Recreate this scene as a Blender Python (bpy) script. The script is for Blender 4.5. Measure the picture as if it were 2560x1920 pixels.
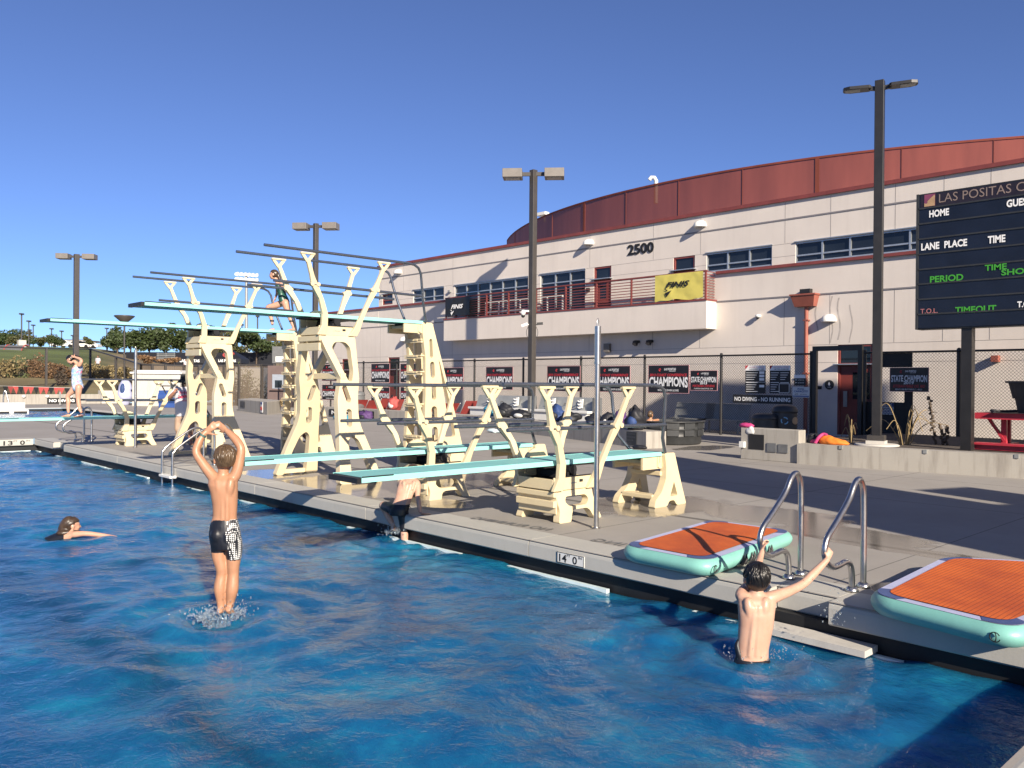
import bpy, bmesh, math, random
import numpy as np
from mathutils import Vector, Matrix, noise as mnoise
random.seed(7); RNG = np.random.default_rng(11)
for o in list(bpy.data.objects): bpy.data.objects.remove(o)
SC = bpy.context.scene; COL = SC.collection
R = math.radians
# ------------------------------------------------------------------ camera, sky, sun, exposure
FPX, CX, CY, ZC = 2083.0, 1280.0, 960.0, 1.65
YAW, PIT, ROLL = R(43.3), -math.atan(5/2083.), R(0.5)
fwd = np.array([math.sin(YAW)*math.cos(PIT), math.cos(YAW)*math.cos(PIT), math.sin(PIT)])
_r0 = np.array([math.cos(YAW), -math.sin(YAW), 0.0]); _u0 = np.cross(_r0, fwd)
upv = _u0*math.cos(ROLL) - _r0*math.sin(ROLL); rgt = np.cross(fwd, upv)
CAM = np.array([0, 0, ZC])
cd = bpy.data.cameras.new('camera'); cam = bpy.data.objects.new('camera', cd); COL.objects.link(cam)
cd.sensor_fit = 'HORIZONTAL'; cd.sensor_width = 36.0; cd.lens = FPX/2560*36.0; cd.clip_start = 0.05; cd.clip_end = 4000
m = Matrix.Identity(4)
for i in range(3):
    m[i][0] = rgt[i]; m[i][1] = upv[i]; m[i][2] = -fwd[i]; m[i][3] = CAM[i]
cam.matrix_world = m; SC.camera = cam
SUN_EL, SUN_AZ = 24.8, 20.3            # the light travels towards +Y, a little +X
W = bpy.data.worlds.new('World'); SC.world = W; W.use_nodes = True
wn = W.node_tree.nodes; sky = wn.new('ShaderNodeTexSky'); sky.sky_type = 'NISHITA'; sky.sun_disc = False
sky.sun_elevation = R(SUN_EL); sky.sun_rotation = R(180+SUN_AZ); sky.altitude = 150; sky.air_density = 0.7; sky.dust_density = 0.0; sky.ozone_density = 10.0
hs = wn.new('ShaderNodeHueSaturation'); hs.inputs['Saturation'].default_value = 0.90; hs.inputs['Hue'].default_value = .505; W.node_tree.links.new(sky.outputs[0], hs.inputs['Color']); W.node_tree.links.new(hs.outputs[0], wn['Background'].inputs[0]); wn['Background'].inputs[1].default_value = 0.07
sd = bpy.data.lights.new('sun', 'SUN'); sun = bpy.data.objects.new('sun', sd); COL.objects.link(sun)
sd.energy = 4.9; sd.angle = R(0.5); sd.color = (1.0, 0.88, 0.72)
dv = Vector((math.sin(R(SUN_AZ))*math.cos(R(SUN_EL)), math.cos(R(SUN_AZ))*math.cos(R(SUN_EL)), -math.sin(R(SUN_EL))))
sun.rotation_euler = dv.to_track_quat('-Z', 'Y').to_euler()
SC.view_settings.view_transform = 'Standard'; SC.view_settings.look = 'None'; SC.view_settings.exposure = 1.0; SC.view_settings.gamma = 1.0
# ------------------------------------------------------------------ measuring helpers (photo pixel -> world point on a known plane)
def ray(px, py): return fwd + rgt*(px-CX)/FPX - upv*(py-CY)/FPX
def at(px, py, d): return CAM + d*ray(px, py)
def onp(px, py, ax, val):
    r = ray(px, py); i = 'XYZ'.index(ax); return CAM + (val-CAM[i])/r[i]*r
def V(*a): return np.array(a, float)
def unit(v): v = np.array(v, float); return v/np.linalg.norm(v)
# ------------------------------------------------------------------ object helpers
ORG = {}
def props(o, label=None, cat=None, group=None, kind=None):
    if label: o['label'] = label
    if cat: o['category'] = cat
    if group: o['group'] = group
    if kind: o['kind'] = kind
    return o
def thing(name, label, cat, loc=(0, 0, 0), group=None):
    o = bpy.data.objects.new(name, None); o.empty_display_size = 0.1; COL.objects.link(o); o.location = loc
    ORG[o.name] = V(*loc); return props(o, label, cat, group)
class MB:
    """collects world-space geometry; build() links it as ONE mesh object"""
    def __init__(s): s.v = []; s.f = []; s.sm = []
    def add(s, vs, fs, smooth=False):
        b = len(s.v); s.v.extend([tuple(map(float, p)) for p in vs]); s.f.extend([tuple(i+b for i in f) for f in fs]); s.sm.extend([smooth]*len(fs)); return s
    def box(s, x0, x1, y0, y1, z0, z1):
        vs = [(x, y, z) for x in (x0, x1) for y in (y0, y1) for z in (z0, z1)]
        return s.add(vs, [(0,1,3,2),(4,6,7,5),(0,4,5,1),(2,3,7,6),(0,2,6,4),(1,5,7,3)])
    def obox(s, c, ax, ay, az):
        """box from centre and three half-axis vectors"""
        c = V(*c); vs = [c+i*V(*ax)+j*V(*ay)+k*V(*az) for i in (-1,1) for j in (-1,1) for k in (-1,1)]
        return s.add(vs, [(0,1,3,2),(4,6,7,5),(0,4,5,1),(2,3,7,6),(0,2,6,4),(1,5,7,3)])
    def beam(s, a, b, w, h, side=None):
        """square bar from a to b"""
        a = V(*a); b = V(*b); t = unit(b-a); side = unit(np.cross(t, V(0,0,1)) if side is None else side) if (side is not None or abs(t[2]) < .99) else V(1,0,0)
        side = unit(side - t*(side@t)); n = np.cross(side, t)
        return s.obox((a+b)/2, (b-a)/2, side*w/2, n*h/2)
    def tube(s, pts, r, n=10, cap=True, closed=False):
        pts = [V(*p) for p in pts]; k = len(pts); rs = r if hasattr(r, '__len__') else [r]*k
        vs = []; fs = []; prev = None
        for i, p in enumerate(pts):
            t = unit((pts[min(i+1,k-1)]-pts[max(i-1,0)]))
            if prev is None:
                a = V(0,0,1) if abs(t[2]) < .9 else V(1,0,0); u = unit(np.cross(t, a))
            else: u = unit(prev - t*(prev@t))
            prev = u; w = np.cross(t, u)
            for j in range(n):
                q = 2*math.pi*j/n; vs.append(p + rs[i]*(math.cos(q)*u + math.sin(q)*w))
        for i in range(k-1):
            for j in range(n): fs.append((i*n+j, i*n+(j+1)%n, (i+1)*n+(j+1)%n, (i+1)*n+j))
        s.add(vs, fs, True)
        if cap:
            s.add(vs[:n], [tuple(range(n))[::-1]]); s.add(vs[-n:], [tuple(range(n))])
        return s
    def lathe(s, c, prof, n=24, smooth=True, ax=None):
        """profile of (radius, height) about a vertical axis"""
        c = V(*c); vs = []; fs = []
        for (r, h) in prof:
            for j in range(n): vs.append(c+V(r*math.cos(2*math.pi*j/n), r*math.sin(2*math.pi*j/n), h))
        for i in range(len(prof)-1):
            for j in range(n): fs.append((i*n+j, i*n+(j+1)%n, (i+1)*n+(j+1)%n, (i+1)*n+j))
        return s.add(vs, fs, smooth)
    def ell(s, c, rad, axes=None, nu=14, nv=9):
        c = V(*c); A = axes if axes is not None else (V(1,0,0), V(0,1,0), V(0,0,1))
        vs = [c + A[2]*rad[2]]; fs = []
        for i in range(1, nv):
            th = math.pi*i/nv
            for j in range(nu):
                ph = 2*math.pi*j/nu
                vs.append(c + A[0]*rad[0]*math.sin(th)*math.cos(ph) + A[1]*rad[1]*math.sin(th)*math.sin(ph) + A[2]*rad[2]*math.cos(th))
        vs.append(c - A[2]*rad[2]); L = len(vs)-1
        for j in range(nu):
            fs.append((0, 1+j, 1+(j+1)%nu)); fs.append((L, L-nu+(j+1)%nu, L-nu+j))
        for i in range(nv-2):
            for j in range(nu): a = 1+i*nu; fs.append((a+j, a+nu+j, a+nu+(j+1)%nu, a+(j+1)%nu))
        return s.add(vs, fs, True)
    def loft(s, secs, n=18, smooth=True):
        """sections (centre, half axis a, half axis b), capped"""
        vs = []; fs = []
        for c, a, b in secs:
            for j in range(n): q = 2*math.pi*j/n; vs.append(V(*c)+V(*a)*math.cos(q)+V(*b)*math.sin(q))
        for i in range(len(secs)-1):
            for j in range(n): fs.append((i*n+j, i*n+(j+1)%n, (i+1)*n+(j+1)%n, (i+1)*n+j))
        s.add(vs, fs, smooth); s.add(vs[:n], [tuple(range(n))[::-1]], smooth); s.add(vs[-n:], [tuple(range(n))], smooth); return s
    def poly(s, outer, holes, o, ux, uy, th):
        """flat plate: outline with holes in the plane (ux, uy) from o, thickness vector th"""
        loops = [outer]+list(holes); bm = bmesh.new(); es = []
        for lp in loops:
            vv = [bm.verts.new((p[0], p[1], 0)) for p in lp]; es += [bm.edges.new((vv[i], vv[(i+1)%len(vv)])) for i in range(len(vv))]
        bmesh.ops.triangle_fill(bm, use_beauty=True, use_dissolve=False, edges=es)
        bm.verts.ensure_lookup_table(); bm.verts.index_update()
        P = [(v.co.x, v.co.y) for v in bm.verts]; T = [tuple(v.index for v in f.verts) for f in bm.faces]; bm.free()
        o = V(*o); ux = V(*ux); uy = V(*uy); th = V(*th); nb = len(P)
        vs = [o+ux*p[0]+uy*p[1] for p in P] + [o+ux*p[0]+uy*p[1]+th for p in P]
        fs = T + [tuple(i+nb for i in t[::-1]) for t in T]; k = 0
        for lp in loops:
            L = len(lp)
            for i in range(L): a, b = k+i, k+(i+1)%L; fs.append((a, b, b+nb, a+nb))
            k += L
        return s.add(vs, fs)
    def build(s, name, mat, parent=None, bevel=0, fix=True):
        me = bpy.data.meshes.new(name); org = ORG[parent.name] if parent else V(0,0,0)
        me.from_pydata([tuple(V(*p)-org) for p in s.v], [], s.f)
        if fix:
            bm = bmesh.new(); bm.from_mesh(me); bmesh.ops.recalc_face_normals(bm, faces=bm.faces); bm.to_mesh(me); bm.free()
        me.polygons.foreach_set('use_smooth', s.sm); me.materials.append(mat); me.update()
        o = bpy.data.objects.new(name, me); COL.objects.link(o)
        if parent: o.parent = parent
        ORG[o.name] = org
        if bevel:
            b = o.modifiers.new('bevel', 'BEVEL'); b.width = bevel; b.segments = 2; b.limit_method = 'ANGLE'; b.angle_limit = R(40)
        return o
def single(name, mb, mat, label, cat, group=None, bevel=0): return props(mb.build(name, mat, None, bevel), label, cat, group)
def struct(name, mb, mat, kind='structure', fix=True): o = mb.build(name, mat, None, 0, fix); o['kind'] = kind; return o
def copy_tree(o, parent=None):
    c = o.copy(); COL.objects.link(c); c.parent = parent
    for ch in list(o.children): copy_tree(ch, c)
    return c
def evalmesh(o):
    dg = bpy.context.evaluated_depsgraph_get(); dg.update(); return bpy.data.meshes.new_from_object(o.evaluated_get(dg), depsgraph=dg)
def blob(mb, name, mat, parent, voxel=0.01, smooth=4, fac=0.5):
    """fuse overlapping closed shapes into ONE continuous skin"""
    t = mb.build('tmp_blob', mat, None); r = t.modifiers.new('r', 'REMESH'); r.mode = 'VOXEL'; r.voxel_size = voxel; r.use_smooth_shade = True
    if smooth: q = t.modifiers.new('s', 'SMOOTH'); q.iterations = smooth; q.factor = fac
    me = evalmesh(t); bpy.data.objects.remove(t); org = ORG[parent.name] if parent else V(0,0,0)
    me.name = name; me.transform(Matrix.Translation(Vector(-org))); me.materials.clear(); me.materials.append(mat)
    for p in me.polygons: p.use_smooth = True
    o = bpy.data.objects.new(name, me); COL.objects.link(o)
    if parent: o.parent = parent
    ORG[o.name] = org; return o
# ------------------------------------------------------------------ lettering
_TX = {}
def glyphs(s, bold=0.0, shear=0.0, space=1.0):
    k = (s, bold, shear, space)
    if k not in _TX:
        c = bpy.data.curves.new('tx', 'FONT'); c.body = s; c.size = 1; c.offset = bold; c.shear = shear; c.space_character = space; c.resolution_u = 3; c.fill_mode = 'FRONT'
        o = bpy.data.objects.new('tx', c); COL.objects.link(o); me = evalmesh(o); bpy.data.objects.remove(o)
        P = np.array([v.co[:2] for v in me.vertices]); F = [tuple(p.vertices) for p in me.polygons]; bpy.data.meshes.remove(me)
        lo, hi = P.min(0), P.max(0); _TX[k] = ((P-lo)/(hi-lo), F, (hi-lo))
    return _TX[k]
def text(mb, s, o, ux, uy, w, h, bold=0.0, shear=0.0, space=1.0, arch=0.0):
    """letters filling the w x h box whose lower-left corner is o; arch bends the lower edge"""
    P, F, _ = glyphs(s, bold, shear, space); o = V(*o); ux = V(*ux); uy = V(*uy); vs = []
    for x, y in P:
        hh = h*(1 + arch*(4*(x-.5)**2)) if arch else h
        vs.append(o + ux*(x*w) + uy*(h - (1-y)*hh if arch else y*h))
    mb.add(vs, F); return mb
YM = V(0,-1,0); XP = V(1,0,0); ZP = V(0,0,1)
# ------------------------------------------------------------------ materials
def nt(name):
    m = bpy.data.materials.new(name); m.use_nodes = True; t = m.node_tree; return m, t, t.nodes, t.links, t.nodes['Principled BSDF']
def N(t, ty, **k):
    n = t.nodes.new(ty)
    for a, b in k.items():
        if hasattr(n, a): setattr(n, a, b)
        else: n.inputs[a.replace('_', ' ')].default_value = b
    return n
def ramp(t, src, stops):
    r = t.nodes.new('ShaderNodeValToRGB'); e = r.color_ramp.elements
    while len(e) > 1: e.remove(e[-1])
    for i, (p, c) in enumerate(stops):
        q = e[0] if i == 0 else e.new(p)
        q.position = p; q.color = (*c, 1) if len(c) == 3 else c
    t.links.new(src, r.inputs[0]); return r
def coord(t, which='Object', scale=(1,1,1)):
    tc = t.nodes.new('ShaderNodeTexCoord'); mp = t.nodes.new('ShaderNodeMapping'); mp.inputs['Scale'].default_value = scale
    t.links.new(tc.outputs[which], mp.inputs[0]); return mp.outputs[0]
def noise(t, vec, scale, detail=4, rough=.55, dist=0.0):
    n = t.nodes.new('ShaderNodeTexNoise'); n.inputs['Scale'].default_value = scale; n.inputs['Detail'].default_value = detail; n.inputs['Roughness'].default_value = rough; n.inputs['Distortion'].default_value = dist
    if vec is not None: t.links.new(vec, n.inputs['Vector'])
    return n.outputs['Fac']
def mth(t, op, a, b=None, clamp=False):
    n = t.nodes.new('ShaderNodeMath'); n.operation = op; n.use_clamp = clamp
    for i, x in enumerate((a, b)):
        if x is None: continue
        if isinstance(x, (int, float)): n.inputs[i].default_value = x
        else: t.links.new(x, n.inputs[i])
    return n.outputs[0]
def mix(t, fac, a, b):
    n = t.nodes.new('ShaderNodeMix'); n.data_type = 'RGBA'
    for s, x in ((0, fac), (6, a), (7, b)):
        if isinstance(x, (int, float)): n.inputs[s].default_value = x
        elif isinstance(x, tuple): n.inputs[s].default_value = (*x, 1)
        else: t.links.new(x, n.inputs[s])
    return n.outputs[2]
def bump(t, p, h, strength=.2, dist=.01):
    b = t.nodes.new('ShaderNodeBump'); b.inputs['Strength'].default_value = strength; b.inputs['Distance'].default_value = dist
    t.links.new(h, b.inputs['Height']); t.links.new(b.outputs[0], p.inputs['Normal']); return b
def plain(name, col, rough=.5, metal=0.0, var=.12, sc=6.0, bmp=0.0, bsc=80.0, scale=(1,1,1), **kw):
    """one colour with soft wear mottling"""
    m, t, n, l, p = nt(name); vec = coord(t, scale=scale)
    f = noise(t, vec, sc, 5, .6); d = tuple(c*(1-var) for c in col); b = tuple(min(1, c*(1+var*.7)) for c in col)
    l.new(ramp(t, f, [(.3, d), (.7, b)]).outputs[0], p.inputs['Base Color'])
    rr = mth(t, 'MULTIPLY_ADD', noise(t, vec, sc*2.3, 3), .25*rough); t.nodes[-1]; rr.node.inputs[2].default_value = rough*.87
    l.new(rr, p.inputs['Roughness']); p.inputs['Metallic'].default_value = metal
    for k, v in kw.items(): p.inputs[k.replace('_', ' ')].default_value = v
    if bmp: bump(t, p, noise(t, vec, bsc, 3), bmp, .01)
    return m
M = {}
M['cream'] = plain('cream_paint', (.60,.505,.325), .40, var=.06, sc=5, bmp=.04, bsc=120)
M['steel'] = plain('stainless_steel', (.52,.51,.50), .30, 1.0, var=.12, sc=14)
M['rail'] = plain('handrail_steel', (.16,.18,.22), .25, .75, var=.15, sc=9)
M['black'] = plain('black_rubber', (.012,.012,.014), .5, var=.3, sc=12)
M['blackm'] = plain('black_metal_paint', (.018,.017,.017), .42, var=.25, sc=4)
M['bronze'] = plain('dark_bronze_paint', (.05,.045,.042), .45, var=.15, sc=3)
M['lamphead'] = plain('lamp_head_paint', (.16,.145,.13), .5, var=.12, sc=4)
M['red'] = plain('maroon_trim', (.19,.045,.04), .5, var=.2, sc=3)
M['reddoor'] = plain('red_door', (.17,.035,.028), .45, var=.15, sc=2)
M['downred'] = plain('red_downspout', (.28,.085,.06), .5, var=.15, sc=3)
M['white'] = plain('white_paint', (.62,.62,.60), .45, var=.06, sc=4)
M['whitep'] = plain('white_lettering', (.82,.82,.80), .5, var=.03)
M['ink'] = plain('black_lettering', (.012,.012,.013), .55, var=.1)
M['winframe'] = plain('window_aluminium', (.42,.45,.48), .35, .6, var=.08)
M['glass'] = plain('window_glass', (.012,.016,.022), .06, var=.4, sc=.6, Specular_IOR_Level=.6)
M['postbk'] = plain('poster_black', (.010,.009,.011), .4, var=.4, sc=2)
M['postred'] = plain('poster_red', (.45,.03,.04), .5, var=.1)
M['postedge'] = plain('poster_border', (.55,.28,.30), .5, var=.1)
M['postsilver'] = plain('poster_silver', (.68,.69,.70), .45, var=.2, sc=9)
M['grey'] = plain('grey_plastic', (.12,.125,.13), .55, var=.2, sc=6)
M['dkgrey'] = plain('dark_grey_plastic', (.030,.032,.034), .5, var=.25, sc=5)
M['navy'] = plain('scoreboard_face', (.0065,.010,.022), .38, var=.3, sc=2)
M['green'] = plain('green_lettering', (.05,.30,.03), .5, var=.05)
M['orange'] = plain('orange_cloth', (.75,.20,.02), .7, var=.2, sc=10, bmp=.2, bsc=30)
M['pink'] = plain('pink_cloth', (.45,.04,.16), .7, var=.2)
M['sling'] = plain('red_sling', (.36,.06,.055), .7, var=.15, sc=8)
M['blue'] = plain('blue_cloth', (.02,.05,.16), .7, var=.3, sc=12)
M['cyan'] = plain('cyan_cloth', (.03,.25,.38), .7, var=.25, sc=12)
M['purple'] = plain('purple_cloth', (.07,.03,.12), .7, var=.3, sc=12)
M['bagblack'] = plain('black_nylon', (.012,.013,.018), .6, var=.4, sc=14, bmp=.3, bsc=25)
M['yellow'] = plain('yellow_banner_vinyl', (.60,.52,.12), .5, var=.10, sc=2)
M['bannerbk'] = plain('black_banner_vinyl', (.012,.012,.013), .4, var=.2, sc=2)
M['galv'] = plain('galvanised_grey', (.30,.31,.30), .45, .3, var=.15, sc=4)
M['brownbooth'] = plain('brown_booth', (.11,.075,.07), .6, var=.15, sc=2)
M['bluebin'] = plain('blue_vinyl', (.02,.06,.22), .5, var=.2, sc=3)
M['picnic'] = plain('red_picnic_paint', (.42,.03,.05), .45, var=.15, sc=5)
M['bark'] = plain('bark', (.10,.075,.055), .9, var=.3, sc=8, bmp=.5, bsc=20)
M['dry'] = plain('dry_stalks', (.30,.22,.11), .9, var=.3, sc=10)
M['chrome'] = M['steel']
def stained(name, base, dirt, zscale=.25, sc=1.2, rough=.8, amt=.6, bmpv=.15):
    """concrete or stucco with rain streaks"""
    m, t, n, l, p = nt(name); v = coord(t); vs = coord(t, scale=(1, 1, zscale))
    big = noise(t, v, sc*.5, 5, .6); st = noise(t, vs, sc*4, 6, .65); fine = noise(t, v, 60, 3)
    a = ramp(t, big, [(.3, tuple(c*.93 for c in base)), (.7, tuple(min(1, c*1.05) for c in base))]).outputs[0]
    s = ramp(t, st, [(.48, (0,0,0)), (.75, (amt,)*3)]).outputs[0]
    c = mix(t, s, a, dirt); c2 = mix(t, mth(t, 'MULTIPLY', fine, .12), c, (.05,.05,.05))
    l.new(c2, p.inputs['Base Color']); p.inputs['Roughness'].default_value = rough; bump(t, p, fine, bmpv, .004); return m
M['stucco'] = stained('stucco_wall', (.66,.60,.545), (.50,.45,.41), .08, .8, .85, .30, .12)
M['concrete'] = stained('concrete_wall', (.34,.32,.285), (.15,.13,.11), .10, 1.6, .85, .7, .3)
M['conc_light'] = stained('pale_concrete', (.48,.46,.42), (.30,.28,.25), .2, 1.6, .85, .4, .25)
def deckmat():
    m, t, n, l, p = nt('deck_concrete'); v = coord(t)
    big = noise(t, v, .35, 5, .6); mid = noise(t, v, 2.2, 5, .65); fine = noise(t, v, 45, 3, .7)
    c = ramp(t, big, [(.3, (.27,.25,.225)), (.7, (.33,.31,.285))]).outputs[0]
    c = mix(t, mth(t, 'MULTIPLY', ramp(t, mid, [(.45,(0,0,0)),(.8,(1,1,1))]).outputs[0], .25), c, (.18,.165,.15))
    c = mix(t, mth(t, 'MULTIPLY', fine, .3), c, (.16,.15,.14))
    sx = t.nodes.new('ShaderNodeSeparateXYZ'); l.new(v, sx.inputs[0]); X, Y = sx.outputs[0], sx.outputs[1]
    def blobm(cx, cy, rx, ry):
        a = mth(t, 'POWER', mth(t, 'DIVIDE', mth(t, 'SUBTRACT', X, cx), rx), 2); b = mth(t, 'POWER', mth(t, 'DIVIDE', mth(t, 'SUBTRACT', Y, cy), ry), 2)
        return mth(t, 'SUBTRACT', 1.0, mth(t, 'SQRT', mth(t, 'ADD', a, b)), True)
    w = None
    for q in WET:
        b = blobm(*q); w = b if w is None else mth(t, 'MAXIMUM', w, b)
    wn_ = noise(t, coord(t, scale=(1, 1, 1)), 1.6, 6, .62, .6)
    wet = mth(t, 'ADD', mth(t, 'MULTIPLY', w, 1.25), mth(t, 'SUBTRACT', wn_, .5)); wet = mth(t, 'ADD', mth(t, 'MULTIPLY', mth(t, 'SUBTRACT', wet, .42), 9.0), .5, True)
    joints = None
    for ax, val, hw in JOINTS:
        j = mth(t, 'LESS_THAN', mth(t, 'ABSOLUTE', mth(t, 'SUBTRACT', (X if ax == 'X' else Y), val)), hw); joints = j if joints is None else mth(t, 'MAXIMUM', joints, j)
    c = mix(t, mth(t, 'MULTIPLY', joints, .75), c, (.05,.047,.043))
    c = mix(t, mth(t, 'MULTIPLY', wet, .55), c, (.085,.070,.055))
    l.new(c, p.inputs['Base Color']); l.new(mth(t, 'SUBTRACT', .82, mth(t, 'MULTIPLY', wet, .70)), p.inputs['Roughness'])
    h = mth(t, 'MULTIPLY', fine, mth(t, 'SUBTRACT', 1.0, mth(t, 'MULTIPLY', wet, .93))); bump(t, p, h, .25, .004); return m
WET = [(9.2,6.9,1.7,1.3),(7.2,11.2,1.3,2.6),(6.9,13.6,1.0,1.2),(8.7,10.6,2.6,1.3),(10.6,11.2,1.5,1.8),(9.6,5.4,1.0,1.6),(9.0,4.1,.8,1.3),(18.3,12.2,1.6,.8),(8.6,3.2,.3,2.0),(7.0,9.0,.6,1.0),(12.6,15.5,1.2,.9),(6.9,2.75,.35,.35)]
JOINTS = [('X',8.62,.05),('Y',6.2,.008),('Y',9.25,.008),('Y',3.2,.006),('Y',12.4,.008),('Y',15.6,.008),('Y',18.8,.008),('Y',.2,.008),('Y',25.,.012),('Y',31.,.012),('Y',37.,.012),('X',12.2,.010),('X',15.4,.012),('X',19.,.012)]
M['deck'] = deckmat()
M['coping'] = stained('coping_concrete', (.42,.41,.375), (.32,.31,.28), .3, 2.0, .7, .3, .2)
def board_mat():
    m, t, n, l, p = nt('board_aqua'); v = coord(t); f = noise(t, v, 160, 2); g = noise(t, coord(t, scale=(.4,3,1)), 3, 5)
    c = ramp(t, g, [(.3,(.17,.44,.43)),(.7,(.22,.53,.52))]).outputs[0]; l.new(mix(t, mth(t, 'MULTIPLY', f, .25), c, (.11,.34,.34)), p.inputs['Base Color'])
    p.inputs['Roughness'].default_value = .6; bump(t, p, f, .25, .003); return m
M['board'] = board_mat()
M['boardside'] = plain('board_edge_aqua', (.27,.62,.58), .35, var=.05, sc=3)
def chain_mat():
    m, t, n, l, p = nt('chain_link'); v = coord(t); sx = t.nodes.new('ShaderNodeSeparateXYZ'); l.new(v, sx.inputs[0])
    s = mth(t, 'ADD', sx.outputs[0], sx.outputs[1]); a = mth(t, 'ADD', s, sx.outputs[2]); b = mth(t, 'SUBTRACT', s, sx.outputs[2]); k = None
    for q in (a, b):
        w = mth(t, 'LESS_THAN', mth(t, 'FRACT', mth(t, 'DIVIDE', q, .085)), .115); k = w if k is None else mth(t, 'MAXIMUM', k, w)
    p.inputs['Base Color'].default_value = (.015,.015,.016,1); p.inputs['Roughness'].default_value = .5; l.new(k, p.inputs['Alpha']); return m
M['chain'] = chain_mat()
def screen_mat(name='perforated_red', col=(.17,.047,.033), al=.955):
    m, t, n, l, p = nt(name); v = coord(t, scale=(1,1,.15)); f = noise(t, v, 1.5, 4)
    l.new(ramp(t, f, [(.35, tuple(c*.85 for c in col)), (.65, tuple(c*1.1 for c in col))]).outputs[0], p.inputs['Base Color']); p.inputs['Roughness'].default_value = .8; p.inputs['Specular IOR Level'].default_value = .15; p.inputs['Alpha'].default_value = al; return m
M['screen'] = screen_mat()
def leaf_mat(name, a, b, c=None):
    m, t, n, l, p = nt(name); f = noise(t, coord(t), 1.3, 4, .7)
    g = t.nodes.new('ShaderNodeObjectInfo'); l.new(ramp(t, f, [(.25, a), (.75, b)]).outputs[0], p.inputs['Base Color']); p.inputs['Roughness'].default_value = .6
    p.inputs['Subsurface Weight'].default_value = 0; return m
M['leaf'] = leaf_mat('leaves_dark', (.020,.035,.010), (.06,.085,.025))
M['leaf2'] = leaf_mat('leaves_olive', (.04,.045,.015), (.10,.10,.035))
M['shrub'] = leaf_mat('shrub_green', (.04,.065,.02), (.12,.14,.05))
M['brownshrub'] = leaf_mat('shrub_russet', (.10,.055,.025), (.24,.14,.07))
M['tanshrub'] = leaf_mat('shrub_tan', (.16,.12,.05), (.33,.26,.12))
def grass_mat(name, a, b, sc=1.0):
    m, t, n, l, p = nt(name); v = coord(t); f = noise(t, v, .12*sc, 5, .6); g = noise(t, v, 6, 3)
    c = ramp(t, f, [(.35, a), (.65, b)]).outputs[0]; l.new(mix(t, mth(t, 'MULTIPLY', g, .35), c, tuple(x*.45 for x in a)), p.inputs['Base Color']); p.inputs['Roughness'].default_value = .95; bump(t, p, g, .6, .05); return m
def hill_mat():
    m, t, n, l, p = nt('hill_grass'); v = coord(t); f = noise(t, v, .12, 5, .6); g = noise(t, v, 5, 3); sx = t.nodes.new('ShaderNodeSeparateXYZ'); l.new(v, sx.inputs[0])
    a = ramp(t, f, [(.35,(.075,.10,.022)),(.65,(.15,.20,.045))]).outputs[0]; b = ramp(t, f, [(.35,(.15,.11,.06)),(.65,(.26,.20,.11))]).outputs[0]
    k = mth(t, 'ADD', mth(t, 'MULTIPLY', mth(t, 'SUBTRACT', mth(t, 'DIVIDE', sx.outputs[0], sx.outputs[1]), .285), 22), mth(t, 'MULTIPLY', mth(t, 'SUBTRACT', f, .5), 1.5), True)
    k2 = mth(t, 'MULTIPLY', mth(t, 'MULTIPLY', mth(t, 'GREATER_THAN', sx.outputs[1], 63.5), mth(t, 'LESS_THAN', sx.outputs[1], 84)), .85)
    k = mth(t, 'MAXIMUM', k, k2); l.new(mix(t, mth(t, 'MULTIPLY', g, .3), mix(t, k, a, b), (.04,.04,.02)), p.inputs['Base Color']); p.inputs['Roughness'].default_value = .95; bump(t, p, g, .6, .05); return m
M['hill'] = hill_mat()
M['lawn'] = grass_mat('lawn_grass', (.045,.075,.018), (.10,.15,.03))
def water_mat():
    m, t, n, l, p = nt('pool_water'); v = coord(t)
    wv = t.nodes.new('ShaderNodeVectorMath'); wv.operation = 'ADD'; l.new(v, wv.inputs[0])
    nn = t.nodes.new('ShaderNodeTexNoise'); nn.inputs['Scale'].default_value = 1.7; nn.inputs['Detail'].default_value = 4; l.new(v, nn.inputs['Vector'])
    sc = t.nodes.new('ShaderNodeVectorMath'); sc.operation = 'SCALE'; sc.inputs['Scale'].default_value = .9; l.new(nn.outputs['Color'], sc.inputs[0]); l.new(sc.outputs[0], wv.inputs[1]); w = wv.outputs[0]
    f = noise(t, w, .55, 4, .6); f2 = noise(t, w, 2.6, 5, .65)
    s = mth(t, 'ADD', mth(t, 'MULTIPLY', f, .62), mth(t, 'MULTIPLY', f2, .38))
    c = ramp(t, s, [(.36, (.004,.056,.165)), (.52, (.007,.105,.245)), (.66, (.012,.20,.34))]).outputs[0]  # turquoise patches put light scattered in the water into the colour
    sx = t.nodes.new('ShaderNodeSeparateXYZ'); l.new(w, sx.inputs[0])
    for (ax, val, hw) in WLINES:
        d = mth(t, 'ABSOLUTE', mth(t, 'SUBTRACT', sx.outputs['XYZ'.index(ax)], val)); k = mth(t, 'MULTIPLY', mth(t, 'SUBTRACT', 1.0, mth(t, 'DIVIDE', d, hw), True), .75, True); c = mix(t, k, c, (.004,.03,.075))
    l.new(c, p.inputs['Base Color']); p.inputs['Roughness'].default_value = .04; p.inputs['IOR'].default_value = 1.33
    p.inputs['Subsurface Weight'].default_value = 1.0; p.inputs['Subsurface Radius'].default_value = (.25,.7,1.0); p.inputs['Subsurface Scale'].default_value = .8
    b1 = noise(t, coord(t, scale=(1,.8,1)), 7.0, 4, .6, .4); b2 = noise(t, v, 26, 3, .6)
    h = mth(t, 'ADD', b1, mth(t, 'MULTIPLY', b2, .22)); bump(t, p, h, .55, .035); return m
WLINES = [('X',2.45,.42),('Y',9.6,.35)]
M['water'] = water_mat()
M['gutter'] = plain('gutter_black', (.006,.007,.009), .6, var=.3, sc=4)
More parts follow.
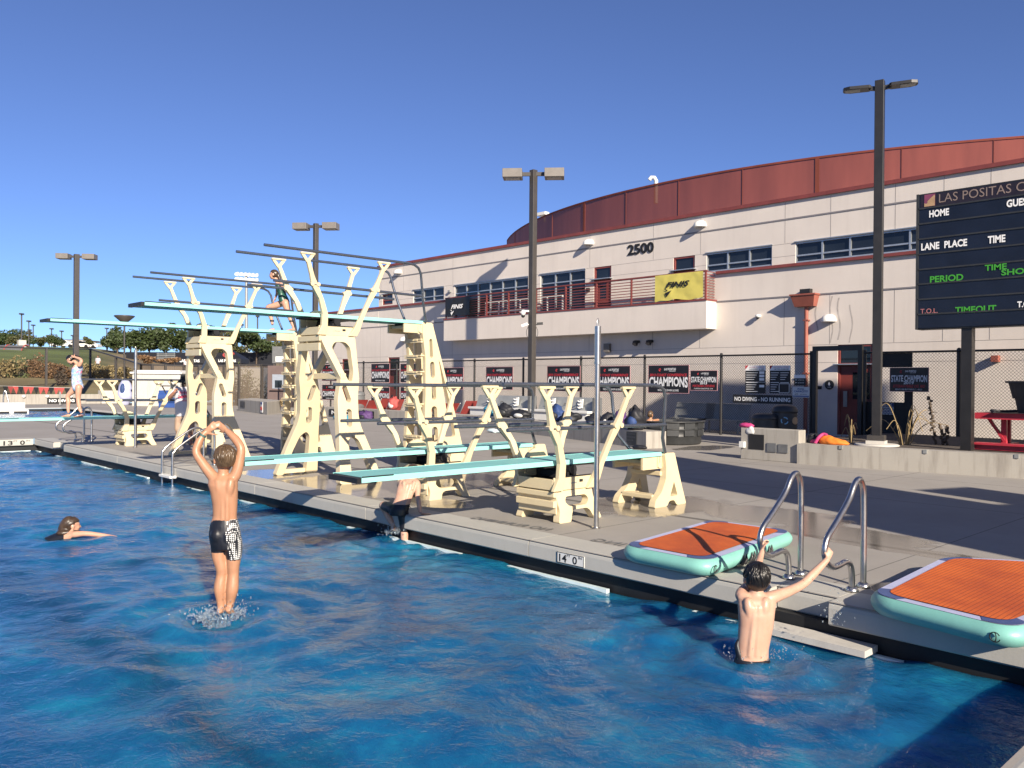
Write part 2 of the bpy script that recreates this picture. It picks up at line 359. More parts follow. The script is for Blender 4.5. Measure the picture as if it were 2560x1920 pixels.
M['lip'] = plain('gutter_lip', (.62,.74,.76), .4, var=.1, sc=5)
def skin(name, col):
    m, t, n, l, p = nt(name); f = noise(t, coord(t), 9, 4); g = noise(t, coord(t), 140, 2)
    l.new(ramp(t, f, [(.3, tuple(c*k for c, k in zip(col, (.90,.86,.84)))), (.7, col)]).outputs[0], p.inputs['Base Color'])
    p.inputs['Roughness'].default_value = .42; p.inputs['Subsurface Weight'].default_value = .12; p.inputs['Subsurface Radius'].default_value = (.02,.008,.004); p.inputs['Subsurface Scale'].default_value = .5
    bump(t, p, g, .08, .002); return m
M['skin_tan'] = skin('skin_tanned', (.39,.205,.12)); M['skin_pale'] = skin('skin_pale', (.50,.31,.225)); M['skin_shaded'] = skin('tan_skin_shaded', (.20,.095,.065)); M['skin_man'] = skin('skin_ruddy', (.34,.17,.115)); M['skin_girl'] = skin('skin_fair', (.50,.285,.20))  # the darkest is tan skin with shade put into its colour
def hair(name, a, b):
    m, t, n, l, p = nt(name); f = noise(t, coord(t, scale=(1,1,.12)), 90, 4, .7); g = noise(t, coord(t), 8, 3)
    s = mth(t, 'ADD', mth(t, 'MULTIPLY', f, .6), mth(t, 'MULTIPLY', g, .4)); l.new(ramp(t, s, [(.35, a), (.65, b)]).outputs[0], p.inputs['Base Color']); p.inputs['Roughness'].default_value = .32; bump(t, p, f, .5, .006); return m
M['hair_black'] = hair('hair_black', (.004,.004,.004), (.014,.012,.011)); M['hair_brown'] = hair('hair_light_brown', (.035,.022,.012), (.14,.09,.05)); M['hair_dark'] = hair('hair_dark_brown', (.022,.014,.010), (.075,.048,.03))
M['shorts'] = plain('navy_swim_fabric', (.008,.009,.014), .45, var=.3, sc=14, bmp=.15, bsc=40)
def checker_mat():
    m, t, n, l, p = nt('checked_swim_fabric'); v = coord(t); c = t.nodes.new('ShaderNodeTexVoronoi'); c.feature = 'F1'; c.inputs['Scale'].default_value = 62; c.inputs['Randomness'].default_value = 0.0; l.new(v, c.inputs['Vector'])
    k = mth(t, 'LESS_THAN', c.outputs['Distance'], .40); l.new(mix(t, k, (.010,.011,.016), (.75,.75,.73)), p.inputs['Base Color']); p.inputs['Roughness'].default_value = .5; return m
M['checks'] = checker_mat()
def floral_mat():
    m, t, n, l, p = nt('floral_swimsuit'); v = coord(t); a = noise(t, v, 14, 3); b = noise(t, v, 9, 2)
    c = ramp(t, a, [(.42,(.50,.50,.57)),(.55,(.16,.30,.50)),(.66,(.38,.50,.62))]).outputs[0]; k = mth(t, 'GREATER_THAN', b, .62); l.new(mix(t, k, c, (.70,.18,.30)), p.inputs['Base Color']); p.inputs['Roughness'].default_value = .5; return m
M['floral'] = floral_mat()
def greensuit():
    m, t, n, l, p = nt('green_swimsuit'); a = noise(t, coord(t), 12, 4); l.new(ramp(t, a, [(.4,(.006,.035,.025)),(.6,(.02,.10,.07)),(.7,(.05,.12,.10))]).outputs[0], p.inputs['Base Color']); p.inputs['Roughness'].default_value = .4; return m
M['greensuit'] = greensuit()
M['tshirt'] = plain('white_cotton', (.56,.55,.57), .85, var=.05, sc=6, bmp=.2, bsc=18); M['khaki'] = plain('khaki_cotton', (.36,.25,.18), .85, var=.12, sc=8, bmp=.2, bsc=20)
M['hat'] = plain('black_felt', (.010,.014,.015), .85, var=.2, sc=20)
def matfoam():
    m, t, n, l, p = nt('mat_orange_grooved'); v = coord(t, 'Object'); sx = t.nodes.new('ShaderNodeSeparateXYZ'); l.new(v, sx.inputs[0])
    w = mth(t, 'FRACT', mth(t, 'DIVIDE', sx.outputs[1], .034)); g = mth(t, 'LESS_THAN', w, .16)
    w2 = mth(t, 'FRACT', mth(t, 'DIVIDE', sx.outputs[0], .030)); g2 = mth(t, 'LESS_THAN', w2, .14)
    f = noise(t, v, 1.8, 5, .6); c = ramp(t, f, [(.35,(.40,.065,.010)),(.62,(.60,.12,.014))]).outputs[0]
    c = mix(t, mth(t, 'MULTIPLY', g, .75), c, (.16,.03,.01)); c = mix(t, mth(t, 'MULTIPLY', g2, .25), c, (.2,.04,.01)); l.new(c, p.inputs['Base Color']); p.inputs['Roughness'].default_value = .75
    h = mth(t, 'SUBTRACT', 1.0, mth(t, 'MAXIMUM', g, g2)); bump(t, p, h, .5, .004); return m
M['foam'] = matfoam()
M['matside'] = stained('mat_aqua_vinyl', (.20,.47,.41), (.13,.31,.27), 1.0, 2.0, .4, .35, .05)
M['matedge'] = plain('mat_lilac_trim', (.42,.44,.62), .55, var=.1); M['matblue'] = plain('mat_blue_corner', (.06,.09,.22), .55, var=.15)
def splash_mat():
    m, t, n, l, p = nt('splash_water'); p.inputs['Base Color'].default_value = (.85,.93,.97,1); p.inputs['Roughness'].default_value = .05; p.inputs['IOR'].default_value = 1.25; p.inputs['Transmission Weight'].default_value = .93; return m
M['splash'] = splash_mat()
# ------------------------------------------------------------------ the setting: terrain, deck, pools
XE, ZW = 6.10, -0.325              # coping face, water level
POOL = (-14.0, XE, 1.16, 25.4); POOL2 = (-14.0, 13.5, 39.0, 50.0)
def lerpt(v, tab):
    for (a, b), (c, d) in zip(tab, tab[1:]):
        if v <= c: return b + (d-b)*max(0, (v-a))/(c-a)
    return tab[-1][1]
TL = [(57,-.05),(60,.05),(62,.4),(70,1.3),(76,1.9),(85,2.8),(95,3.7),(122,5.7),(135,6.2),(700,9)]
TR = [(52,-.05),(58,.1),(80,1.7),(110,3.8),(150,6.0),(700,9)]
def terr(x, y):
    k = min(1, max(0, (x/max(y, 1)-.30)/.08)); return lerpt(y, TL)*(1-k)+lerpt(y, TR)*k
def terrain(xs, ys, name, mat):
    mb = MB(); vs = [(x, y, terr(x, y)) for y in ys for x in xs]; n = len(xs)
    mb.add(vs, [(j*n+i, j*n+i+1, (j+1)*n+i+1, (j+1)*n+i) for j in range(len(ys)-1) for i in range(n-1)], True); return struct(name, mb, mat)
terrain(list(np.linspace(-160, 19, 30))+list(np.linspace(22, 70, 17)), list(np.linspace(58.6, 100, 24))+list(np.linspace(105, 700, 24)), 'hill_lawn', M['hill'])
g = MB(); g.box(-900, 900, -900, 58.6, -5, -4.6); struct('ground', g, M['tanshrub'])
def cells(xs, ys, holes):
    out = []
    for a, b in zip(xs, xs[1:]):
        for c, d in zip(ys, ys[1:]):
            mx, my = (a+b)/2, (c+d)/2
            if not any(h[0] < mx < h[1] and h[2] < my < h[3] for h in holes): out.append((a, b, c, d))
    return out
NOTCH = [(XE-.2, 6.26, 2.95, 3.46), (XE-.2, 6.26, 22.7, 23.6)]
xs = sorted({-40, POOL[0], XE, 6.26, 13.5, 26.5, 80}); ys = sorted({-30, POOL[2], POOL[3], 2.95, 3.46, 22.7, 23.6, 39.0, 50.0, 58.8})
dk = MB(); HB = .42                     # deck behind the coping band
holes = [POOL, POOL2]+NOTCH
for a, b, c, d in cells(xs, ys, holes): dk.add([(a, c, 0), (b, c, 0), (b, d, 0), (a, d, 0)], [(0,1,2,3)])
struct('pool_deck', dk, M['deck'])
cp = MB()
def coping(x0, y0, x1, y1, nx, ny, w=.45):
    """rounded coping along an edge; (nx, ny) points to the water"""
    prof = [(-w, .0012), (-.05, .003), (-.02, -.002), (-.005, -.018), (0, -.045), (0, -.165), (-.012, -.178), (-.25, -.178)]
    vs = []
    for px, py in ((x0, y0), (x1, y1)): vs += [(px+nx*o, py+ny*o, z) for o, z in prof]
    n = len(prof); cp.add(vs, [(i, i+1, n+i+1, n+i) for i in range(n-1)])
    cp.add([vs[0]]+vs[1:n], [tuple(range(n))]); cp.add(vs[n:], [tuple(range(n))])
seg = .006
ycuts = [1.16, 2.95, 3.46, 6.2, 9.25, 12.4, 15.6, 18.8, 22.7, 23.6, 25.4]
for a, b in zip(ycuts, ycuts[1:]):
    xx = 6.26 if (a in (2.95, 22.7)) else XE; coping(xx, a+seg, xx, b-seg, -1, 0)
for k in range(6): coping(XE-.03-3.3*k, 25.4, XE-3.3*(k+1), 25.4, 0, -1)
for k in range(6): coping(XE-.2-3.3*k, 1.16, XE-.2-3.3*(k+1), 1.16, 0, 1)
struct('pool_coping', cp, M['coping'], fix=True)
gt = MB(); gt.box(6.19, 6.5, 1.0, 25.6, -1.2, -.179); gt.box(-14, 6.19, 25.49, 25.8, -1.2, -.179); gt.box(-14, 6.19, .8, 1.07, -1.2, -.179); struct('pool_gutter', gt, M['gutter'])
lp = MB()
y = 1.2
while y < 25.3:
    L = random.uniform(.5, 1.6)
    if random.random() < .8: lp.box(6.105, 6.15, y, min(y+L, 25.35), -.40, ZW+random.uniform(.000, .009))
    y += L
for a, b in ((-14, 1.5), (1.9, 4.9), (5.2, 6.0)): lp.box(a, b, 25.36, 25.42, -.36, ZW+.010)
struct('pool_gutter_lip', lp, M['lip'])
wl = MB(); wl.box(-14.3, -14, 1.0, 25.5, -3, -.02); struct('pool_wall', wl, M['coping'])
# water surface: summed directional waves over a grid
def water(x0, x1, y0, y1, nx, ny, z, amp, name, seed):
    rng = np.random.default_rng(seed); xs = np.linspace(x0, x1, nx); ys = np.linspace(y0, y1, ny); X, Y = np.meshgrid(xs, ys); H = np.zeros_like(X)
    for i in range(70):
        lam = .16*(2.9/.16)**rng.random(); th = rng.normal(.9, 1.0); k = 2*math.pi/lam
        ph = rng.random()*6.28; wob = .6*np.sin(X*rng.normal(0,.7)+Y*rng.normal(0,.7)+rng.random()*6)
        s = np.sin(k*(X*math.cos(th)+Y*math.sin(th))+ph+wob*2); H += amp*(lam**.85)*(s+.35*(s*s-.5))
    # ring swell round the swimmers
    for cx_, cy_, a_, w_ in RINGS:
        r = np.hypot(X-cx_, Y-cy_); H += a_*np.cos(r/w_*6.28)*np.exp(-r*1.6)
    mb = MB(); vs = np.stack([X, Y, H+z], -1).reshape(-1, 3)
    me = bpy.data.meshes.new(name); i = np.arange((ny-1)*(nx-1)); r_, c_ = i//(nx-1), i % (nx-1); a = r_*nx+c_
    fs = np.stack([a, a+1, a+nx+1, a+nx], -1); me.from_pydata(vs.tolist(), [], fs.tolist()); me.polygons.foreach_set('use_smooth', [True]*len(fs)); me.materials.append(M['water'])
    o = bpy.data.objects.new(name, me); COL.objects.link(o); o['kind'] = 'structure'; return o
P1 = onp(560, 1545, 'Z', ZW); P2 = onp(1885, 1650, 'Z', ZW); P3 = onp(1010, 1350, 'Z', ZW); P4 = onp(178, 1338, 'Z', ZW)
RINGS = [(P1[0], P1[1], .05, .45), (P2[0], P2[1], .04, .4), (P3[0], P3[1], .03, .35), (P4[0], P4[1], .035, .5)]
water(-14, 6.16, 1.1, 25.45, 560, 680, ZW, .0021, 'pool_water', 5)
RINGS = []
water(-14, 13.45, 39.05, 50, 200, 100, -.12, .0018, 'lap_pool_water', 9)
w2 = MB(); w2.box(13.5, 13.7, 39, 50, -1, -.03); w2.box(-14, 13.5, 50, 50.2, -1, -.03); struct('lap_pool_gutter', w2, M['gutter'])
w3 = MB()
w3.box(13.3, 13.9, 38.7, 50.6, .001, .03); w3.box(-14, 13.3, 50.0, 50.6, .001, .03); struct('lap_pool_coping', w3, M['conc_light'])
# painted words and depth tiles on the deck
def floor_text(mb, s, a, b, h, bold=.03):
    a = V(*a); b = V(*b); u = unit(b-a); n = np.cross(V(0,0,1), u); text(mb, s, a, u, n, np.linalg.norm(b-a), h, bold)
ft = MB()
# the words read from the pool side of the deck, upside down for the camera
floor_text(ft, 'NO RUNNING', (6.62, 6.45, .0085), (6.50, 7.62, .0085), -.15, .0)
floor_text(ft, 'NO DIVING', (6.62, 4.55, .0085), (6.55, 5.75, .0085), -.15, .0)
floor_text(ft, 'NO RUNNING', (6.55, 18.2, .0085), (6.55, 19.5, .0085), -.15, .0)
struct('deck_lettering', ft, M['grey'])
def tile(name, s1, s2, s3, s4, y0, y1, x, label):
    t = thing(name, label, 'depth tile', (x, (y0+y1)/2, -.1)); b = MB(); b.box(x-.008, x+.004, y0, y1, -.158, -.05); b.build('tile_face', M['white'], t)
    f = MB(); f.box(x-.010, x-.0082, y0, y0+.006, -.158, -.05); f.box(x-.010, x-.0082, y1-.006, y1, -.158, -.05); f.box(x-.010, x-.0082, y0, y1, -.158, -.152); f.box(x-.010, x-.0082, y0, y1, -.056, -.05); f.build('tile_border', M['ink'], t)
    k = MB(); X0 = V(x-.0095, 0, 0); L = y1-y0
    def pt(fr, z): return V(x-.0095, y1-fr*L, z)
    text(k, s1, pt(.08, -.145), YM, ZP, .28*L, .078, .02); text(k, s2, pt(.37, -.085), YM, ZP, .13*L, .024, .01)
    text(k, s3, pt(.58, -.145), YM, ZP, .17*L, .078, .02); text(k, s4, pt(.80, -.085), YM, ZP, .12*L, .024, .01); k.build('numerals', M['ink'], t)
tile('depth_tile', '14', 'FT', '0', 'IN', 5.42, 5.78, XE, 'white depth tile reading 14 FT 0 IN on the pool edge')
k = MB(); t = thing('depth_marking', 'black depth marking reading 13 FT 0 IN on the far pool edge', 'depth marking', (5.6, 25.4, -.1))
text(k, '13', (5.36, 25.395, -.16), XP, ZP, .22, .12, .02); text(k, 'FT', (5.60, 25.395, -.07), XP, ZP, .09, .035); text(k, '0', (5.75, 25.395, -.16), XP, ZP, .12, .12, .03); text(k, 'IN', (5.9, 25.395, -.07), XP, ZP, .09, .035); k.build('numerals', M['ink'], t)
# ladder step ledge at the near notch
st = MB(); st.box(5.95, 6.17, 2.6, 3.5, -.31, -.262); single('ladder_step', st, M['conc_light'], 'pale step ledge at water level under the near ladder rails', 'step')
# ------------------------------------------------------------------ campus building along X = 26
XF = 26.0
def onF(px, py, X=XF): p = onp(px, py, 'X', X); return p[1], p[2]
bld = thing('campus_building', 'long cream stucco building with red trim, balcony and curved red roof screen', 'building', (26.5, 20, 0))
def wall(mb, X, d, y0, y1, z0, z1, holes):
    ys = sorted({y0, y1, *[h[0] for h in holes], *[h[1] for h in holes]}); zs = sorted({z0, z1, *[h[2] for h in holes], *[h[3] for h in holes]})
    for a, b in zip(ys, ys[1:]):
        for c, e in zip(zs, zs[1:]):
            my, mz = (a+b)/2, (c+e)/2
            if not any(h[0] < my < h[1] and h[2] < mz < h[3] for h in holes): mb.add([(X,a,c),(X,b,c),(X,b,e),(X,a,e)], [(0,1,2,3)])
    for h in holes:   # reveals
        a, b, c, e = h
        mb.add([(X,a,c),(X+d,a,c),(X+d,a,e),(X,a,e)], [(0,1,2,3)]); mb.add([(X,b,c),(X+d,b,c),(X+d,b,e),(X,b,e)], [(0,1,2,3)])
        mb.add([(X,a,c),(X,b,c),(X+d,b,c),(X+d,a,c)], [(0,1,2,3)]); mb.add([(X,a,e),(X,b,e),(X+d,b,e),(X+d,a,e)], [(0,1,2,3)])
WINS = [(32.6,35.15,5.71,6.38,3),(26.6,31.75,4.72,6.36,6),(23.2,25.82,4.72,6.38,3),(14.68,17.3,5.71,6.40,3),(5.5,13.82,5.71,6.40,9)]
DOORS_UP = [(21.8,22.72,4.7,6.40),(17.8,18.76,4.7,6.40)]
DOORS_LOW = [(11.2,12.33,.05,2.94),(36.3,37.35,.05,2.92),(41.0,42.0,.05,2.9)]
SMALLW = [(37.0,37.95,5.78,6.35)]
up = MB(); wall(up, XF, .5, -12, 38.3, 4.55, 7.82, [w[:4] for w in WINS]+DOORS_UP+SMALLW)
up.add([(XF,38.3,4.55),(60,38.3,4.55),(60,38.3,7.82),(XF,38.3,7.82)], [(0,1,2,3)]); up.add([(XF,-12,7.82),(60,-12,7.82),(60,38.3,7.82),(XF,38.3,7.82)], [(0,1,2,3)])
up.build('upper_wall', M['stucco'], bld)
lw = MB(); wall(lw, XF-.004, .5, -12, 46.5, -.1, 4.56, DOORS_LOW); lw.box(XF-.004, XF+.3, 38.32, 46.5, 4.56, 5.62); lw.add([(XF,46.5,-.1),(60,46.5,-.1),(60,46.5,5.62),(XF,46.5,5.62)], [(0,1,2,3)])
lw.add([(XF,38.3,5.60),(60,38.3,5.60),(60,46.5,5.60),(XF,46.5,5.60)], [(0,1,2,3)]); lw.build('lower_wall', M['stucco'], bld)
tr = MB(); tr.box(XF-.10, XF+.05, 32.0, 46.6, 5.60, 5.70); tr.box(XF-.10, XF+.05, -12, 16.85, 5.60, 5.70); tr.build('ledge_trim', M['red'], bld)
pt_ = MB(); pt_.box(XF-.08, XF+.3, -12, 38.38, 7.82, 7.94); pt_.box(XF-.08, 60, 38.3, 38.38, 7.82, 7.94); pt_.build('parapet_trim', M['red'], bld)
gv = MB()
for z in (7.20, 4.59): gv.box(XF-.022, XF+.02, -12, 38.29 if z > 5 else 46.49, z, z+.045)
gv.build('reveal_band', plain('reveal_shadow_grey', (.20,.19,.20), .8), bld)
jt = MB()
for z in (6.40, 5.98): 
    ed = [(-12, 5.5), (13.82, 14.68), (17.3, 17.8), (18.76, 21.8), (22.72, 23.2), (25.82, 26.6), (31.75, 32.6), (35.15, 37.0), (37.95, 38.3)]
    for a, b in ed: jt.box(XF-.004, XF+.01, a, b, z-.008, z)
for z in (2.96, 2.38): 
    for a, b in ((-12, 11.2), (12.33, 36.3), (37.35, 41), (42, 46.4)): jt.box(XF-.008, XF+.01, a, b, z-.010, z)
for yv in (38.1, 36, 31.9, 26.3, 22.95, 19.7, 17.55, 14.2, 12.6, 10.55, 9.15, 7.9, 6.0): jt.box(XF-.008, XF+.01, yv-.006, yv+.006, 2.97 if yv < 30 else .2, 4.58); jt.box(XF-.004, XF+.01, yv-.006, yv+.006, 6.42, 7.19); jt.box(XF-.004, XF+.01, yv-.006, yv+.006, 7.26, 7.8)
jt.build('panel_joints', plain('joint_grey', (.25,.23,.22), .9), bld)
sn = MB()                                                             # weathering streaks on the stucco
for (yy, z0, z1, w) in ((13.05,3.4,4.5,.05),(12.55,3.0,4.52,.04),(12.3,3.1,4.45,.05),(11.9,3.0,4.2,.04),(13.4,3.5,4.5,.03)): 
    pts = [(XF-.006, yy+.05*math.sin(z*5+yy), z) for z in np.linspace(z0, z1, 9)]
    for a, b in zip(pts, pts[1:]): sn.add([(a[0],a[1]-w/2,a[2]),(a[0],a[1]+w/2,a[2]),(b[0],b[1]+w/2,b[2]),(b[0],b[1]-w/2,b[2])], [(0,1,2,3)])
sn.build('water_stain', plain('stain', (.42,.38,.35), .9, var=.3), bld)
def window(y0, y1, z0, z1, n, fm='winframe', zmid=None):
    f = MB(); x0, x1 = XF+.03, XF+.12; w = .055
    f.box(x0, x1, y0, y1, z1-w, z1); f.box(x0, x1, y0, y1, z0, z0+w)
    for i in range(n+1):
        yc = y0+(y1-y0)*i/n; a = max(y0, yc-w/2); b = min(y1, yc+w/2); f.box(x0-.004, x1+.004, a, b, z0+w, z1-w)
    zm = zmid or z0+(z1-z0)*.40
    for i in range(n): f.box(x0+.004, x1-.004, y0+(y1-y0)*i/n+w/2, y0+(y1-y0)*(i+1)/n-w/2, zm, zm+.05)
    o = f.build('window', M[fm], bld); p = MB(); p.add([(XF+.09,y0+.01,z0+.01),(XF+.09,y1-.01,z0+.01),(XF+.09,y1-.01,z1-.01),(XF+.09,y0+.01,z1-.01)], [(0,1,2,3)]); p.build('pane', M['glass'], o)
    s = MB(); s.box(XF-.05, XF+.03, y0-.03, y1+.03, z1+.003, z1+.033); s.build('drip_cap', M['winframe'], o)
for w in WINS: window(*w, zmid=5.93)
window(*SMALLW[0], 1, 'red', 5.99)
def door(y0, y1, z0, z1, ztr, lite):
    f = MB(); x0, x1 = XF+.02, XF+.14; w = .07
    f.box(x0, x1, y0, y0+w, z0, z1); f.box(x0, x1, y1-w, y1, z0, z1); f.box(x0, x1, y0+w, y1-w, z1-w, z1); f.box(x0, x1, y0+w, y1-w, ztr-.03, ztr+.05)
    o = f.build('door_frame', M['red'], bld); d = MB(); d.box(XF+.06, XF+.11, y0+w, y1-w, z0+.01, ztr-.03); d.build('door', M['reddoor'], o)
    p = MB(); p.add([(XF+.07,y0+w,ztr+.05),(XF+.07,y1-w,ztr+.05),(XF+.07,y1-w,z1-w),(XF+.07,y0+w,z1-w)], [(0,1,2,3)])
    a, b, c, e = lite; p.add([(XF+.055,a,c),(XF+.055,b,c),(XF+.055,b,e),(XF+.055,a,e)], [(0,1,2,3)]); p.build('pane', M['glass'], o)
    cnp = MB(); cnp.box(XF-.18, XF+.02, y0-.08, y1+.08, ztr-.01, ztr+.025); cnp.build('drip_canopy', M['winframe'], o)
for y0, y1, z0, z1 in DOORS_UP: door(y0, y1, z0, z1, 5.88, (y0+.3, y0+.62, 5.1, 5.7))
door(*DOORS_LOW[0], 2.30, (11.3, 11.85, 1.2, 2.05)); door(*DOORS_LOW[1], 2.25, (36.5, 36.9, 1.2, 2.0)); door(*DOORS_LOW[2], 2.25, (41.2, 41.6, 1.2, 2.0))
hd = MB(); hd.box(XF+.02, XF+.045, 12.02, 12.14, .95, 1.45); hd.build('door_push_plate', M['galv'], bld)
# balcony
bw = MB(); XB = 25.36; yb0, yb1 = 16.86, 31.78
bw.box(XB, XB+.15, yb0, yb1, 3.62, 4.62); bw.box(XB+.15, XF-.006, yb0, yb0+.15, 3.62, 4.62); bw.box(XB+.15, XF-.006, yb1-.15, yb1, 3.62, 4.62); bw.box(XB+.15, XF-.006, yb0+.15, yb1-.15, 3.62, 3.8); bl = bw.build('balcony', M['stucco'], bld)
bt = MB(); bt.box(XB-.03, XB+.18, yb0-.03, yb1+.03, 4.62, 4.68); bt.box(XB+.18, XF-.006, yb0-.03, yb0+.18, 4.62, 4.68); bt.box(XB+.18, XF-.006, yb1-.18, yb1+.03, 4.62, 4.68); bt.build('balcony_cap', M['red'], bl)
rl = MB(); XR = XB+.07; posts = [yb0+.08, 18.6, 20.3, 22.07, 23.76, 25.5, 27.25, 28.73, 30.2, yb1-.08]
for yp in posts: rl.box(XR-.03, XR+.03, yp-.03, yp+.03, 4.66, 5.66)
for i in range(9): z = 4.76+i*.11; rl.box(XR-.012, XR+.012, yb0+.08, yb1-.08, z, z+.028)
rl.box(XR-.035, XR+.035, yb0+.02, yb1-.02, 5.66, 5.71)
for i in range(10): z = 4.76+i*.1; rl.box(XR+.03, XF-.01, yb0+.07, yb0+.09, z, z+.025); 
rl.build('balcony_railing', M['red'], bl)
# leader box and downspout
ld = MB(); ld.loft([((XF-.19,13.38,4.22),(.13,0,0),(0,.36,0)),((XF-.22,13.38,4.62),(.2,0,0),(0,.43,0))], 4, False)
ld = MB()
for z0, z1, hw0, hw1, d0, d1 in ((4.22,4.58,.33,.42,.24,.36),):
    v = [(XF-.006,13.38-hw0,z0),(XF-.006,13.38+hw0,z0),(XF-d0,13.38+hw0,z0),(XF-d0,13.38-hw0,z0),(XF-.006,13.38-hw1,z1),(XF-.006,13.38+hw1,z1),(XF-d1,13.38+hw1,z1),(XF-d1,13.38-hw1,z1)]
    ld.add(v, [(0,1,2,3),(4,5,6,7),(0,1,5,4),(1,2,6,5),(2,3,7,6),(3,0,4,7)])
ld.box(XF-.38, XF-.006, 13.38-.45, 13.38+.45, 4.58, 4.63); ob = ld.build('leader_box', M['downred'], bld)
dp = MB(); dp.tube([(XF-.10, 13.36, 4.25), (XF-.10, 13.36, .05)], .065, 12); dp.box(XF-.17, XF-.006, 13.27, 13.45, 3.75, 3.79); dp.box(XF-.17, XF-.006, 13.27, 13.45, 2.0, 2.04); dp.build('downspout', M['downred'], bld)
ov = MB(); ov.box(XF-.20, XF+.0, 13.2, 13.55, 4.66, 4.80); ov.build('overflow_scupper', M['blackm'], bld)
# white dome wall lights
def dome(y, z, r=.24):
    d = MB(); c = V(XF-.006, y, z); vs = []; fs = []; n, k = 16, 7
    for i in range(k+1):
        th = math.pi/2*i/k
        for j in range(n+1):
            ph = math.pi/2+math.pi*j/n; vs.append(c+V(1.35*r*math.cos(ph)*math.cos(th), r*math.sin(ph)*math.cos(th), r*.85*math.sin(th)))
    for i in range(k):
        for j in range(n): a = i*(n+1)+j; fs.append((a, a+1, a+n+2, a+n+1))
    d.add(vs, fs, True); vs = [c+V(1.35*r*math.cos(math.pi/2+math.pi*j/n)*1.02, r*1.02*math.sin(math.pi/2+math.pi*j/n), -.05) for j in range(n+1)]; b = [v+V(0,0,.05) for v in vs]
    d.add(vs+b, [(j, j+1, n+2+j, n+1+j) for j in range(n)]); d.add(vs, [tuple(range(n+1))]); d.build('wall_light', M['white'], bld)
for y_, z_ in ((22.97,7.40),(17.55,7.44),(12.62,3.74),(36.4,7.40),(35.8,3.80)): dome(y_, z_)
def camera_dome(y, z):
    d = MB(); d.ell((XF-.10, y, z+.02), (.12,.10,.07)); o = d.build('camera_housing', M['white'], bld); e = MB(); e.ell((XF-.14, y, z-.035), (.06,.06,.05)); e.build('lens', M['black'], o)
camera_dome(15.12, 3.98)
for y_, z_, g_ in ((32.1,6.10,'horn'),(38.0,6.28,'horn')): d = MB(); d.box(XF-.12, XF-.006, y_-.10, y_+.06, z_-.05, z_+.05); d.build('horn_strobe', M['galv'], bld)
for y_, z_ in ((23.0,5.5),): d = MB(); d.box(XF-.10, XF-.006, y_-.08, y_+.08, z_-.07, z_+.07); d.build('card_reader', M['blackm'], bld)
for y_, z_, w_ in ((21.9,3.06,.22),): d = MB(); d.box(XF-.16, XF-.006, y_-.14, y_+.14, z_-.16, z_+.18); d.build('wall_pack_light', M['lamphead'], bld)
for y_ in (20.35,19.7): d = MB(); d.box(XF-.25, XF-.006, y_-.05, y_+.05, 3.22, 3.32); d.obox((XF-.25, y_, 3.2), (.08,0,-.03), (0,.07,0), (.03,0,.07)); d.build('loudspeaker', M['blackm'], bld)
d = MB(); y_, z_ = onF(2492, 897); d.box(XF-.22, XF-.006, y_-.09, y_+.09, z_-.09, z_+.09); d.build('horn_strobe', M['downred'], bld)
nb = MB(); text(nb, '2500', (XF-.028, 20.95, 6.70), YM, ZP, 1.28, .42, .035); nb2 = MB(); P = list(nb.v); nb.add([(x+.02, y, z) for x, y, z in P], [f for f in nb.f]); nb.build('building_number', M['ink'], bld)
# curved perforated roof screen: a circular arc set back on the roof
pts = [onp(x, y, 'Z', 9.60)[:2] for x, y in ((1266,599),(1320,559),(1374,533),(1489,497),(1634,460),(1779,432),(1840,420),(1920,407),(2183,372),(2383,353),(2560,341))]
A_ = np.array([[2*p[0], 2*p[1], 1] for p in pts]); B_ = np.array([p[0]**2+p[1]**2 for p in pts]); s_ = np.linalg.lstsq(A_, B_, rcond=None)[0]; ccx, ccy = s_[0], s_[1]; cr = math.sqrt(s_[2]+ccx**2+ccy**2)
print('roof arc', ccx, ccy, cr)
def arc(mb, r, z0, z1, a0, a1, n, th=0.0):
    vs = []
    for i in range(n+1):
        a = a0+(a1-a0)*i/n; c, s = math.cos(a), math.sin(a); vs += [(ccx-r*c, ccy+r*s, z0), (ccx-r*c, ccy+r*s, z1)]
    mb.add(vs, [(2*i, 2*i+2, 2*i+3, 2*i+1) for i in range(n)], True)
aL = math.atan2(pts[0][1]-ccy, ccx-pts[0][0]); aR = -1.15
sc_ = MB(); arc(sc_, cr, 7.9, 9.6, aR, aL, 64); so = sc_.build('roof_screen', M['screen'], bld, fix=False)
fr = MB()
for i in range(0, 17):
    a = aR+(aL-aR)*i/16; c, s = math.cos(a), math.sin(a); rr = cr+.02; p0 = V(ccx-rr*c, ccy+rr*s, 7.9); t = V(s, c, 0)*(.07 if i % 4 == 0 else .008); fr.obox(p0+V(0,0,.83), t, V(c,-s,0)*.012, V(0,0,.83))
for z in (9.55,): 
    for i in range(64):
        a = aR+(aL-aR)*i/64; b = aR+(aL-aR)*(i+1)/64; fr.beam((ccx-(cr+.02)*math.cos(a), ccy+(cr+.02)*math.sin(a), z), (ccx-(cr+.02)*math.cos(b), ccy+(cr+.02)*math.sin(b), z), .03, .06)
fr.build('screen_frame', screen_mat('screen_frame_red', (.14,.038,.028), 1.0), so)
eq = MB(); eq.box(34, 50, 0, 17, 7.8, 8.7); eq.box(33, 36, 13.8, 16, 7.8, 9.0); eq.box(32, 34, 20.5, 22.5, 7.8, 8.9); eq.build('roof_equipment', M['stucco'], bld)
vp = MB(); q = onp(1640, 459, 'X', 27.6); vp.tube([(27.6, q[1], 9.0), (27.6, q[1], q[2]+.12), (27.55, q[1]+.05, q[2]+.24), (27.5, q[1]+.16, q[2]+.26), (27.45, q[1]+.22, q[2]+.16)], .085, 10); vp.build('roof_vent', M['white'], bld)
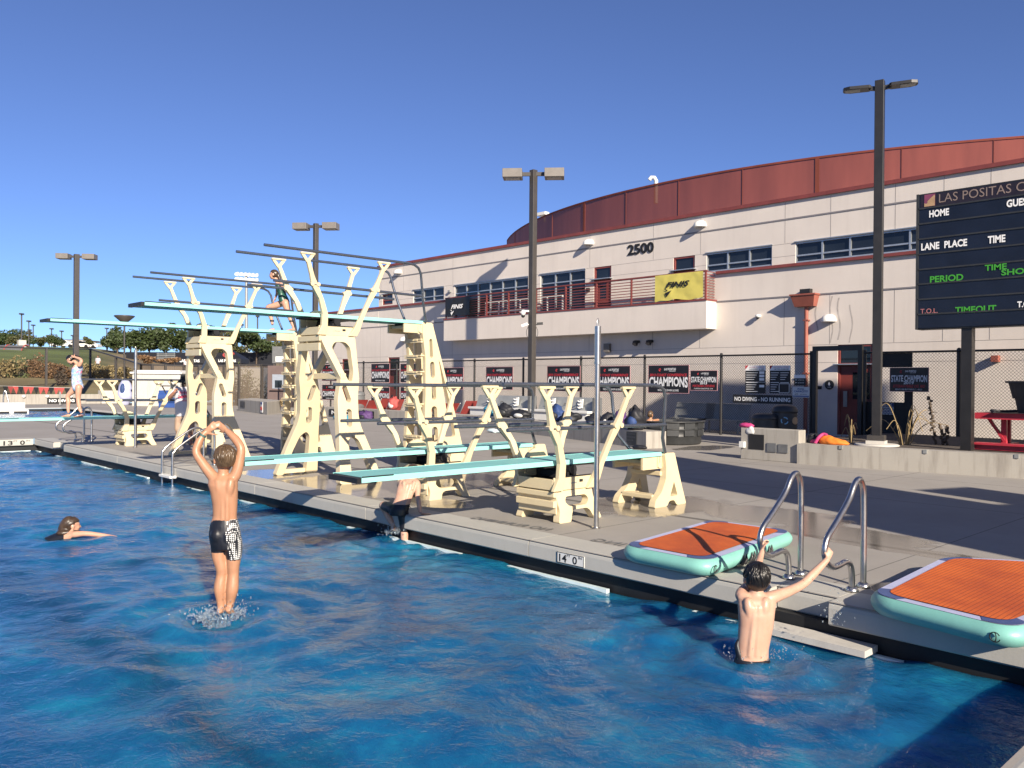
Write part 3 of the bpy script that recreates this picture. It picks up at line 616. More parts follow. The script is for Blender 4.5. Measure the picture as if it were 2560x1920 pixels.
rc = MB(); q = onp(1358, 535, 'X', 28.4); rc.box(28.2, 28.5, q[1]-.3, q[1]+.3, q[2]-.08, q[2]+.06); rc.tube([(28.4, q[1]-.1, 9.3), (28.4, q[1]-.1, q[2])], .03); rc.build('roof_floodlight', M['white'], bld)
# white furniture on the balcony
wf = MB()
for y_ in (24.3, 25.2, 26.1, 26.9, 27.7, 28.3, 29.2): wf.box(XB+.42, XB+.46, y_-.03, y_+.03, 4.0, 5.35)
wf.box(XB+.42, XB+.46, 24.3, 29.2, 5.33, 5.38); wf.box(XB+.42, XB+.46, 26.0, 29.2, 4.86, 4.9); single('folding_rack', wf, M['white'], 'white pipe rack leaning behind the red balcony railing', 'rack')
# banners
def drape(mb, X, y0, y1, z0, z1, seed, amp=.03, ny=40, nz=22):
    vs = []
    for j in range(nz+1):
        for i in range(ny+1):
            u, w = i/ny, j/nz; n_ = mnoise.noise(Vector((u*4+seed, w*2.2, seed))) + .5*mnoise.noise(Vector((u*9+seed, w*5, 3.1)))
            sag = .03*math.sin(u*math.pi*3+seed)*(1-w); vs.append((X-.03+amp*n_, y0+(y1-y0)*u, z0+(z1-z0)*w+sag+(.05*mnoise.noise(Vector((u*5, seed, 0))) if j == 0 else 0)))
    mb.add(vs, [(j*(ny+1)+i, j*(ny+1)+i+1, (j+1)*(ny+1)+i+1, (j+1)*(ny+1)+i) for j in range(nz) for i in range(ny)], True)
def banner(name, y0, y1, z0, z1, mat, ink, label, seed, bx, X=XR-.05):
    t = thing(name, label, 'banner', (X, (y0+y1)/2, z1), 'banners hung on the balcony railing'); b = MB(); drape(b, X, y0, y1, z0, z1, seed, .018); b.build('banner_cloth', mat, t, fix=False)
    k = MB(); L = y1-y0; H = z1-z0; f = lambda u, w: V(X-.062, y1-u*L, z0+w*H)
    text(k, 'FINIS', f(bx[0], bx[1]), YM, ZP, bx[2]*L, bx[3]*H, .035, .35)
    for a, b_, c in (((-.02,-.20),(.13,-.10),(.02,-.36)),((-.04,-.02),(.04,-.08),(.03,-.14))):
        k.add([f(bx[0]+p[0], bx[1]+p[1]) for p in (a, b_, c)], [(0,1,2)])
    k.build('lettering', ink, t)
banner('hanging_banner', 29.85, 31.66, 4.80, 5.66, M['bannerbk'], M['whitep'], 'black FINIS banner tied at the left end of the balcony railing', 3.3, (.26,.38,.50,.24))
banner('hanging_banner', 17.0, 19.12, 4.72, 5.68, M['yellow'], M['ink'], 'yellow FINIS banner tied at the right end of the balcony railing', 8.1, (.24,.48,.50,.22))
# unseen wing added outside the frame, shaped to shade deck and wall foot
du = V(math.sin(R(SUN_AZ)), math.cos(R(SUN_AZ)), 0); dn = V(math.cos(R(SUN_AZ)), -math.sin(R(SUN_AZ)), 0); TE = math.tan(R(SUN_EL))
blockers = thing('shade_blockers', 'stucco wing added out of view to shade the deck and wall', 'building', tuple(du*-1+dn*9.4))
def block(mb, p0, p1, a0, a1, z): mb.obox(du*(a0+a1)/2+dn*(p0+p1)/2+V(0,0,z/2), du*(a1-a0)/2, dn*(p1-p0)/2, V(0,0,z/2))
wb = MB(); block(wb, 8.1, 10.75, -4, -.6, 8.4); block(wb, 11.0, 12.2, -4, -1.2, 5.0); block(wb, 7.6, 14.2, -5, -1.8, 4.55); block(wb, 6.9, 16.0, -6, -2.4, 3.4); wb.build('tower', M['stucco'], blockers)  # invented blocks, sized so their shade falls on the deck
wb = MB(); wb.box(17.3, 18.4, -9.9, -2.5, 0, 11.85); wb.build('tower', M['stucco'], blockers)  # invented block, sized so its shade falls on the wall foot
# ------------------------------------------------------------------ diving boards
def rpoly(pts, r=.03, n=4):
    """round the corners of an outline"""
    out = []; L = len(pts)
    for i in range(L):
        p, a, b = V(*pts[i]), V(*pts[i-1]), V(*pts[(i+1) % L]); da, db = a-p, b-p; la, lb = np.linalg.norm(da), np.linalg.norm(db); q = min(r, la*.45, lb*.45)
        s, e = p+da/la*q, p+db/lb*q
        for k in range(n+1): t = k/n; out.append(tuple((1-t)**2*s+2*t*(1-t)*p+t*t*e))
    return out
def slot(cx_, cz, hw, hh, lean=0.0, n=7):
    o = []
    for k in range(n): a = math.pi*k/(n-1); o.append((cx_+lean*hh+hw*math.cos(a), cz+hh+hw*math.sin(a)))
    for k in range(n): a = math.pi+math.pi*k/(n-1); o.append((cx_-lean*hh+hw*math.cos(a), cz-hh+hw*math.sin(a)))
    return o
BX0 = 7.38
def springboard(Y, high, label, group):
    """x runs from the pool to the rear, y along the edge; z offset of the high stand is 2.02 m"""
    H = 2.02 if high else 0.0; o = V(BX0, Y, 0); root = thing('springboard', label, 'diving board', (BX0, Y, 0), group)
    P = lambda x, y, z: o+V(x, y, z)
    # board
    bx0, bx1, zt = (-3.14 if high else -3.0), 1.82, .722+H; hw = .255
    ztip = zt+(.0 if not high else .03)
    b = MB(); n = 12
    for i in range(n):
        xa, xb = bx0+.055+(bx1-bx0-.055)*i/n, bx0+.055+(bx1-bx0-.055)*(i+1)/n
        b.add([P(xa,-hw,zt), P(xb,-hw,zt), P(xb,hw,zt), P(xa,hw,zt)], [(0,1,2,3)])
    bo = b.build('board', M['board'], root)
    e = MB(); e.box(*(BX0+bx0+.05, BX0+bx1), Y-hw-.006, Y-hw, zt-.052, zt+.003); e.box(*(BX0+bx0+.05, BX0+bx1), Y+hw, Y+hw+.006, zt-.052, zt+.003); e.build('board_edge', M['boardside'], bo)
    e = MB(); e.box(BX0+bx0+.05, BX0+bx1, Y-hw, Y+hw, zt-.020, zt-.006)
    for k in range(5): yy = Y-hw+.05+k*.10; e.box(BX0+bx0+.06, BX0+bx1-.01, yy-.012, yy+.012, zt-.05, zt-.02)
    e.build('board_underside', M['board'], bo)
    e = MB(); e.box(BX0+bx0, BX0+bx0+.05, Y-hw-.006, Y+hw+.006, zt-.058, zt-.004); e.box(BX0+bx0+.05, BX0+bx0+.42, Y-hw-.010, Y-hw-.0062, zt-.004, zt+.008); e.build('tip_guard', M['black'], bo)
    e = MB(); e.box(BX0+bx1, BX0+bx1+.03, Y-hw-.004, Y+hw+.004, zt-.055, zt); e.box(BX0+bx1-.3, BX0+bx1, Y-hw*.8, Y+hw*.8, zt-.085, zt-.053); e.box(BX0-.45, BX0+.42, Y-hw-.004, Y+hw+.004, zt-.075, zt-.054); e.build('board_rubber', M['black'], bo)
    # fulcrum
    f = MB(); zb = .53+H
    for y in (-.31, .29): f.box(BX0-.34, BX0+.32, Y+y, Y+y+.02, zb-.155, zb)
    f.box(BX0-.34, BX0-.32, Y-.29, Y+.29, zb-.15, zb-.02); f.box(BX0+.30, BX0+.32, Y-.29, Y+.29, zb-.15, zb-.02); fo = f.build('fulcrum_box', M['cream'], root, .006)
    f = MB(); f.box(BX0-.30, BX0+.28, Y-.27, Y+.27, zb-.05, zb-.03); f.tube([P(.02,-.285,zb+.075), P(.02,.27,zb+.075)], .062, 16); f.box(BX0-.06, BX0+.10, Y-.26, Y+.26, zb-.03, zb+.05); f.tube([P(-.30,-.315,zb+.004), P(.30,-.315,zb+.004)], .008, 6); f.build('fulcrum_roller', M['black'], root)
    f = MB(); f.tube([P(-.02,.30,zb+.10), P(-.02,.34,zb+.10)], .20, 20); f.build('fulcrum_wheel', M['cream'], root)
    k = MB(); k.box(BX0+.10, BX0+.16, Y-.3135, Y-.3105, zb-.075, zb-.042); k.build('plate', M['black'], fo)
    k = MB(); text(k, 'J', P(-.075,-.3125,zb-.09), XP, ZP, .022, .06, -.005, .3); k.box(BX0-.05, BX0+.055, Y-.3125, Y-.3105, zb-.085, zb-.070); k.build('maker_mark', M['galv'], fo)
    # side panels of the fulcrum stand
    th = .10
    if not high:
        out = rpoly([(-.33,.36),(.32,.36),(.32,.31),(.36,.20),(.44,.04),(.44,0),(.30,0),(.26,.06),(.20,.125),(-.02,.125),(-.07,.10),(-.10,.0),(-.33,.0),(-.30,.12),(-.28,.22)], .03)
        out = rpoly([(-.34,.37),(.33,.37),(.33,.29),(.36,.18),(.45,0),(.32,0),(.25,.11),(.20,.14),(.0,.14),(-.06,.12),(-.10,0),(-.31,0),(-.27,.14),(-.30,.25)], .03)
        hl = [rpoly([(-.15,.30),(.20,.30),(.25,.24),(.20,.18),(-.10,.18),(-.17,.24)], .04)]
        for s in (-1, 1):
            y0 = -.31 if s < 0 else .31; mb = MB(); out_, hl_ = (out, hl)
            mb.poly(out_, hl_, P(0, y0+s*.0+s*.06, 0), XP, V(0, -s*.16, 1), V(0, -s*th, 0)); mb.build('side_panel', M['cream'], root, .006)
        c = MB()
        for z0, z1, d in ((.30,.365,.03),(.18,.26,.05)): c.box(BX0-.345-d*.2, BX0-.30, Y-.32, Y+.32, z0, z1)
        c.box(BX0-.31, BX0-.29, Y-.32, Y+.32, .10, .37); c.build('front_plate', M['cream'], root, .008)
    else:
        zt_ = zb-.155
        def panel(s):
            # right panel (s=-1): diagonal strut from the pool side, vertical strut at the rear; the left one is turned about
            out = [(-.34,zt_),(.34,zt_),(.32,2.17),(.30,1.68),(.22,1.35),(.18,1.08),(.22,.90),(.36,.50),(.53,0),(.36,0),(.30,.14),(.20,.46),(.11,.70),(.02,.76),(-.05,.70),(-.06,.40),(-.07,.05),(-.07,0),(-.31,0),(-.29,.10),(-.24,.40),(-.20,.80),(-.20,1.08),(-.14,1.40),(-.05,1.68),(-.20,2.0),(-.30,2.20)]
            out = [(-.34,zt_),(.34,zt_),(.33,2.17),(.31,1.68),(.24,1.40),(.20,1.08),(.22,.90),(.34,.55),(.50,0),(.35,0),(.24,.42),(.14,.68),(.03,.76),(-.05,.68),(-.07,.40),(-.08,0),(-.31,0),(-.25,.45),(-.20,.85),(-.18,1.08),(-.15,1.35),(-.04,1.68),(-.25,2.15)]
            hl = [rpoly([(-.14,2.20),(-.06,2.29),(.14,2.29),(.22,2.20),(.22,1.80),(.17,1.64),(.10,1.64)], .05), slot(.03,1.43,.05,.09,-.25), slot(.02,1.04,.055,.09,.12)]
            q = lambda pl: [(-x, z) for x, z in pl] if s > 0 else pl
            mb = MB(); y0 = s*.95; mb.poly(q(rpoly(out, .05)), [q(h) for h in hl], P(0, y0, 0), XP, V(0, -s*(.63/zt_), 1), V(0, -s*.13, 0)); po = mb.build('side_panel', M['cream'], root, .008)
            c = MB(); c.beam(P(-.28*-s if s > 0 else -.28, s*.90, .06), P(.44*-s if s > 0 else .44, s*.90, .06), .10, .07); c.build('foot_bar', M['cream'], po)
        panel(-1); panel(1)
        c = MB()
        for x0, x1, z0, z1 in ((-.36,-.33,zt_-.10,zt_-.01),(-.37,-.33,zt_-.26,zt_-.13)): c.box(BX0+x0, BX0+x1, Y-.36, Y+.36, z0, z1)
        c.build('front_plate', M['cream'], root, .008)
        c = MB()
        for z in (1.80,):
            c.beam(P(0,-.52,1.72), P(0,.52,1.72), .10, .10)
        c.build('cross_tube', M['cream'], root, .01)
    # uprights with forked heads
    KS = 1.055 if high else 1.0
    def upright(s, pts, name='upright'):
        mb = MB(); n = len(pts)
        for i in range(n-1):
            (x0,y0,z0,w0,d0),(x1,y1,z1,w1,d1) = pts[i], pts[i+1]
            vs = []
            for (x,y,z,w,d) in (pts[i], pts[i+1]):
                z = .375+(z-.375)*KS; vs += [P(x-w/2,y-d/2,z+H), P(x+w/2,y-d/2,z+H), P(x+w/2,y+d/2,z+H), P(x-w/2,y+d/2,z+H)]
            mb.add(vs, [(0,1,5,4),(1,2,6,5),(2,3,7,6),(3,0,4,7)]+([(0,1,2,3)] if i == 0 else [])+([(4,5,6,7)] if i == n-2 else []))
        xt, yt, zt2 = pts[-1][:3]; zt2 = .375+(zt2-.375)*KS
        for dx in (-1, 1): mb.beam(P(xt, yt, zt2-.04+H), P(xt+dx*.10, yt, zt2+.085+H), .05, .035, XP)
        mb.box(*(P(xt-.125,0,0)[0], P(xt+.125,0,0)[0]), P(0,yt-.03,0)[1], P(0,yt+.03,0)[1], zt2+.075+H, zt2+.105+H)
        return mb.build(name, M['cream'], root, .006)
    for s in (-1, 1):
        yy = lambda a: s*a
        upright(s, [(-.31,yy(.33),.375,.16,.05),(-.27,yy(.345),.52,.11,.06),(-.27,yy(.36),.70,.10,.065),(-.36,yy(.395),.92,.085,.06),(-.50,yy(.43),1.12,.12,.06),(-.56,yy(.45),1.26,.075,.05),(-.655,yy(.48),1.50,.065,.05)])
        upright(s, [(.28,yy(.33),.375,.16,.05),(.34,yy(.345),.47,.13,.06),(.42,yy(.365),.66,.085,.06),(.54,yy(.40),.92,.085,.055),(.645,yy(.43),1.12,.12,.06),(.70,yy(.45),1.26,.075,.05),(.80,yy(.48),1.50,.065,.05)])
        # clamps and rails
        zr = (1.70 if high else 1.625)+H; zm = (1.175 if high else 1.125)+H; r_ = .023; ks = (zr-H)/1.625
        rl_ = MB(); tail = [P(1.30,yy(.48),zr), P(1.45,yy(.475),zr-.012), P(1.55,yy(.465),zr-.06), P(1.61,yy(.455),zr-.15), P(1.64,yy(.44),zr-.30), P(1.72,yy(.38),zr-.62), P(1.85,yy(.30),.70+H)] if high else [P(1.30,yy(.48),zr), P(1.46,yy(.475),zr-.015), P(1.56,yy(.465),zr-.06), P(1.61,yy(.455),zr-.15), P(1.62,yy(.44),zr-.35), P(1.66,yy(.38),zr-.70), P(1.84,yy(.29),.70)]
        rl_.tube([P(-1.40 if high else -1.32,yy(.48),zr)]+tail, r_, 10); rl_.build('top_rail', M['rail'], root)
        rm = MB(); rm.tube([P(-1.22,yy(.445),zm), P(1.655,yy(.425),zm-.02)], r_, 10); rm.build('mid_rail', M['rail'], root)
        for x in (-.50, .645):
            k = MB()
            for dx in (-.055, .055): k.tube([P(x+dx,yy(.40),zm), P(x+dx,yy(.475),zm)], .032, 10)
            k.build('rail_clamp', M['cream'], root)
    # rear stand
    rb = MB(); rb.box(BX0+1.45, BX0+1.92, Y-.24, Y+.24, .58+H, .63+H)
    for y in (-.26, .22): rb.box(BX0+1.40, BX0+1.95, Y+y, Y+y+.04, .50+H, .66+H)
    for k in range(4): rb.box(BX0+1.70+k*.055, BX0+1.715+k*.055, Y-.275, Y-.262, .52+H, .66+H)
    rb.tube([P(1.74,-.28,.55+H), P(1.74,.28,.55+H)], .035, 10); rb.build('hinge_bracket', M['cream'], root, .004)
    if not high:
        out = rpoly([(1.80,.71),(2.02,.71),(2.08,.50),(2.14,.30),(2.24,0),(2.02,0),(1.97,.07),(1.86,.07),(1.80,0),(1.52,0),(1.56,.10),(1.70,.20),(1.80,.36),(1.82,.50)], .03)
        hl = [rpoly([(1.98,.32),(2.05,.13),(1.88,.13)], .02)]
        for s in (-1, 1): mb = MB(); mb.poly(out, hl, P(0, s*.36, 0), XP, V(0, -s*.06, 1), V(0, -s*.10, 0)); mb.build('rear_panel', M['cream'], root, .01)
        c = MB(); c.box(BX0+1.78, BX0+1.86, Y-.26, Y+.26, .40, .46); c.box(BX0+1.6, BX0+1.75, Y-.26, Y+.26, .10, .16); c.build('rear_crossbar', M['cream'], root, .01)
    else:
        for s in (-1, 1):
            out = [(1.80,2.72),(2.02,2.72),(2.12,2.40),(2.55,1.05),(2.85,.0),(2.50,0),(2.46,.14),(2.30,.14),(2.26,0),(1.80,0),(1.82,.6),(1.86,1.4),(1.86,2.1),(1.80,2.5)]
            hl = [slot(1.99,2.25,.035,.14,-.05), slot(2.02,1.86,.05,.10,-.05), slot(2.05,1.45,.05,.09,-.05), slot(2.06,1.05,.065,.08,-.05), slot(2.07,.68,.07,.07,-.05), rpoly([(2.00,.46),(2.42,.46),(2.46,.24),(2.00,.24)], .06), rpoly([(2.16,2.06),(2.20,1.98),(2.50,1.02),(2.46,.98),(2.36,1.02)], .01), rpoly([(2.28,.92),(2.50,.92),(2.56,.62),(2.28,.62)], .06)]
            mb = MB(); mb.poly(rpoly(out, .04), hl, P(0, s*.33, 0), XP, V(0, -s*.02, 1), V(0, -s*.09, 0)); mb.build('ladder_side', M['cream'], root, .008)
        for i in range(8):
            z = .33+.294*i; mb = MB()
            for k in range(5):
                y0, y1 = -.25+.10*k, -.25+.10*(k+1); d = .018*math.cos(math.pi*(k+.5-2.5)/5); mb.box(BX0+1.78-d, BX0+1.90, Y+y0, Y+y1, z+(.012 if k in (0,4) else 0), z+.035)
            mb.box(BX0+1.78, BX0+1.82, Y-.25, Y+.25, z-.035, z); mb.build('rung', M['cream'], root)
    return root
G1 = 'low springboards along the pool edge'; G3 = 'high springboards along the pool edge'
sb1 = springboard(7.05, False, 'low aqua springboard nearest the camera, beside the slim steel pole', G1)
for y_, l_ in ((9.52, 'second low aqua springboard, between the nearest low one and the high towers'), (21.6, 'low aqua springboard at the far end, with the girl in the floral swimsuit on it')):
    c = copy_tree(sb1); c.location = (BX0, y_, -.03 if y_ < 12 else 0); c['label'] = l_; ORG[c.name] = V(BX0, y_, 0)
sb3 = springboard(12.39, True, 'nearer high aqua springboard on a tall cream tower, empty', G3)
c = copy_tree(sb3); c.location = (BX0, 17.1, 0); c['label'] = 'farther high aqua springboard on a tall cream tower, girl in green standing on it'
# slim steel poles on the edge
def pole(name, x, y, z1, label):
    t = thing(name, label, 'pole', (x, y, 0)); p = MB(); p.tube([(x, y, 0), (x, y, z1-.42)], .031, 14); p.build('shaft', M['steel'], t)
    q = MB(); q.tube([(x, y, z1-.44), (x, y, z1-.03)], .036, 14); q.tube([(x, y, z1-.46), (x, y, z1-.43)], .044, 14); q.tube([(x, y, .004), (x, y, .02)], .05, 14); q.tube([(x-.015, y, z1-.03), (x-.015, y, z1+.03), (x, y, z1+.055), (x+.015, y, z1+.03), (x+.015, y, z1-.03)], .006, 6); q.build('collar', M['steel'], t)
pole('steel_pole', 7.17, 6.2, 2.32, 'tall slim stainless pole standing beside the nearest springboard')
pole('steel_pole', 7.14, 20.75, 2.37, 'slim stainless pole standing in front of the far low springboard')
# ------------------------------------------------------------------ pool ladders (figure-four grab rails)
def smooth(pts, n=6):
    """Catmull-Rom through the points"""
    P = [V(*p) for p in pts]; P = [2*P[0]-P[1]]+P+[2*P[-1]-P[-2]]; out = []
    for i in range(1, len(P)-2):
        for k in range(n):
            t = k/n; a, b, c, d = P[i-1:i+3]; out.append(.5*((2*b)+(-a+c)*t+(2*a-5*b+4*c-d)*t*t+(-a+3*b-3*c+d)*t**3))
    out.append(P[-2]); return out
def grab_rail(x0, y, label, r=.024):
    t = thing('grab_rail', label, 'handrail', (x0, y, 0), 'curved grab rails at the pool recesses'); q = lambda x, z: (x0+x, y, z)
    loop = smooth([q(.215,0), q(.215,.35), q(.213,.66), q(.200,.80), q(.150,.880), q(.085,.885), q(.025,.84), q(-.06,.74), q(-.25,.60), q(-.40,.50), q(-.455,.43), q(-.46,.36), q(-.42,.29), q(-.33,.245), q(-.22,.245), q(-.11,.255), q(-.03,.225), q(.005,.14), q(.01,0)], 6)
    p = MB(); p.tube(loop, r, 14); p.build('rail_loop', M['steel'], t)
    for x in (.215, .01):
        e = MB(); e.lathe(q(x, .006), [(.0,.0),(.052,0),(.052,.012),(.040,.030),(.03,.036)], 20); e.build('escutcheon', M['steel'], t)
grab_rail(6.55, 3.52, 'steel grab rail between the first orange mat and the climbing boy')
grab_rail(6.53, 2.965, 'steel grab rail beside the nearer orange mat')
grab_rail(6.72, 23.34, 'steel grab rail at the far pool corner, nearer of the far pair')
grab_rail(6.72, 23.96, 'steel grab rail at the far pool corner, farther of the far pair')
t = thing('pool_ladder', 'steel pool ladder with white steps hooked over the edge beside the leaping boy', 'ladder', (6.1, 15.8, 0))
for y in (15.57, 16.07):
    p = MB(); p.tube(smooth([(6.03,y,-1.0),(6.03,y,-.35),(6.03,y,.20),(6.06,y,.30),(6.16,y,.40),(6.45,y,.60),(6.60,y,.685),(6.70,y,.70),(6.79,y,.66),(6.83,y,.55),(6.83,y,.25),(6.83,y,0)], 5), .021, 12); p.build('side_rail', M['steel'], t)
    p = MB(); p.tube([(6.04,y,.12),(6.82,y,.12)], .016, 8); p.build('brace', M['steel'], t); p = MB(); p.lathe((6.83,y,.004), [(0,0),(.05,0),(.05,.012),(.03,.03)], 16); p.build('escutcheon', M['steel'], t)
for z in (-.20, -.48): p = MB(); p.box(5.97, 6.10, 15.55, 16.09, z, z+.05); p.build('step', M['white'], t, .01)
# ------------------------------------------------------------------ inflatable mats
def mat_float(c4, z0, th, label, mark, flip=False):
    """c4: the four top corners on the deck (x, y), in order round the mat"""
    c4 = [V(*p, 0) for p in c4]; cen = sum(c4)/4; t = thing('inflatable_mat', label, 'mat', (cen[0], cen[1], 0), 'inflatable mats on the pool edge')
    def ring(off, z, rr, n=7):
        o = []
        for i in range(4):
            p, a, b = c4[i], c4[i-1], c4[(i+1) % 4]; da, db = unit(a-p), unit(b-p); pp = p+(da+db)*off
            s, e = pp+da*rr, pp+db*rr
            for k in range(n+1): u = k/n; v = (1-u)**2*s+2*u*(1-u)*pp+u*u*e; o.append(v+V(0,0,z))
        return o
    mb = MB(); vs = []; prof = [(.03,.0),(.005,.02),(-.015,.055),(-.02,.08),(-.015,.105),(.005,.135),(.03,.15)]
    for off, z in prof: vs += ring(off, z0+z*th/.15, .22-off)
    n = len(vs)//len(prof); mb.add(vs, [(i*n+j, i*n+(j+1)%n, (i+1)*n+(j+1)%n, (i+1)*n+j) for i in range(len(prof)-1) for j in range(n)], True); mb.add(vs[-n:], [tuple(range(n))]); mb.add(vs[:n], [tuple(range(n))[::-1]]); so = mb.build('mat_body', M['matside'], t)
    e = MB(); a, b = ring(.028, z0+th+.003, .2), ring(.12, z0+th+.003, .16); n = len(a); e.add(a+b, [(j, (j+1)%n, n+(j+1)%n, n+j) for j in range(n)]); e.build('edge_trim', M['matedge'], t)
    for i in range(4):
        m = n//4; s = MB(); a_, b_ = ring(.03, z0+th+.006, .2)[i*m:(i+1)*m], ring(.118, z0+th+.006, .16)[i*m:(i+1)*m]; s.add(a_+b_, [(j, j+1, m+j+1, m+j) for j in range(m-1)]); s.build('corner_patch', M['matblue'], t)
    f = MB(); f.add(ring(.112, z0+th+.010, .15), [tuple(range(n))]); f.build('foam_deck', M['foam'], t)
    # loops and handles along the side
    h = MB(); p, q = c4[mark], c4[(mark+1) % 4]; u = unit(q-p); nrm = np.cross(u, V(0,0,1)); 
    if nrm@(cen-p) > 0: nrm = -nrm
    for s in ((.33, .42, .62) if not flip else ()):
        for d in (-.03, .03):
            b0 = p+(q-p)*s+u*d+nrm*.016+V(0,0,z0+.03); h.tube([b0-V(0,0,.01), b0+nrm*.022+V(0,0,.03), b0+u*.018+nrm*.012+V(0,0,.075)], [.020,.014,.003], 6)
    if h.f: h.build('handle', M['black'], t)
    L = MB(); p, q = c4[(mark+0) % 4], c4[(mark+1) % 4]; cpt = (q-u*.13 if flip else p+u*.10)+nrm*.017+V(0,0,z0+th*.5)
    L.tube([cpt+u*(.032*math.cos(a))+V(0,0,.030*math.sin(a)) for a in np.linspace(.5, 6.0, 16)], .0035, 5); L.tube([cpt+u*(.012*math.cos(a)-.004)+V(0,0,.030*math.sin(a)) for a in np.linspace(-1.3, 1.6, 9)], .0035, 5); L.build('emblem', M['ink'], t)
    return t
def dk(px, py, z=.13): return tuple(onp(px, py, 'Z', z)[:2])
mat_float([dk(1771, 1412), dk(1991, 1332), dk(1775, 1303), dk(1546, 1368)], .012, .138, 'orange topped aqua inflatable mat under the shadow of the grab rails', 0)
mat_float([dk(2545, 1590, .12), dk(2905, 1428, .12), dk(2358, 1396, .13), dk(2163, 1494, .12)], .012, .138, 'orange topped aqua inflatable mat cut by the right edge of the view', 3, True)
# ------------------------------------------------------------------ seat walls and planters
def polywall(mb, base, h, w):
    base = [V(*p, 0) for p in base]; nb = []
    for i, p in enumerate(base):
        d = unit(base[min(i+1, len(base)-1)]-base[max(i-1, 0)]); n = np.cross(d, V(0,0,1)); n = n if n[0] > 0 else -n; nb.append(p+n*w)
    for i in range(len(base)-1):
        a, b, c, d = base[i], base[i+1], nb[i+1], nb[i]; H = V(0,0,h); mb.add([a,b,c,d,a+H,b+H,c+H,d+H], [(0,1,5,4),(2,3,7,6),(4,5,6,7)]+([(3,0,4,7)] if i == 0 else [])+([(1,2,6,5)] if i == len(base)-2 else []))
sw = MB(); polywall(sw, [(16.85,12.94),(17.92,16.56),(18.85,19.99),(19.40,23.2),(19.75,27.3),(19.9,30.4),(19.9,34.2)], .43, .62)
swt = thing('seat_wall', 'long curved concrete seat wall with bags lying on it', 'seat wall', (18.5, 20, 0)); sw.build('wall_body', M['concrete'], swt)
sg = MB(); p0 = V(16.85,12.94,0); d0 = unit(V(1.07,3.62,0)); sg.obox(p0+d0*.62+V(-.012,.003,.22), d0*.22, V(.006,0,0), V(0,0,.17)); sg.build('plaque', M['dkgrey'], swt)
k = MB()
for i, w_ in enumerate(('NO DIVING', 'NO RUNNING', 'SHALLOW', 'WATER')): text(k, w_, p0+d0*.80+V(-.022,.006,.32-.085*i), -d0, ZP, .36*min(1, len(w_)/9), .045, .01)
k.build('lettering', M['grey'], swt)
ns = MB(); y1 = onp(824, 1034, 'X', 19.88)[1]; ns.box(19.85, 19.89, y1-3.6, y1, .06, .36); nst = thing('no_diving_sign', 'black NO DIVING sign on the seat wall behind the high tower', 'sign', (19.87, y1-1.8, .06)); ns.build('sign_panel', M['ink'], nst)
k = MB(); text(k, 'NO DIVING', (19.845, y1-.22, .13), YM, ZP, 3.1, .17, .02); k.build('lettering', M['whitep'], nst)
lw_ = MB(); polywall(lw_, [(16.9,4.4),(16.62,5.9),(16.35,7.5),(16.25,8.56)], .42, .36); polywall(lw_, [(17.9,-.5),(17.4,2.2),(16.9,4.38)], .42, .36)
lwt = thing('planter_wall', 'low stained concrete planter wall running out of view on the right', 'wall', (16.6, 5, 0)); lw_.build('wall_body', M['concrete'], lwt)
for y_ in (7.66, 6.13, 4.66):
    x_ = np.interp(y_, [4.4, 5.9, 7.5, 8.56], [16.9, 16.62, 16.35, 16.25]); c_ = MB(); c_.box(x_-.02, x_+.10, y_-.035, y_+.035, .36, .43); c_.build('skate_stop', M['galv'], lwt)
pl = MB(); pl.add([(17.0,4.4,.34),(16.6,7.5,.34),(16.55,9.6,.34),(23.2,9.6,.34),(23.2,-6,.34),(18.2,-6,.34),(17.3,2.2,.34)], [(0,1,2,3,4,5,6)]); struct('planter_bed', pl, plain('mulch', (.07,.055,.045), .95, var=.4, sc=7, bmp=.8, bsc=14))
tw = thing('utility_wall', 'stained concrete utility wall with dark panel and outlet boxes', 'wall', (16.4, 9.2, 0))
b = MB(); b.box(16.32, 16.62, 8.56, 9.93, 0, .69); b.build('wall_body', M['concrete'], tw, .012)
def onbox(px, py): return onp(px, py, 'X', 16.32)
for (x0, y0, x1, y1, mt, nm, th) in ((1872,1085,1910,1125,'ink','dark_panel',.012),(1918,1107,1941,1131,'grey','outlet_box',.02),(1946,1110,1970,1133,'grey','outlet_box',.02),(1852,1103,1864,1119,'white','lamp_cube',.08)):
    a, c_ = onbox(x0, y0), onbox(x1, y1); b = MB(); b.box(16.32-th, 16.322, min(a[1],c_[1]), max(a[1],c_[1]), c_[2], a[2]); b.build(nm, M[mt], tw, .004)
# ------------------------------------------------------------------ chain-link fence
XFN = 23.4; ZF = 2.56
fence = thing('chain_link_fence', 'black chain link fence in front of the cream building', 'fence', (XFN, 20, 0))
fposts = [44.0, 41.0, 38.9, 35.77, 32.9, 30.3, 27.19, 24.17, 21.05, 18.06, 14.97, 11.9]
def fpanel(a, b): m = MB(); m.add([(XFN, a, .06), (XFN, b, .06), (XFN, b, ZF), (XFN, a, ZF)], [(0,1,2,3)]); m.build('mesh_panel', M['chain'], fence, fix=False)
fall = fposts+[10.3, 7.83, 4.6, 1.4, -2]
for y in fall: p = MB(); p.tube([(XFN, y, 0), (XFN, y, ZF+.06)], .045 if y != 7.83 else .06, 10); p.ell((XFN, y, ZF+.06), (.05,.05,.03), None, 8, 5); p.build('post', M['blackm'], fence)
for a, b in zip(fposts, fposts[1:]): fpanel(a, b)
for a, b in zip(fall[12:], fall[13:]): fpanel(a, b)
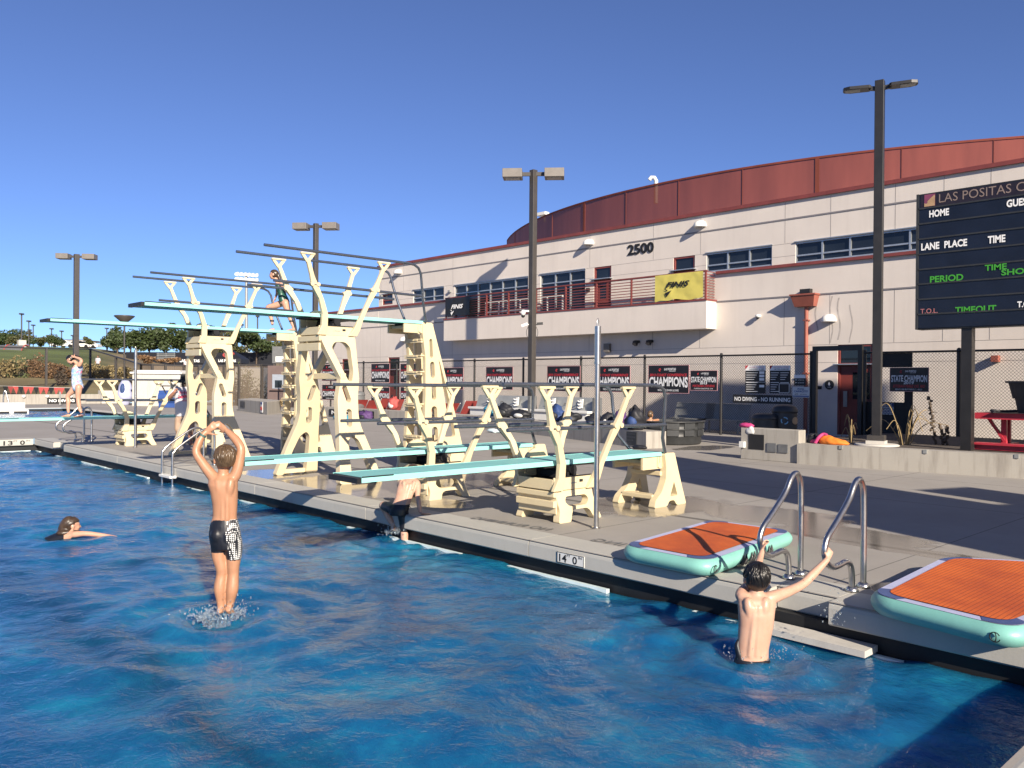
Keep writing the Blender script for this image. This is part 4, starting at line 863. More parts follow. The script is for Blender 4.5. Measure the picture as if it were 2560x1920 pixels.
p = MB(); p.tube([(XFN-.05, 44, ZF), (XFN-.05, 11.9, ZF)], .028, 8); p.build('top_rail', M['blackm'], fence); p = MB(); p.tube([(XFN-.05, 10.3, ZF), (XFN-.05, -2, ZF)], .028, 8); p.build('top_rail', M['blackm'], fence)
gate = thing('gate_frame', 'black steel gate frame standing open before the red door', 'gate', (XFN, 11.1, 0))
for y in (11.78, 10.42): p = MB(); p.box(XFN-.06, XFN+.06, y-.06, y+.06, 0, 2.64); p.build('post', M['blackm'], gate)
p = MB(); p.box(XFN-.06, XFN+.06, 10.36, 11.84, 2.64, 2.78); p.build('lintel', M['blackm'], gate)
gl = thing('swing_gate', 'dark gate leaf with a top and bottom panel, folded back beside the lamp pole', 'gate', (XFN, 9.9, 0))
def fq(px, py, X=XFN+.15): q = onp(px, py, 'X', X); return q[1], q[2]
for (x0, y0, x1, y1, nm) in ((2196,884,2281,918,'top_panel'),(2262,975,2281,1112,'stile'),(2163,1004,2262,1100,'bottom_panel')):
    a, b = fq(x0, y0), fq(x1, y1); p = MB(); p.box(XFN+.12, XFN+.16, min(a[0],b[0]), max(a[0],b[0]), min(a[1],b[1]), max(a[1],b[1])); p.build(nm, M['ink'], gl)
# ------------------------------------------------------------------ signs and posters hung on the fence
XS = XFN-.07
def sq(px, py, X=XS): q = onp(px, py, 'X', X); return q[1], q[2]
def rect(mb, X, y0, y1, z0, z1, th=.012): mb.box(X-th, X, min(y0,y1), max(y0,y1), min(z0,z1), max(z0,z1))
def lettered(mb, s, X, ya, za, w, h, **k): text(mb, s, (X, ya, za), YM, ZP, w, h, **k)
def poster(x0, y0, x1, y1, year, who, label, state=None, X=XS):
    ya, zt = sq(x0, y0, X); yb, zb = sq(x1, y1, X); L, H = ya-yb, zt-zb; t = thing('champions_poster', label, 'poster', (X, (ya+yb)/2, zb), 'championship posters along the fence')
    m = MB(); rect(m, X, ya, yb, zb, zt); m.build('poster_sheet', M['postbk'], t); e = MB()
    for q in ((ya+.012,ya,zb-.012,zt+.012),(yb,yb-.012,zb-.012,zt+.012),(ya,yb,zt,zt+.012),(ya,yb,zb-.012,zb)): rect(e, X-.001, *q)
    e.build('poster_border', M['postedge'], t); r = MB(); s = MB(); f = lambda u, w: (ya-u*L, zb+w*H); Xl = X-.016
    a = f(.29,.835); r.tube([(Xl, a[0]-.035*math.cos(q)*H, a[1]+.045*H*math.sin(q)) for q in np.linspace(.3, 5.6, 12)], .016*H, 5)
    a = f(.40,.82); lettered(s, 'LAS POSITAS', Xl, a[0], a[1], .29*L, .085*H, bold=.03, shear=.2); a = f(.52,.775); lettered(s, 'COLLEGE', Xl, a[0], a[1], .16*L, .03*H, bold=.02)
    if state is None:
        a = f(.03,.60); lettered(r, year+' COAST CONFERENCE', Xl, a[0], a[1], .93*L, .10*H, bold=.03, shear=.25); a = f(.02,.24); lettered(s, 'CHAMPIONS', Xl, a[0], a[1], .96*L, .34*H, bold=.035, arch=.16)
        a = f(.24,.055); lettered(s, who, Xl, a[0], a[1], .52*L, .075*H, bold=.02)
    else:
        a = f(.03,.42); lettered(s, 'STATE CHAMPION', Xl, a[0], a[1], .94*L, .27*H, bold=.03, arch=.14); a = f(.36,.30); lettered(s, year, Xl, a[0], a[1], .27*L, .13*H, bold=.03)
        a = f(.08,.16); lettered(r, state, Xl, a[0], a[1], .84*L, .12*H, bold=.02, shear=.25); a = f(.14,.05); lettered(s, who, Xl, a[0], a[1], .70*L, .065*H, bold=.01)
    r.build('red_lettering', M['postred'], t); s.build('silver_lettering', M['postsilver'], t)
WD, MD = "WOMEN'S SWIM & DIVE", "MEN'S SWIM & DIVE"
poster(1622,914,1722,983,'2013',WD,'widest champions poster, left of the small 2013 state champion poster'); poster(1488,916,1575,980,'2015',WD,'2015 champions poster behind the slim steel pole')
poster(1369,916,1450,978,'2015',MD,'champions poster just right of the middle lamp post'); poster(1216,918,1282,974,'2016',MD,'champions poster just left of the middle lamp post')
poster(1106,920,1158,973,'2016',WD,'champions poster half behind the high board ladder'); poster(1002,910,1044,956,'2017',WD,'upper champions poster right of the brown door'); poster(929,910,974,956,'2017',MD,'upper champions poster left of the brown door')
poster(1002,968,1044,1003,'2018',MD,'lower champions poster right of the brown door'); poster(929,968,974,1003,'2018',WD,'lower champions poster left of the brown door'); poster(806,912,846,952,'2019',MD,'upper champions poster seen through the high tower'); poster(806,962,846,1000,'2019',WD,'lower champions poster seen through the high tower')
poster(1727,927,1793,976,'2013',"WOMEN'S 50 YD BACKSTROKE - 27.98",'small 2013 state champion poster right of the widest champions poster','MATANIA STEVENS')
poster(2226,920,2321,979,'2019',"MEN'S 100 BUTTERFLY - 49.31",'2019 state champion poster right of the lamp pole','ESTEBAN PEREZ DEL RIO')
def sign(name, x0, y0, x1, y1, label, cat='sign', bg='ink', X=XS):
    ya, zt = sq(x0, y0, X); yb, zb = sq(x1, y1, X); t = thing(name, label, cat, (X, (ya+yb)/2, zb)); m = MB(); rect(m, X, ya, yb, zb, zt); m.build('sign_panel', M[bg], t); L, H = ya-yb, zt-zb
    return t, (lambda u, w: (ya-u*L, zb+w*H)), L, H
t, f, L, H = sign('no_diving_sign', 1833, 986, 1981, 1011, 'long black NO DIVING - NO RUNNING sign on the fence'); m = MB(); a = f(.03,.25); lettered(m, 'NO DIVING - NO RUNNING', XS-.016, a[0], a[1], .94*L, .48*H, bold=.02); m.build('lettering', M['whitep'], t)
t, f, L, H = sign('capacity_sign', 1982, 967, 2024, 994, 'white and blue POOL CAPACITY sign by the gate', bg='white'); m = MB(); a = f(.3,.70); lettered(m, 'POOL', XS-.016, a[0], a[1], .4*L, .18*H, bold=.03); a = f(.08,.48); lettered(m, 'CAPACITY', XS-.016, a[0], a[1], .84*L, .18*H, bold=.03)
q = f(.03,.06); rect(m, XS-.013, q[0], q[0]-.94*L, q[1], q[1]+.10*H, .003); m.build('blue_lettering', M['bluebin'], t); m = MB(); a = f(.12,.22); lettered(m, '405', XS-.016, a[0], a[1], .22*L, .16*H); a = f(.45,.22); lettered(m, 'persons', XS-.016, a[0], a[1], .4*L, .12*H); m.build('lettering', M['ink'], t)
def info(x0, y0, x1, y1, label, plan):
    t, f, L, H = sign('rules_board', x0, y0, x1, y1, label, 'notice board'); m = MB(); q = f(0,.82); rect(m, XS-.013, q[0], q[0]-L, q[1], q[1]+.18*H, .004)
    n = 9
    for i in range(n):
        w_ = .06+.08*i+(.03 if i > 4 else 0)
        for u0, u1 in (((.05,.46),(.52,.93)) if plan else ((.05,.62),)):
            if plan and u0 > .4 and w_ < .38: continue
            q = f(u0, w_); rect(m, XS-.013, q[0], q[0]-(u1-u0-.06*((i*7)%4))*L, q[1], q[1]+.018*H, .002)
    if not plan:
        for w_ in (.70,.58,.46,.22): q = f(.70, w_); rect(m, XS-.013, q[0], q[0]-.24*L, q[1], q[1]+.09*H, .003)
        q = f(0,.40); rect(m, XS-.013, q[0], q[0]-L, q[1], q[1]+.012*H, .003)
    else:
        for q0, q1, w0, w1 in ((.46,.48,.02,.34),(.94,.96,.02,.34),(.46,.96,.34,.355),(.46,.96,.02,.035)): q = f(q0, w0); rect(m, XS-.013, q[0], q[0]-(q1-q0)*L, q[1], q[1]+(w1-w0)*H, .003)
    m.build('printing', M['whitep'], t); r = MB(); q = f(.0,.85); r.add([(XS-.019, q[0], q[1]), (XS-.019, q[0]-.16*L, q[1]+.15*H), (XS-.019, q[0], q[1]+.15*H)], [(0,1,2)]); q = f(.2,.92); lettered(r, 'LAS POSITAS COLLEGE', XS-.019, q[0], q[1], .72*L, .04*H); r.build('heading', M['postred'], t)
    k = MB(); q = f(.22,.845); lettered(k, 'LAP POOL GUIDELINES' if plan else 'LOCKERS & USE', XS-.019, q[0], q[1], .7*L, .045*H, bold=.02); k.build('title', M['ink'], t)
info(1864, 914, 1914, 984, 'left of two tall black rules boards above the NO DIVING - NO RUNNING sign', False); info(1925, 914, 1976, 984, 'right of two tall black rules boards, with a small lane plan at its foot', True)
t, f, L, H = sign('direction_sign', 1986, 937, 2014, 964, 'small black direction sign with white arrows above the POOL CAPACITY sign'); m = MB(); q = f(0,.68); rect(m, XS-.013, q[0], q[0]-L, q[1], q[1]+.32*H, .004)
for w_ in (.42,.16): q = f(.12, w_); m.add([(XS-.016,q[0],q[1]+.05*H),(XS-.016,q[0]-.14*L,q[1]+.11*H),(XS-.016,q[0],q[1]+.17*H)], [(0,1,2)]); q = f(.34, w_+.05); lettered(m, 'LOCKER ROOM' if w_ > .3 else 'RESTROOMS', XS-.016, q[0], q[1], .55*L, .09*H)
m.build('printing', M['whitep'], t)
rs = thing('restroom_sign', 'round dark WOMEN restroom sign on the wall beside the red door', 'sign', (XF-.02, 12.6, 1.6)); y_, z_ = onF(2074, 962); m = MB(); m.tube([(XF-.012, y_, z_), (XF-.03, y_, z_)], .155, 24); m.build('disc', M['dkgrey'], rs); m = MB()
m.add([(XF-.034,y_,z_+.10),(XF-.034,y_+.04,z_+.02),(XF-.034,y_,z_-.05),(XF-.034,y_-.04,z_+.02)], [(0,1,2,3)]); text(m, 'WOMEN', (XF-.034, y_+.06, z_-.09), YM, ZP, .12, .025, .01); m.build('symbol', M['whitep'], rs)
m = MB(); y_, z_ = onF(2048, 969); m.box(XF-.02, XF-.008, y_-.09, y_+.09, z_-.05, z_+.05); single('door_plate', m, M['ink'], 'small dark plaque left of the round restroom sign', 'sign')
t, f, L, H = sign('notice_sign', 2195, 1007, 2235, 1037, 'blue and white NOTICE sign half behind the lamp pole', bg='white', X=XFN+.09); m = MB(); q = f(0,.68); rect(m, XFN+.089-.012, q[0], q[0]-L, q[1], q[1]+.32*H, .003); 
for i in range(4): q = f(.08, .10+.13*i); rect(m, XFN+.077, q[0], q[0]-.84*L, q[1], q[1]+.05*H, .002)
m.build('blue_print', M['bluebin'], t); m = MB(); q = f(.12,.74); lettered(m, 'NOTICE', XFN+.070, q[0], q[1], .76*L, .2*H, bold=.02, shear=.2); m.build('lettering', M['whitep'], t)
# ------------------------------------------------------------------ lamp posts
def shoebox(px, ptop, X, Y, zg, label, yaw=0.0, cams=False, w=.23):
    top = onp(px, ptop, 'X', X)[2]; t = thing('lamp_post', label, 'lamp post', (X, Y, zg), 'twin head lamp posts round the pool'); p = MB(); p.box(X-w/2, X+w/2, Y-w/2, Y+w/2, zg, top); p.build('pole', M['bronze'], t, .012)
    d = V(math.cos(yaw), math.sin(yaw), 0); n = V(-d[1], d[0], 0)
    for s in (-1, 1):
        a = MB(); a.beam(V(X, Y, top-.16)+d*s*w*.4, V(X, Y, top-.16)+d*s*.45, .10, .14); ao = a.build('arm', M['bronze'], t)
        h = MB(); c = V(X, Y, top-.16)+d*s*.82; h.obox(c, d*.38, n*.33, V(0,0,.17)); ho = h.build('lamp_head', M['lamphead'], t, .015); g = MB(); g.obox(c-V(0,0,.172), d*.28, n*.24, V(0,0,.012)); g.obox(c-V(0,0,.178), d*.16, n*.14, V(0,0,.012)); g.build('lens', M['galv'], ho)
    b = MB(); b.box(X-.22, X+.22, Y-.22, Y+.22, zg, zg+.08); b.build('base_plate', M['bronze'], t)
    return t
shoebox(1335, 425, 22.97, 23.25, 0, 'lamp post with two box heads and security cameras, middle of the fence', R(-48)); shoebox(778, 562, 22.9, 39.7, 0, 'lamp post with two box heads behind the nearer high springboard', R(-50)); shoebox(208, 630, 16.6, 59.2, 0, 'lamp post with two box heads at the far left beyond the pools', R(-38), w=.30)
def ptz():
    Xc, Yc = 22.97, 23.25; t = thing('security_camera', 'white dome security camera bracketed to the middle lamp post', 'camera', (Xc, Yc+.1, 4.4)); z = onp(1322, 786, 'X', Xc)[2]
    L_ = unit(V(-rgt[0], -rgt[1], 0)); o = V(Xc, Yc, z)+L_*.12
    m = MB(); m.beam(o+V(0,0,.12), o+L_*.20+V(0,0,.12), .06, .07); m.ell(o+L_*.24+V(0,0,.05), (.10,.10,.12)); m.build('housing', M['white'], t); m = MB(); m.ell(o+L_*.24-V(0,0,.07), (.075,.075,.075)); m.build('dome', M['black'], t)
    for s, nm in ((1, 'white box camera angled down on the left of the middle lamp post'), (-1, 'small black camera on the right of the middle lamp post')):
        t = thing('security_camera', nm, 'camera', (Xc, Yc, 4.0)); o = V(Xc, Yc, onp(1322, 812, 'X', Xc)[2])+L_*s*.12; m = MB(); m.beam(o, o+L_*s*.10, .04, .04); m.beam(o+L_*s*.06+V(0,0,.03), o+L_*s*.30-V(0,0,.06 if s > 0 else -.05), .09, .10); m.build('housing', M['white' if s > 0 else 'blackm'], t); m = MB(); m.tube(smooth([o+L_*s*.02-V(0,0,.05), o+L_*s*.10-V(0,0,.25), o+L_*s*.08-V(0,0,.45), o+L_*s*.01-V(0,0,.52)]), .010, 6); m.build('cable', M['black'], t)
ptz()
def led_post():
    X, Y, zg = 18.2, 7.74, .34; top = onp(2197, 203, 'X', X)[2]; t = thing('lamp_post', 'tall square lamp post with two flat LED heads by the planter', 'lamp post', (X, Y, zg)); w = .185; a = R(14); ux, uy = V(math.cos(a), math.sin(a), 0), V(-math.sin(a), math.cos(a), 0)
    p = MB(); p.obox((X, Y, (top+zg)/2), ux*w/2, uy*w/2, V(0,0,(top-zg)/2)); p.build('pole', M['blackm'], t, .008)
    b = MB(); b.obox((X, Y, zg+.16), ux*.17, uy*.17, V(0,0,.06)); b.build('base_cover', M['bronze'], t); b = MB(); b.lathe((X, Y, zg-.02), [(0,.06),(.42,.06),(.46,.04),(.46,-.05)], 20); b.obox((X, Y, zg+.07), ux*.19, uy*.19, V(0,0,.04)); b.build('footing', M['conc_light'], t)
    d = unit(V(rgt[0], rgt[1], 0)*.93+V(fwd[0], fwd[1], 0)*-.37); n = V(-d[1], d[0], 0)
    for s in (-1, 1):
        z = top-.16; m = MB(); m.beam(V(X,Y,z)+d*s*.08, V(X,Y,z+.02)+d*s*.22, .06, .09); m.build('arm', M['blackm'], t)
        m = MB(); c = V(X,Y,z+.03)+d*s*.46; tilt = V(0,0,.015); q = [(-.28,.10),(-.24,.15),(.15,.16),(.27,.10),(.29,0)]; prof = [(x,y) for x, y in q]+[(x,-y) for x, y in q[::-1]]
        m.poly(prof, [], c+V(0,0,-.03), d*s+tilt, n, V(0,0,.06)); ho = m.build('lamp_head', M['blackm'], t, .008); g = MB(); g.obox(c+d*s*.09+V(0,0,-.034+.002), (d*s+tilt)*.15, n*.10, V(0,0,.006)); g.build('lens', M['galv'], ho)
led_post()
# ------------------------------------------------------------------ scoreboard
sb = thing('scoreboard', 'large dark navy swim and polo scoreboard on black posts', 'scoreboard', (18.4, 4, .34)); XK = 18.4
kz = lambda py: 5.68-(py-489.5)*.00850
def ky(px): return onp(px, 720, 'X', XK-.12)[1]
b = MB(); b.box(XK-.10, XK+.22, -1.2, 6.98, 2.83, 5.68); b.build('cabinet', M['blackm'], sb)
rows = [489.5, 525.7, 563.3, 600.9, 638.5, 676, 712.3, 749.9, 787, 825]
b = MB(); b.box(XK-.118, XK-.10, -1.2, 6.94, 2.86, 5.65); b.build('face', M['navy'], sb)
b = MB(); b.box(XK-.122, XK-.118, -1.2, 6.90, kz(525), 5.64); b.build('header_panel', plain('header_face', (.020,.014,.020), .35, var=.3), sb)
b = MB()
for q in rows[1:-1]: b.box(XK-.135, XK-.118, -1.2, 6.94, kz(q)-.018, kz(q)+.012)
b.box(XK-.135, XK-.118, 6.93, 6.98, 2.83, 5.68); b.build('divider_rail', M['dkgrey'], sb)
for y_ in (6.0, 1.0): b = MB(); b.box(XK-.06, XK+.14, y_-.1, y_+.1, .3, 2.83); b.build('post', M['blackm'], sb)
def stext(mb, s, x0, x1, yc, h=17.5, **k): ya, yb = ky(x0), ky(x1); text(mb, s, (XK-.128, ya, kz(yc)-h*.00425), YM, ZP, ya-yb, h*.0085, **k)
w = MB(); stext(w, 'HOME', 2321.6, 2371, 542, bold=.035); stext(w, 'GUEST', 2514.6, 2578, 542, bold=.035); stext(w, 'LANE', 2302.5, 2347.6, 621, bold=.035); stext(w, 'PLACE', 2360, 2417, 621, bold=.035); stext(w, 'TIME', 2468.5, 2512.5, 621, bold=.035); stext(w, 'T.O.L.', 2544, 2590, 776, 14, bold=.035); w.build('white_lettering', M['whitep'], sb)
w = MB(); stext(w, 'PERIOD', 2325, 2408.5, 703, 16, bold=.03); stext(w, 'TIME', 2461.7, 2516.7, 686, 14, bold=.03); stext(w, 'SHOT', 2503, 2580, 700, 14, bold=.03); stext(w, 'TIMEOUT', 2388.8, 2491.5, 782, 16, bold=.03); w.build('green_lettering', M['green'], sb)
w = MB(); stext(w, 'T.O.L.', 2302, 2345.5, 780, 12, bold=.01); w.build('pink_lettering', plain('pink_letters', (.42,.16,.16), .5), sb)
w = MB(); stext(w, 'LAS POSITAS COLLEGE', 2345.5, 2690, 507, 21); w.build('header_lettering', plain('bronze_letters', (.24,.18,.155), .5), sb)
w = MB(); ya, yb = ky(2309), ky(2335.5); w.box(XK-.128, XK-.122, yb, ya, kz(523), kz(493)); lo = w.build('emblem', plain('emblem_magenta', (.20,.05,.10), .5, var=.2), sb)
w = MB(); L, H = ya-yb, kz(493)-kz(523); g = lambda u, v: (XK-.131, ya-u*L, kz(523)+v*H); w.add([g(0,.02),g(1,.02),g(1,.9),g(.85,.85),g(.3,.45),g(.3,.3),g(.2,.25),g(0,.3)], [(0,1,2,3,4,5,6,7)]); w.build('emblem_shape', plain('emblem_gold', (.42,.27,.15), .5, var=.2), lo)
# ------------------------------------------------------------------ bins, tub, benches, picnic table
def bin_(px, pt, pb, X, r, label, name='trash_bin', cat='bin', emblem=False, mat='dkgrey', zb=0.0):
    c = onp(px, pt, 'X', X); y, zt = c[1], c[2]; t = thing(name, label, cat, (X, y, zb)); h = zt-zb; m = MB(); m.lathe((X, y, zb), [(0,0),(r*.93,0),(r,h*.5),(r*.98,h*.80)], 28); m.build('bin_body', M[mat], t)
    m = MB(); m.lathe((X, y, zb), [(r*.98,h*.80),(r*1.03,h*.81),(r*1.03,h*.86),(r*.9,h*.95),(r*.5,h),(0,h)], 28); m.build('bin_lid', M[mat], t); tc = unit(V(-X, -y, 0)); sd_ = V(-tc[1], tc[0], 0)
    if emblem:
        m = MB(); cc = V(X, y, zb+h*.62)+tc*r*1.01
        for i in range(3):
            a = [2.1*i+.5+q for q in np.linspace(0, 1.35, 6)]; m.tube([cc+sd_*.085*math.cos(q)+V(0,0,.085*math.sin(q))+tc*.004 for q in a], .017, 6)
        m.build('recycling_symbol', plain('pale_blue_print', (.20,.42,.60), .5), t)
        m = MB(); dd = unit(tc*.60+sd_*-.80 if (sd_@rgt) < 0 else tc*.60+sd_*.80); cc = V(X, y, zb+h*.62)+dd*r*1.0; tg = V(-dd[1], dd[0], 0); m.tube([cc-dd*.02, cc+dd*.012], .10, 18); m.build('bottle_hole', plain('tan_inside', (.45,.30,.17), .7), t)
    return t
bin_(1962, 1012, 0, 20.8, .33, 'taller dark recycling bin with blue emblem behind the utility wall', 'recycling_bin', 'bin', True); bin_(1912, 1033, 0, 20.4, .34, 'shorter dark round bin behind the utility wall', emblem=False)
bin_(895, 978, 0, 22.0, .33, 'green round trash bin behind the high tower, beside the lounge chairs', mat='grey')
tb = thing('stock_tank', 'large black ribbed plastic tub on the deck', 'tub', (18.95, 13.75, 0)); c = (18.95, 13.75, 0); m = MB(); m.lathe(c, [(0,0),(.82,0),(.86,.05),(.86,.21),(.88,.225),(.88,.24),(.87,.25),(.89,.40),(.915,.415),(.915,.43),(.90,.44),(.92,.60),(.97,.605),(.97,.635),(.93,.64),(.90,.62),(.88,.35),(0,.33)], 40); m.build('tub_shell', M['dkgrey'], tb)
for i in range(12):
    a = i*math.pi/6+.2; d = V(math.cos(a), math.sin(a), 0); n = V(-d[1], d[0], 0)
    m = MB(); m.obox(V(*c)+d*.895+V(0,0,.52), d*.03, n*.17, V(0,0,.085)); m.obox(V(*c)+d*.89+V(0,0,.32), d*.022, n*.16, V(0,0,.08)); m.build('rib', M['dkgrey'], tb, .01)
def bench(px, L, label):
    p = onp(px, 1060, 'X', 24.5); y = p[1]; t = thing('mesh_bench', label, 'bench', (24.5, y, 0), 'perforated benches behind the fence'); m = MB(); m.box(24.15, 24.62, y-L/2, y+L/2, .42, .45); m.build('seat', M['galv'], t); m = MB(); m.obox((24.68, y, .72), (.02,0,.01), (0,L/2,0), (.08,0,.26)); m.build('backrest', M['galv'], t)
    for s in (-1, 1): m = MB(); m.tube([(24.2, y+s*L*.4, 0), (24.2, y+s*L*.4, .42), (24.6, y+s*L*.4, .42), (24.6, y+s*L*.4, 0)], .03, 8); m.build('leg', M['galv'], t)
bench(1730, 1.6, 'perforated grey bench behind the fence, left of the fence post by the tub'); bench(1812, 1.7, 'perforated grey bench behind the fence, left of the bins')
pt2 = thing('picnic_table', 'red picnic table on the planter bed at the right edge', 'table', (19.4, 4.9, .34)); yA, yB = 6.02, 3.6; X1, X2 = 18.95, 19.75
m = MB()
for k in range(5): m.box(X1+.165*k, X1+.165*k+.155, yB, yA, 1.06, 1.10)
m.build('tabletop', plain('weathered_red', (.30,.12,.11), .7, var=.4, sc=5), pt2); m = MB(); m.box(X1-.02, X1+.0, yB, yA, .97, 1.10); m.build('apron', M['picnic'], pt2)
for y in (5.55, 4.1):
    for s in (-1, 1): m = MB(); m.beam((19.35+s*.12, y, 1.05), (19.35+s*.12, y, .40), .10, .10, XP); m.build('leg', M['picnic'], pt2); 
    m = MB(); m.beam((19.2, y+.32, 1.03), (19.2, y-.02, .52), .09, .05, XP); m.build('brace', M['picnic'], pt2); m = MB(); m.box(18.7, 20.0, y-.06, y+.06, .36, .46); m.build('foot', M['picnic'], pt2)
m = MB(); m.box(18.55, 18.80, yB, yA-.1, .46, .50); m.build('bench_plank', M['picnic'], pt2); m = MB(); m.box(18.62, 18.72, yB, yA-.1, .36, .46); m.build('bench_support', M['picnic'], pt2)
tt = thing('plastic_bin', 'large black plastic tote standing on the red picnic table', 'bin', (19.5, 4.7, 1.1)); m = MB(); cc = V(19.38, 4.72, 1.10)
m.loft([(cc, (.34,0,0), (0,.62,0)), (cc+V(0,0,.30), (.37,0,0), (0,.68,0)), (cc+V(0,0,.301), (.40,0,0), (0,.72,0)), (cc+V(0,0,.62), (.43,0,0), (0,.80,0))], 28, False); m.build('tote_body', M['dkgrey'], tt); m = MB(); m.loft([(cc+V(0,0,.62), (.47,0,0), (0,.86,0)), (cc+V(0,0,.66), (.47,0,0), (0,.86,0))], 28, False); m.build('rim', M['dkgrey'], tt)
m = MB(); m.add([(X1-.1, yB, 1.104), (X1-.1, 5.7, 1.104), (X1+.8, 5.9, 1.108), (X1+.8, yB, 1.108)], [(0,1,2,3)]); m.tube(smooth([(18.95,5.65,1.11),(19.1,5.75,1.15),(19.3,5.6,1.13),(19.4,5.3,1.15)]), .03, 6); single('tarp', m, M['bagblack'], 'black tarp spread on the picnic table under the tote', 'tarp')
# wash stations
def station(px0, px1, ptop, label):
    X = 21.5; a, b = onp(px0, ptop, 'X', X), onp(px1, ptop, 'X', X); ya, yb, zt = a[1], b[1], a[2]; yc = (ya+yb)/2; L = ya-yb; t = thing('wash_station', label, 'sink unit', (X, yc, 0), 'white sink units behind the seat wall')
    m = MB(); m.box(X-.35, X+.2, yb+.1, ya-.05, 0, .60); m.build('cabinet', M['white'], t, .01); m = MB(); m.box(X-.42, X+.2, yb+.02, ya, .60, .68); m.build('counter', M['white'], t, .01)
    m = MB(); m.obox((X+.10, yc, (.68+zt)/2), (.02,0,0), (0,L/2,0), (.08,0,(zt-.68)/2)); m.build('backboard', M['galv'], t)
    m = MB(); m.box(X-.16, X+.2, yb-.1, yb+.02, .2, zt); m.build('side_panel', M['grey'], t)
    for u in (.28, .76):
        y = ya-u*L; m = MB(); m.obox((X-.0, y, (.72+zt)/2+.0), (.03,0,0), (0,.06,0), (.02,0,(zt-.75)/2*.8)); 
        for k in range(3): m.tube([(X-.02, y, .78+.11*k), (X-.12, y+.02, .77+.11*k), (X-.16, y+.03, .81+.11*k)], .022, 6)
        m.build('hook_rack', M['white'], t)
    m = MB(); m.tube([(X+.03, yc, .90), (X-.06, yc+.02, .92), (X-.08, yc+.02, .84)], .015, 6); m.build('tap', M['blackm'], t)
station(1190, 1328, 987, 'white sink unit with hook racks, left of the middle lamp post'); station(1346, 1490, 991, 'white sink unit with hook racks, between the middle lamp post and the slim pole')
# lounge chairs
def lounge(px, py, w, label, ang=0.0):
    p = onp(px, py, 'X', 22.3); y, z = p[1], min(max(p[2], .75), .98); t = thing('lounge_chair', label, 'lounge chair', (22.3, y, 0), 'red lounge chairs in a row'); x0 = 21.25
    d = V(.28, 1.0, 0); d = unit(d); s_ = V(d[1], -d[0], 0); o = V(21.9, y, 0)
    def q(a, b, z): return o+d*a+s_*b+V(0,0,z)
    m = MB(); m.add([q(.0,-.33,z),q(.0,.33,z),q(.55,.33,.34),q(.55,-.33,.34)], [(0,1,2,3)]); m.add([q(.01,-.33,z-.02),q(.01,.33,z-.02),q(.55,.33,.32),q(.55,-.33,.32)], [(0,1,2,3)]); m.build('backrest', M['sling'], t); m = MB(); m.obox(q(1.15,0,.33), d*.6, s_*.33, V(0,0,.012)); m.build('seat', M['sling'], t)
    m = MB(); m.tube([q(0,-.35,z),q(.55,-.35,.33),q(1.75,-.35,.33)], .018, 6); m.build('frame', M['white'], t); m = MB(); m.tube([q(0,.35,z),q(.55,.35,.33),q(1.75,.35,.33)], .018, 6); m.build('frame', M['white'], t)
    for a in (.6, 1.6):
        for b in (-.34, .34): m = MB(); m.tube([q(a,b,.33), q(a,b,0)], .016, 6); m.build('leg', M['white'], t)
    k = MB(); k.add([q(.22,.12,z-.22*(z-.34)/.55+.012)-s_*.0, q(.22,.22,z-.22*(z-.34)/.55+.012), q(.33,.22,z-.33*(z-.34)/.55+.012), q(.33,.12,z-.33*(z-.34)/.55+.012)], [(0,1,2,3)]); k.build('emblem', M['whitep'], t)
LB = ['first red lounge chair beside the green bin', 'second red lounge chair from the green bin', 'red lounge chair with the red backpack against it', 'red lounge chair just right of the red backpack', 'red lounge chair seen through the high board ladder', 'red lounge chair between the ladder and the last one', 'last red lounge chair, beside the left sink unit']
for (px, py), lb in zip(((925,1003),(958,1005),(990,996),(1012,998),(1105,998),(1150,1008),(1202,1002)), LB): lounge(px, py, 40, lb)
# bags and clothes
def lump(name, px, py, X, rad, mat, label, cat, seed=1, z0=None, sub=None):
    p = onp(px, py, 'X', X); zc = p[2] if z0 is None else z0+rad[2]*.8; m = MB(); m.ell((X, p[1], zc), rad, None, 26, 16); vs = []
    for v in m.v:
        w_ = Vector(v)*7+Vector((seed, seed*2, 0)); k = 1+.35*mnoise.noise(w_)+.16*mnoise.noise(w_*2.7); q = V(*v)-V(X, p[1], zc); q = q*k; q[2] = max(q[2], -rad[2]*.8); vs.append(tuple(V(X, p[1], zc)+q))
    m.v = vs
    if sub is None: return single(name, m, M[mat], label, cat)
    t = thing(name, label, cat, (X, p[1], zc-rad[2])); m.build('bag_body', M[mat], t); s = MB(); s.ell((X-rad[0]*.72, p[1]-rad[1]*.15, zc-rad[2]*.15), (rad[0]*.5, rad[1]*.55, rad[2]*.5), None, 16, 10); s.build('pocket', M[sub], t); r = MB(); r.tube(smooth([(X-.1, p[1]+rad[1]*.3, zc+rad[2]*.8), (X-.05, p[1], zc+rad[2]*1.15), (X-.1, p[1]-rad[1]*.3, zc+rad[2]*.8)]), .018, 6); r.build('strap', M['bagblack'], t); return t
lump('backpack', 1227, 1027, 19.9, (.22,.30,.26), 'cyan', 'turquoise and black backpack on the seat wall by the left sink unit', 'backpack', 1, .43, 'bagblack'); lump('backpack', 1262, 1030, 19.6, (.25,.35,.26), 'bagblack', 'black backpack on the seat wall left of the middle lamp post', 'backpack', 2, .43, 'dkgrey'); lump('duffel_bag', 1302, 1042, 19.4, (.22,.40,.16), 'bagblack', 'flat black duffel bag with white tag under the left sink unit', 'bag', 3, .43, 'white')
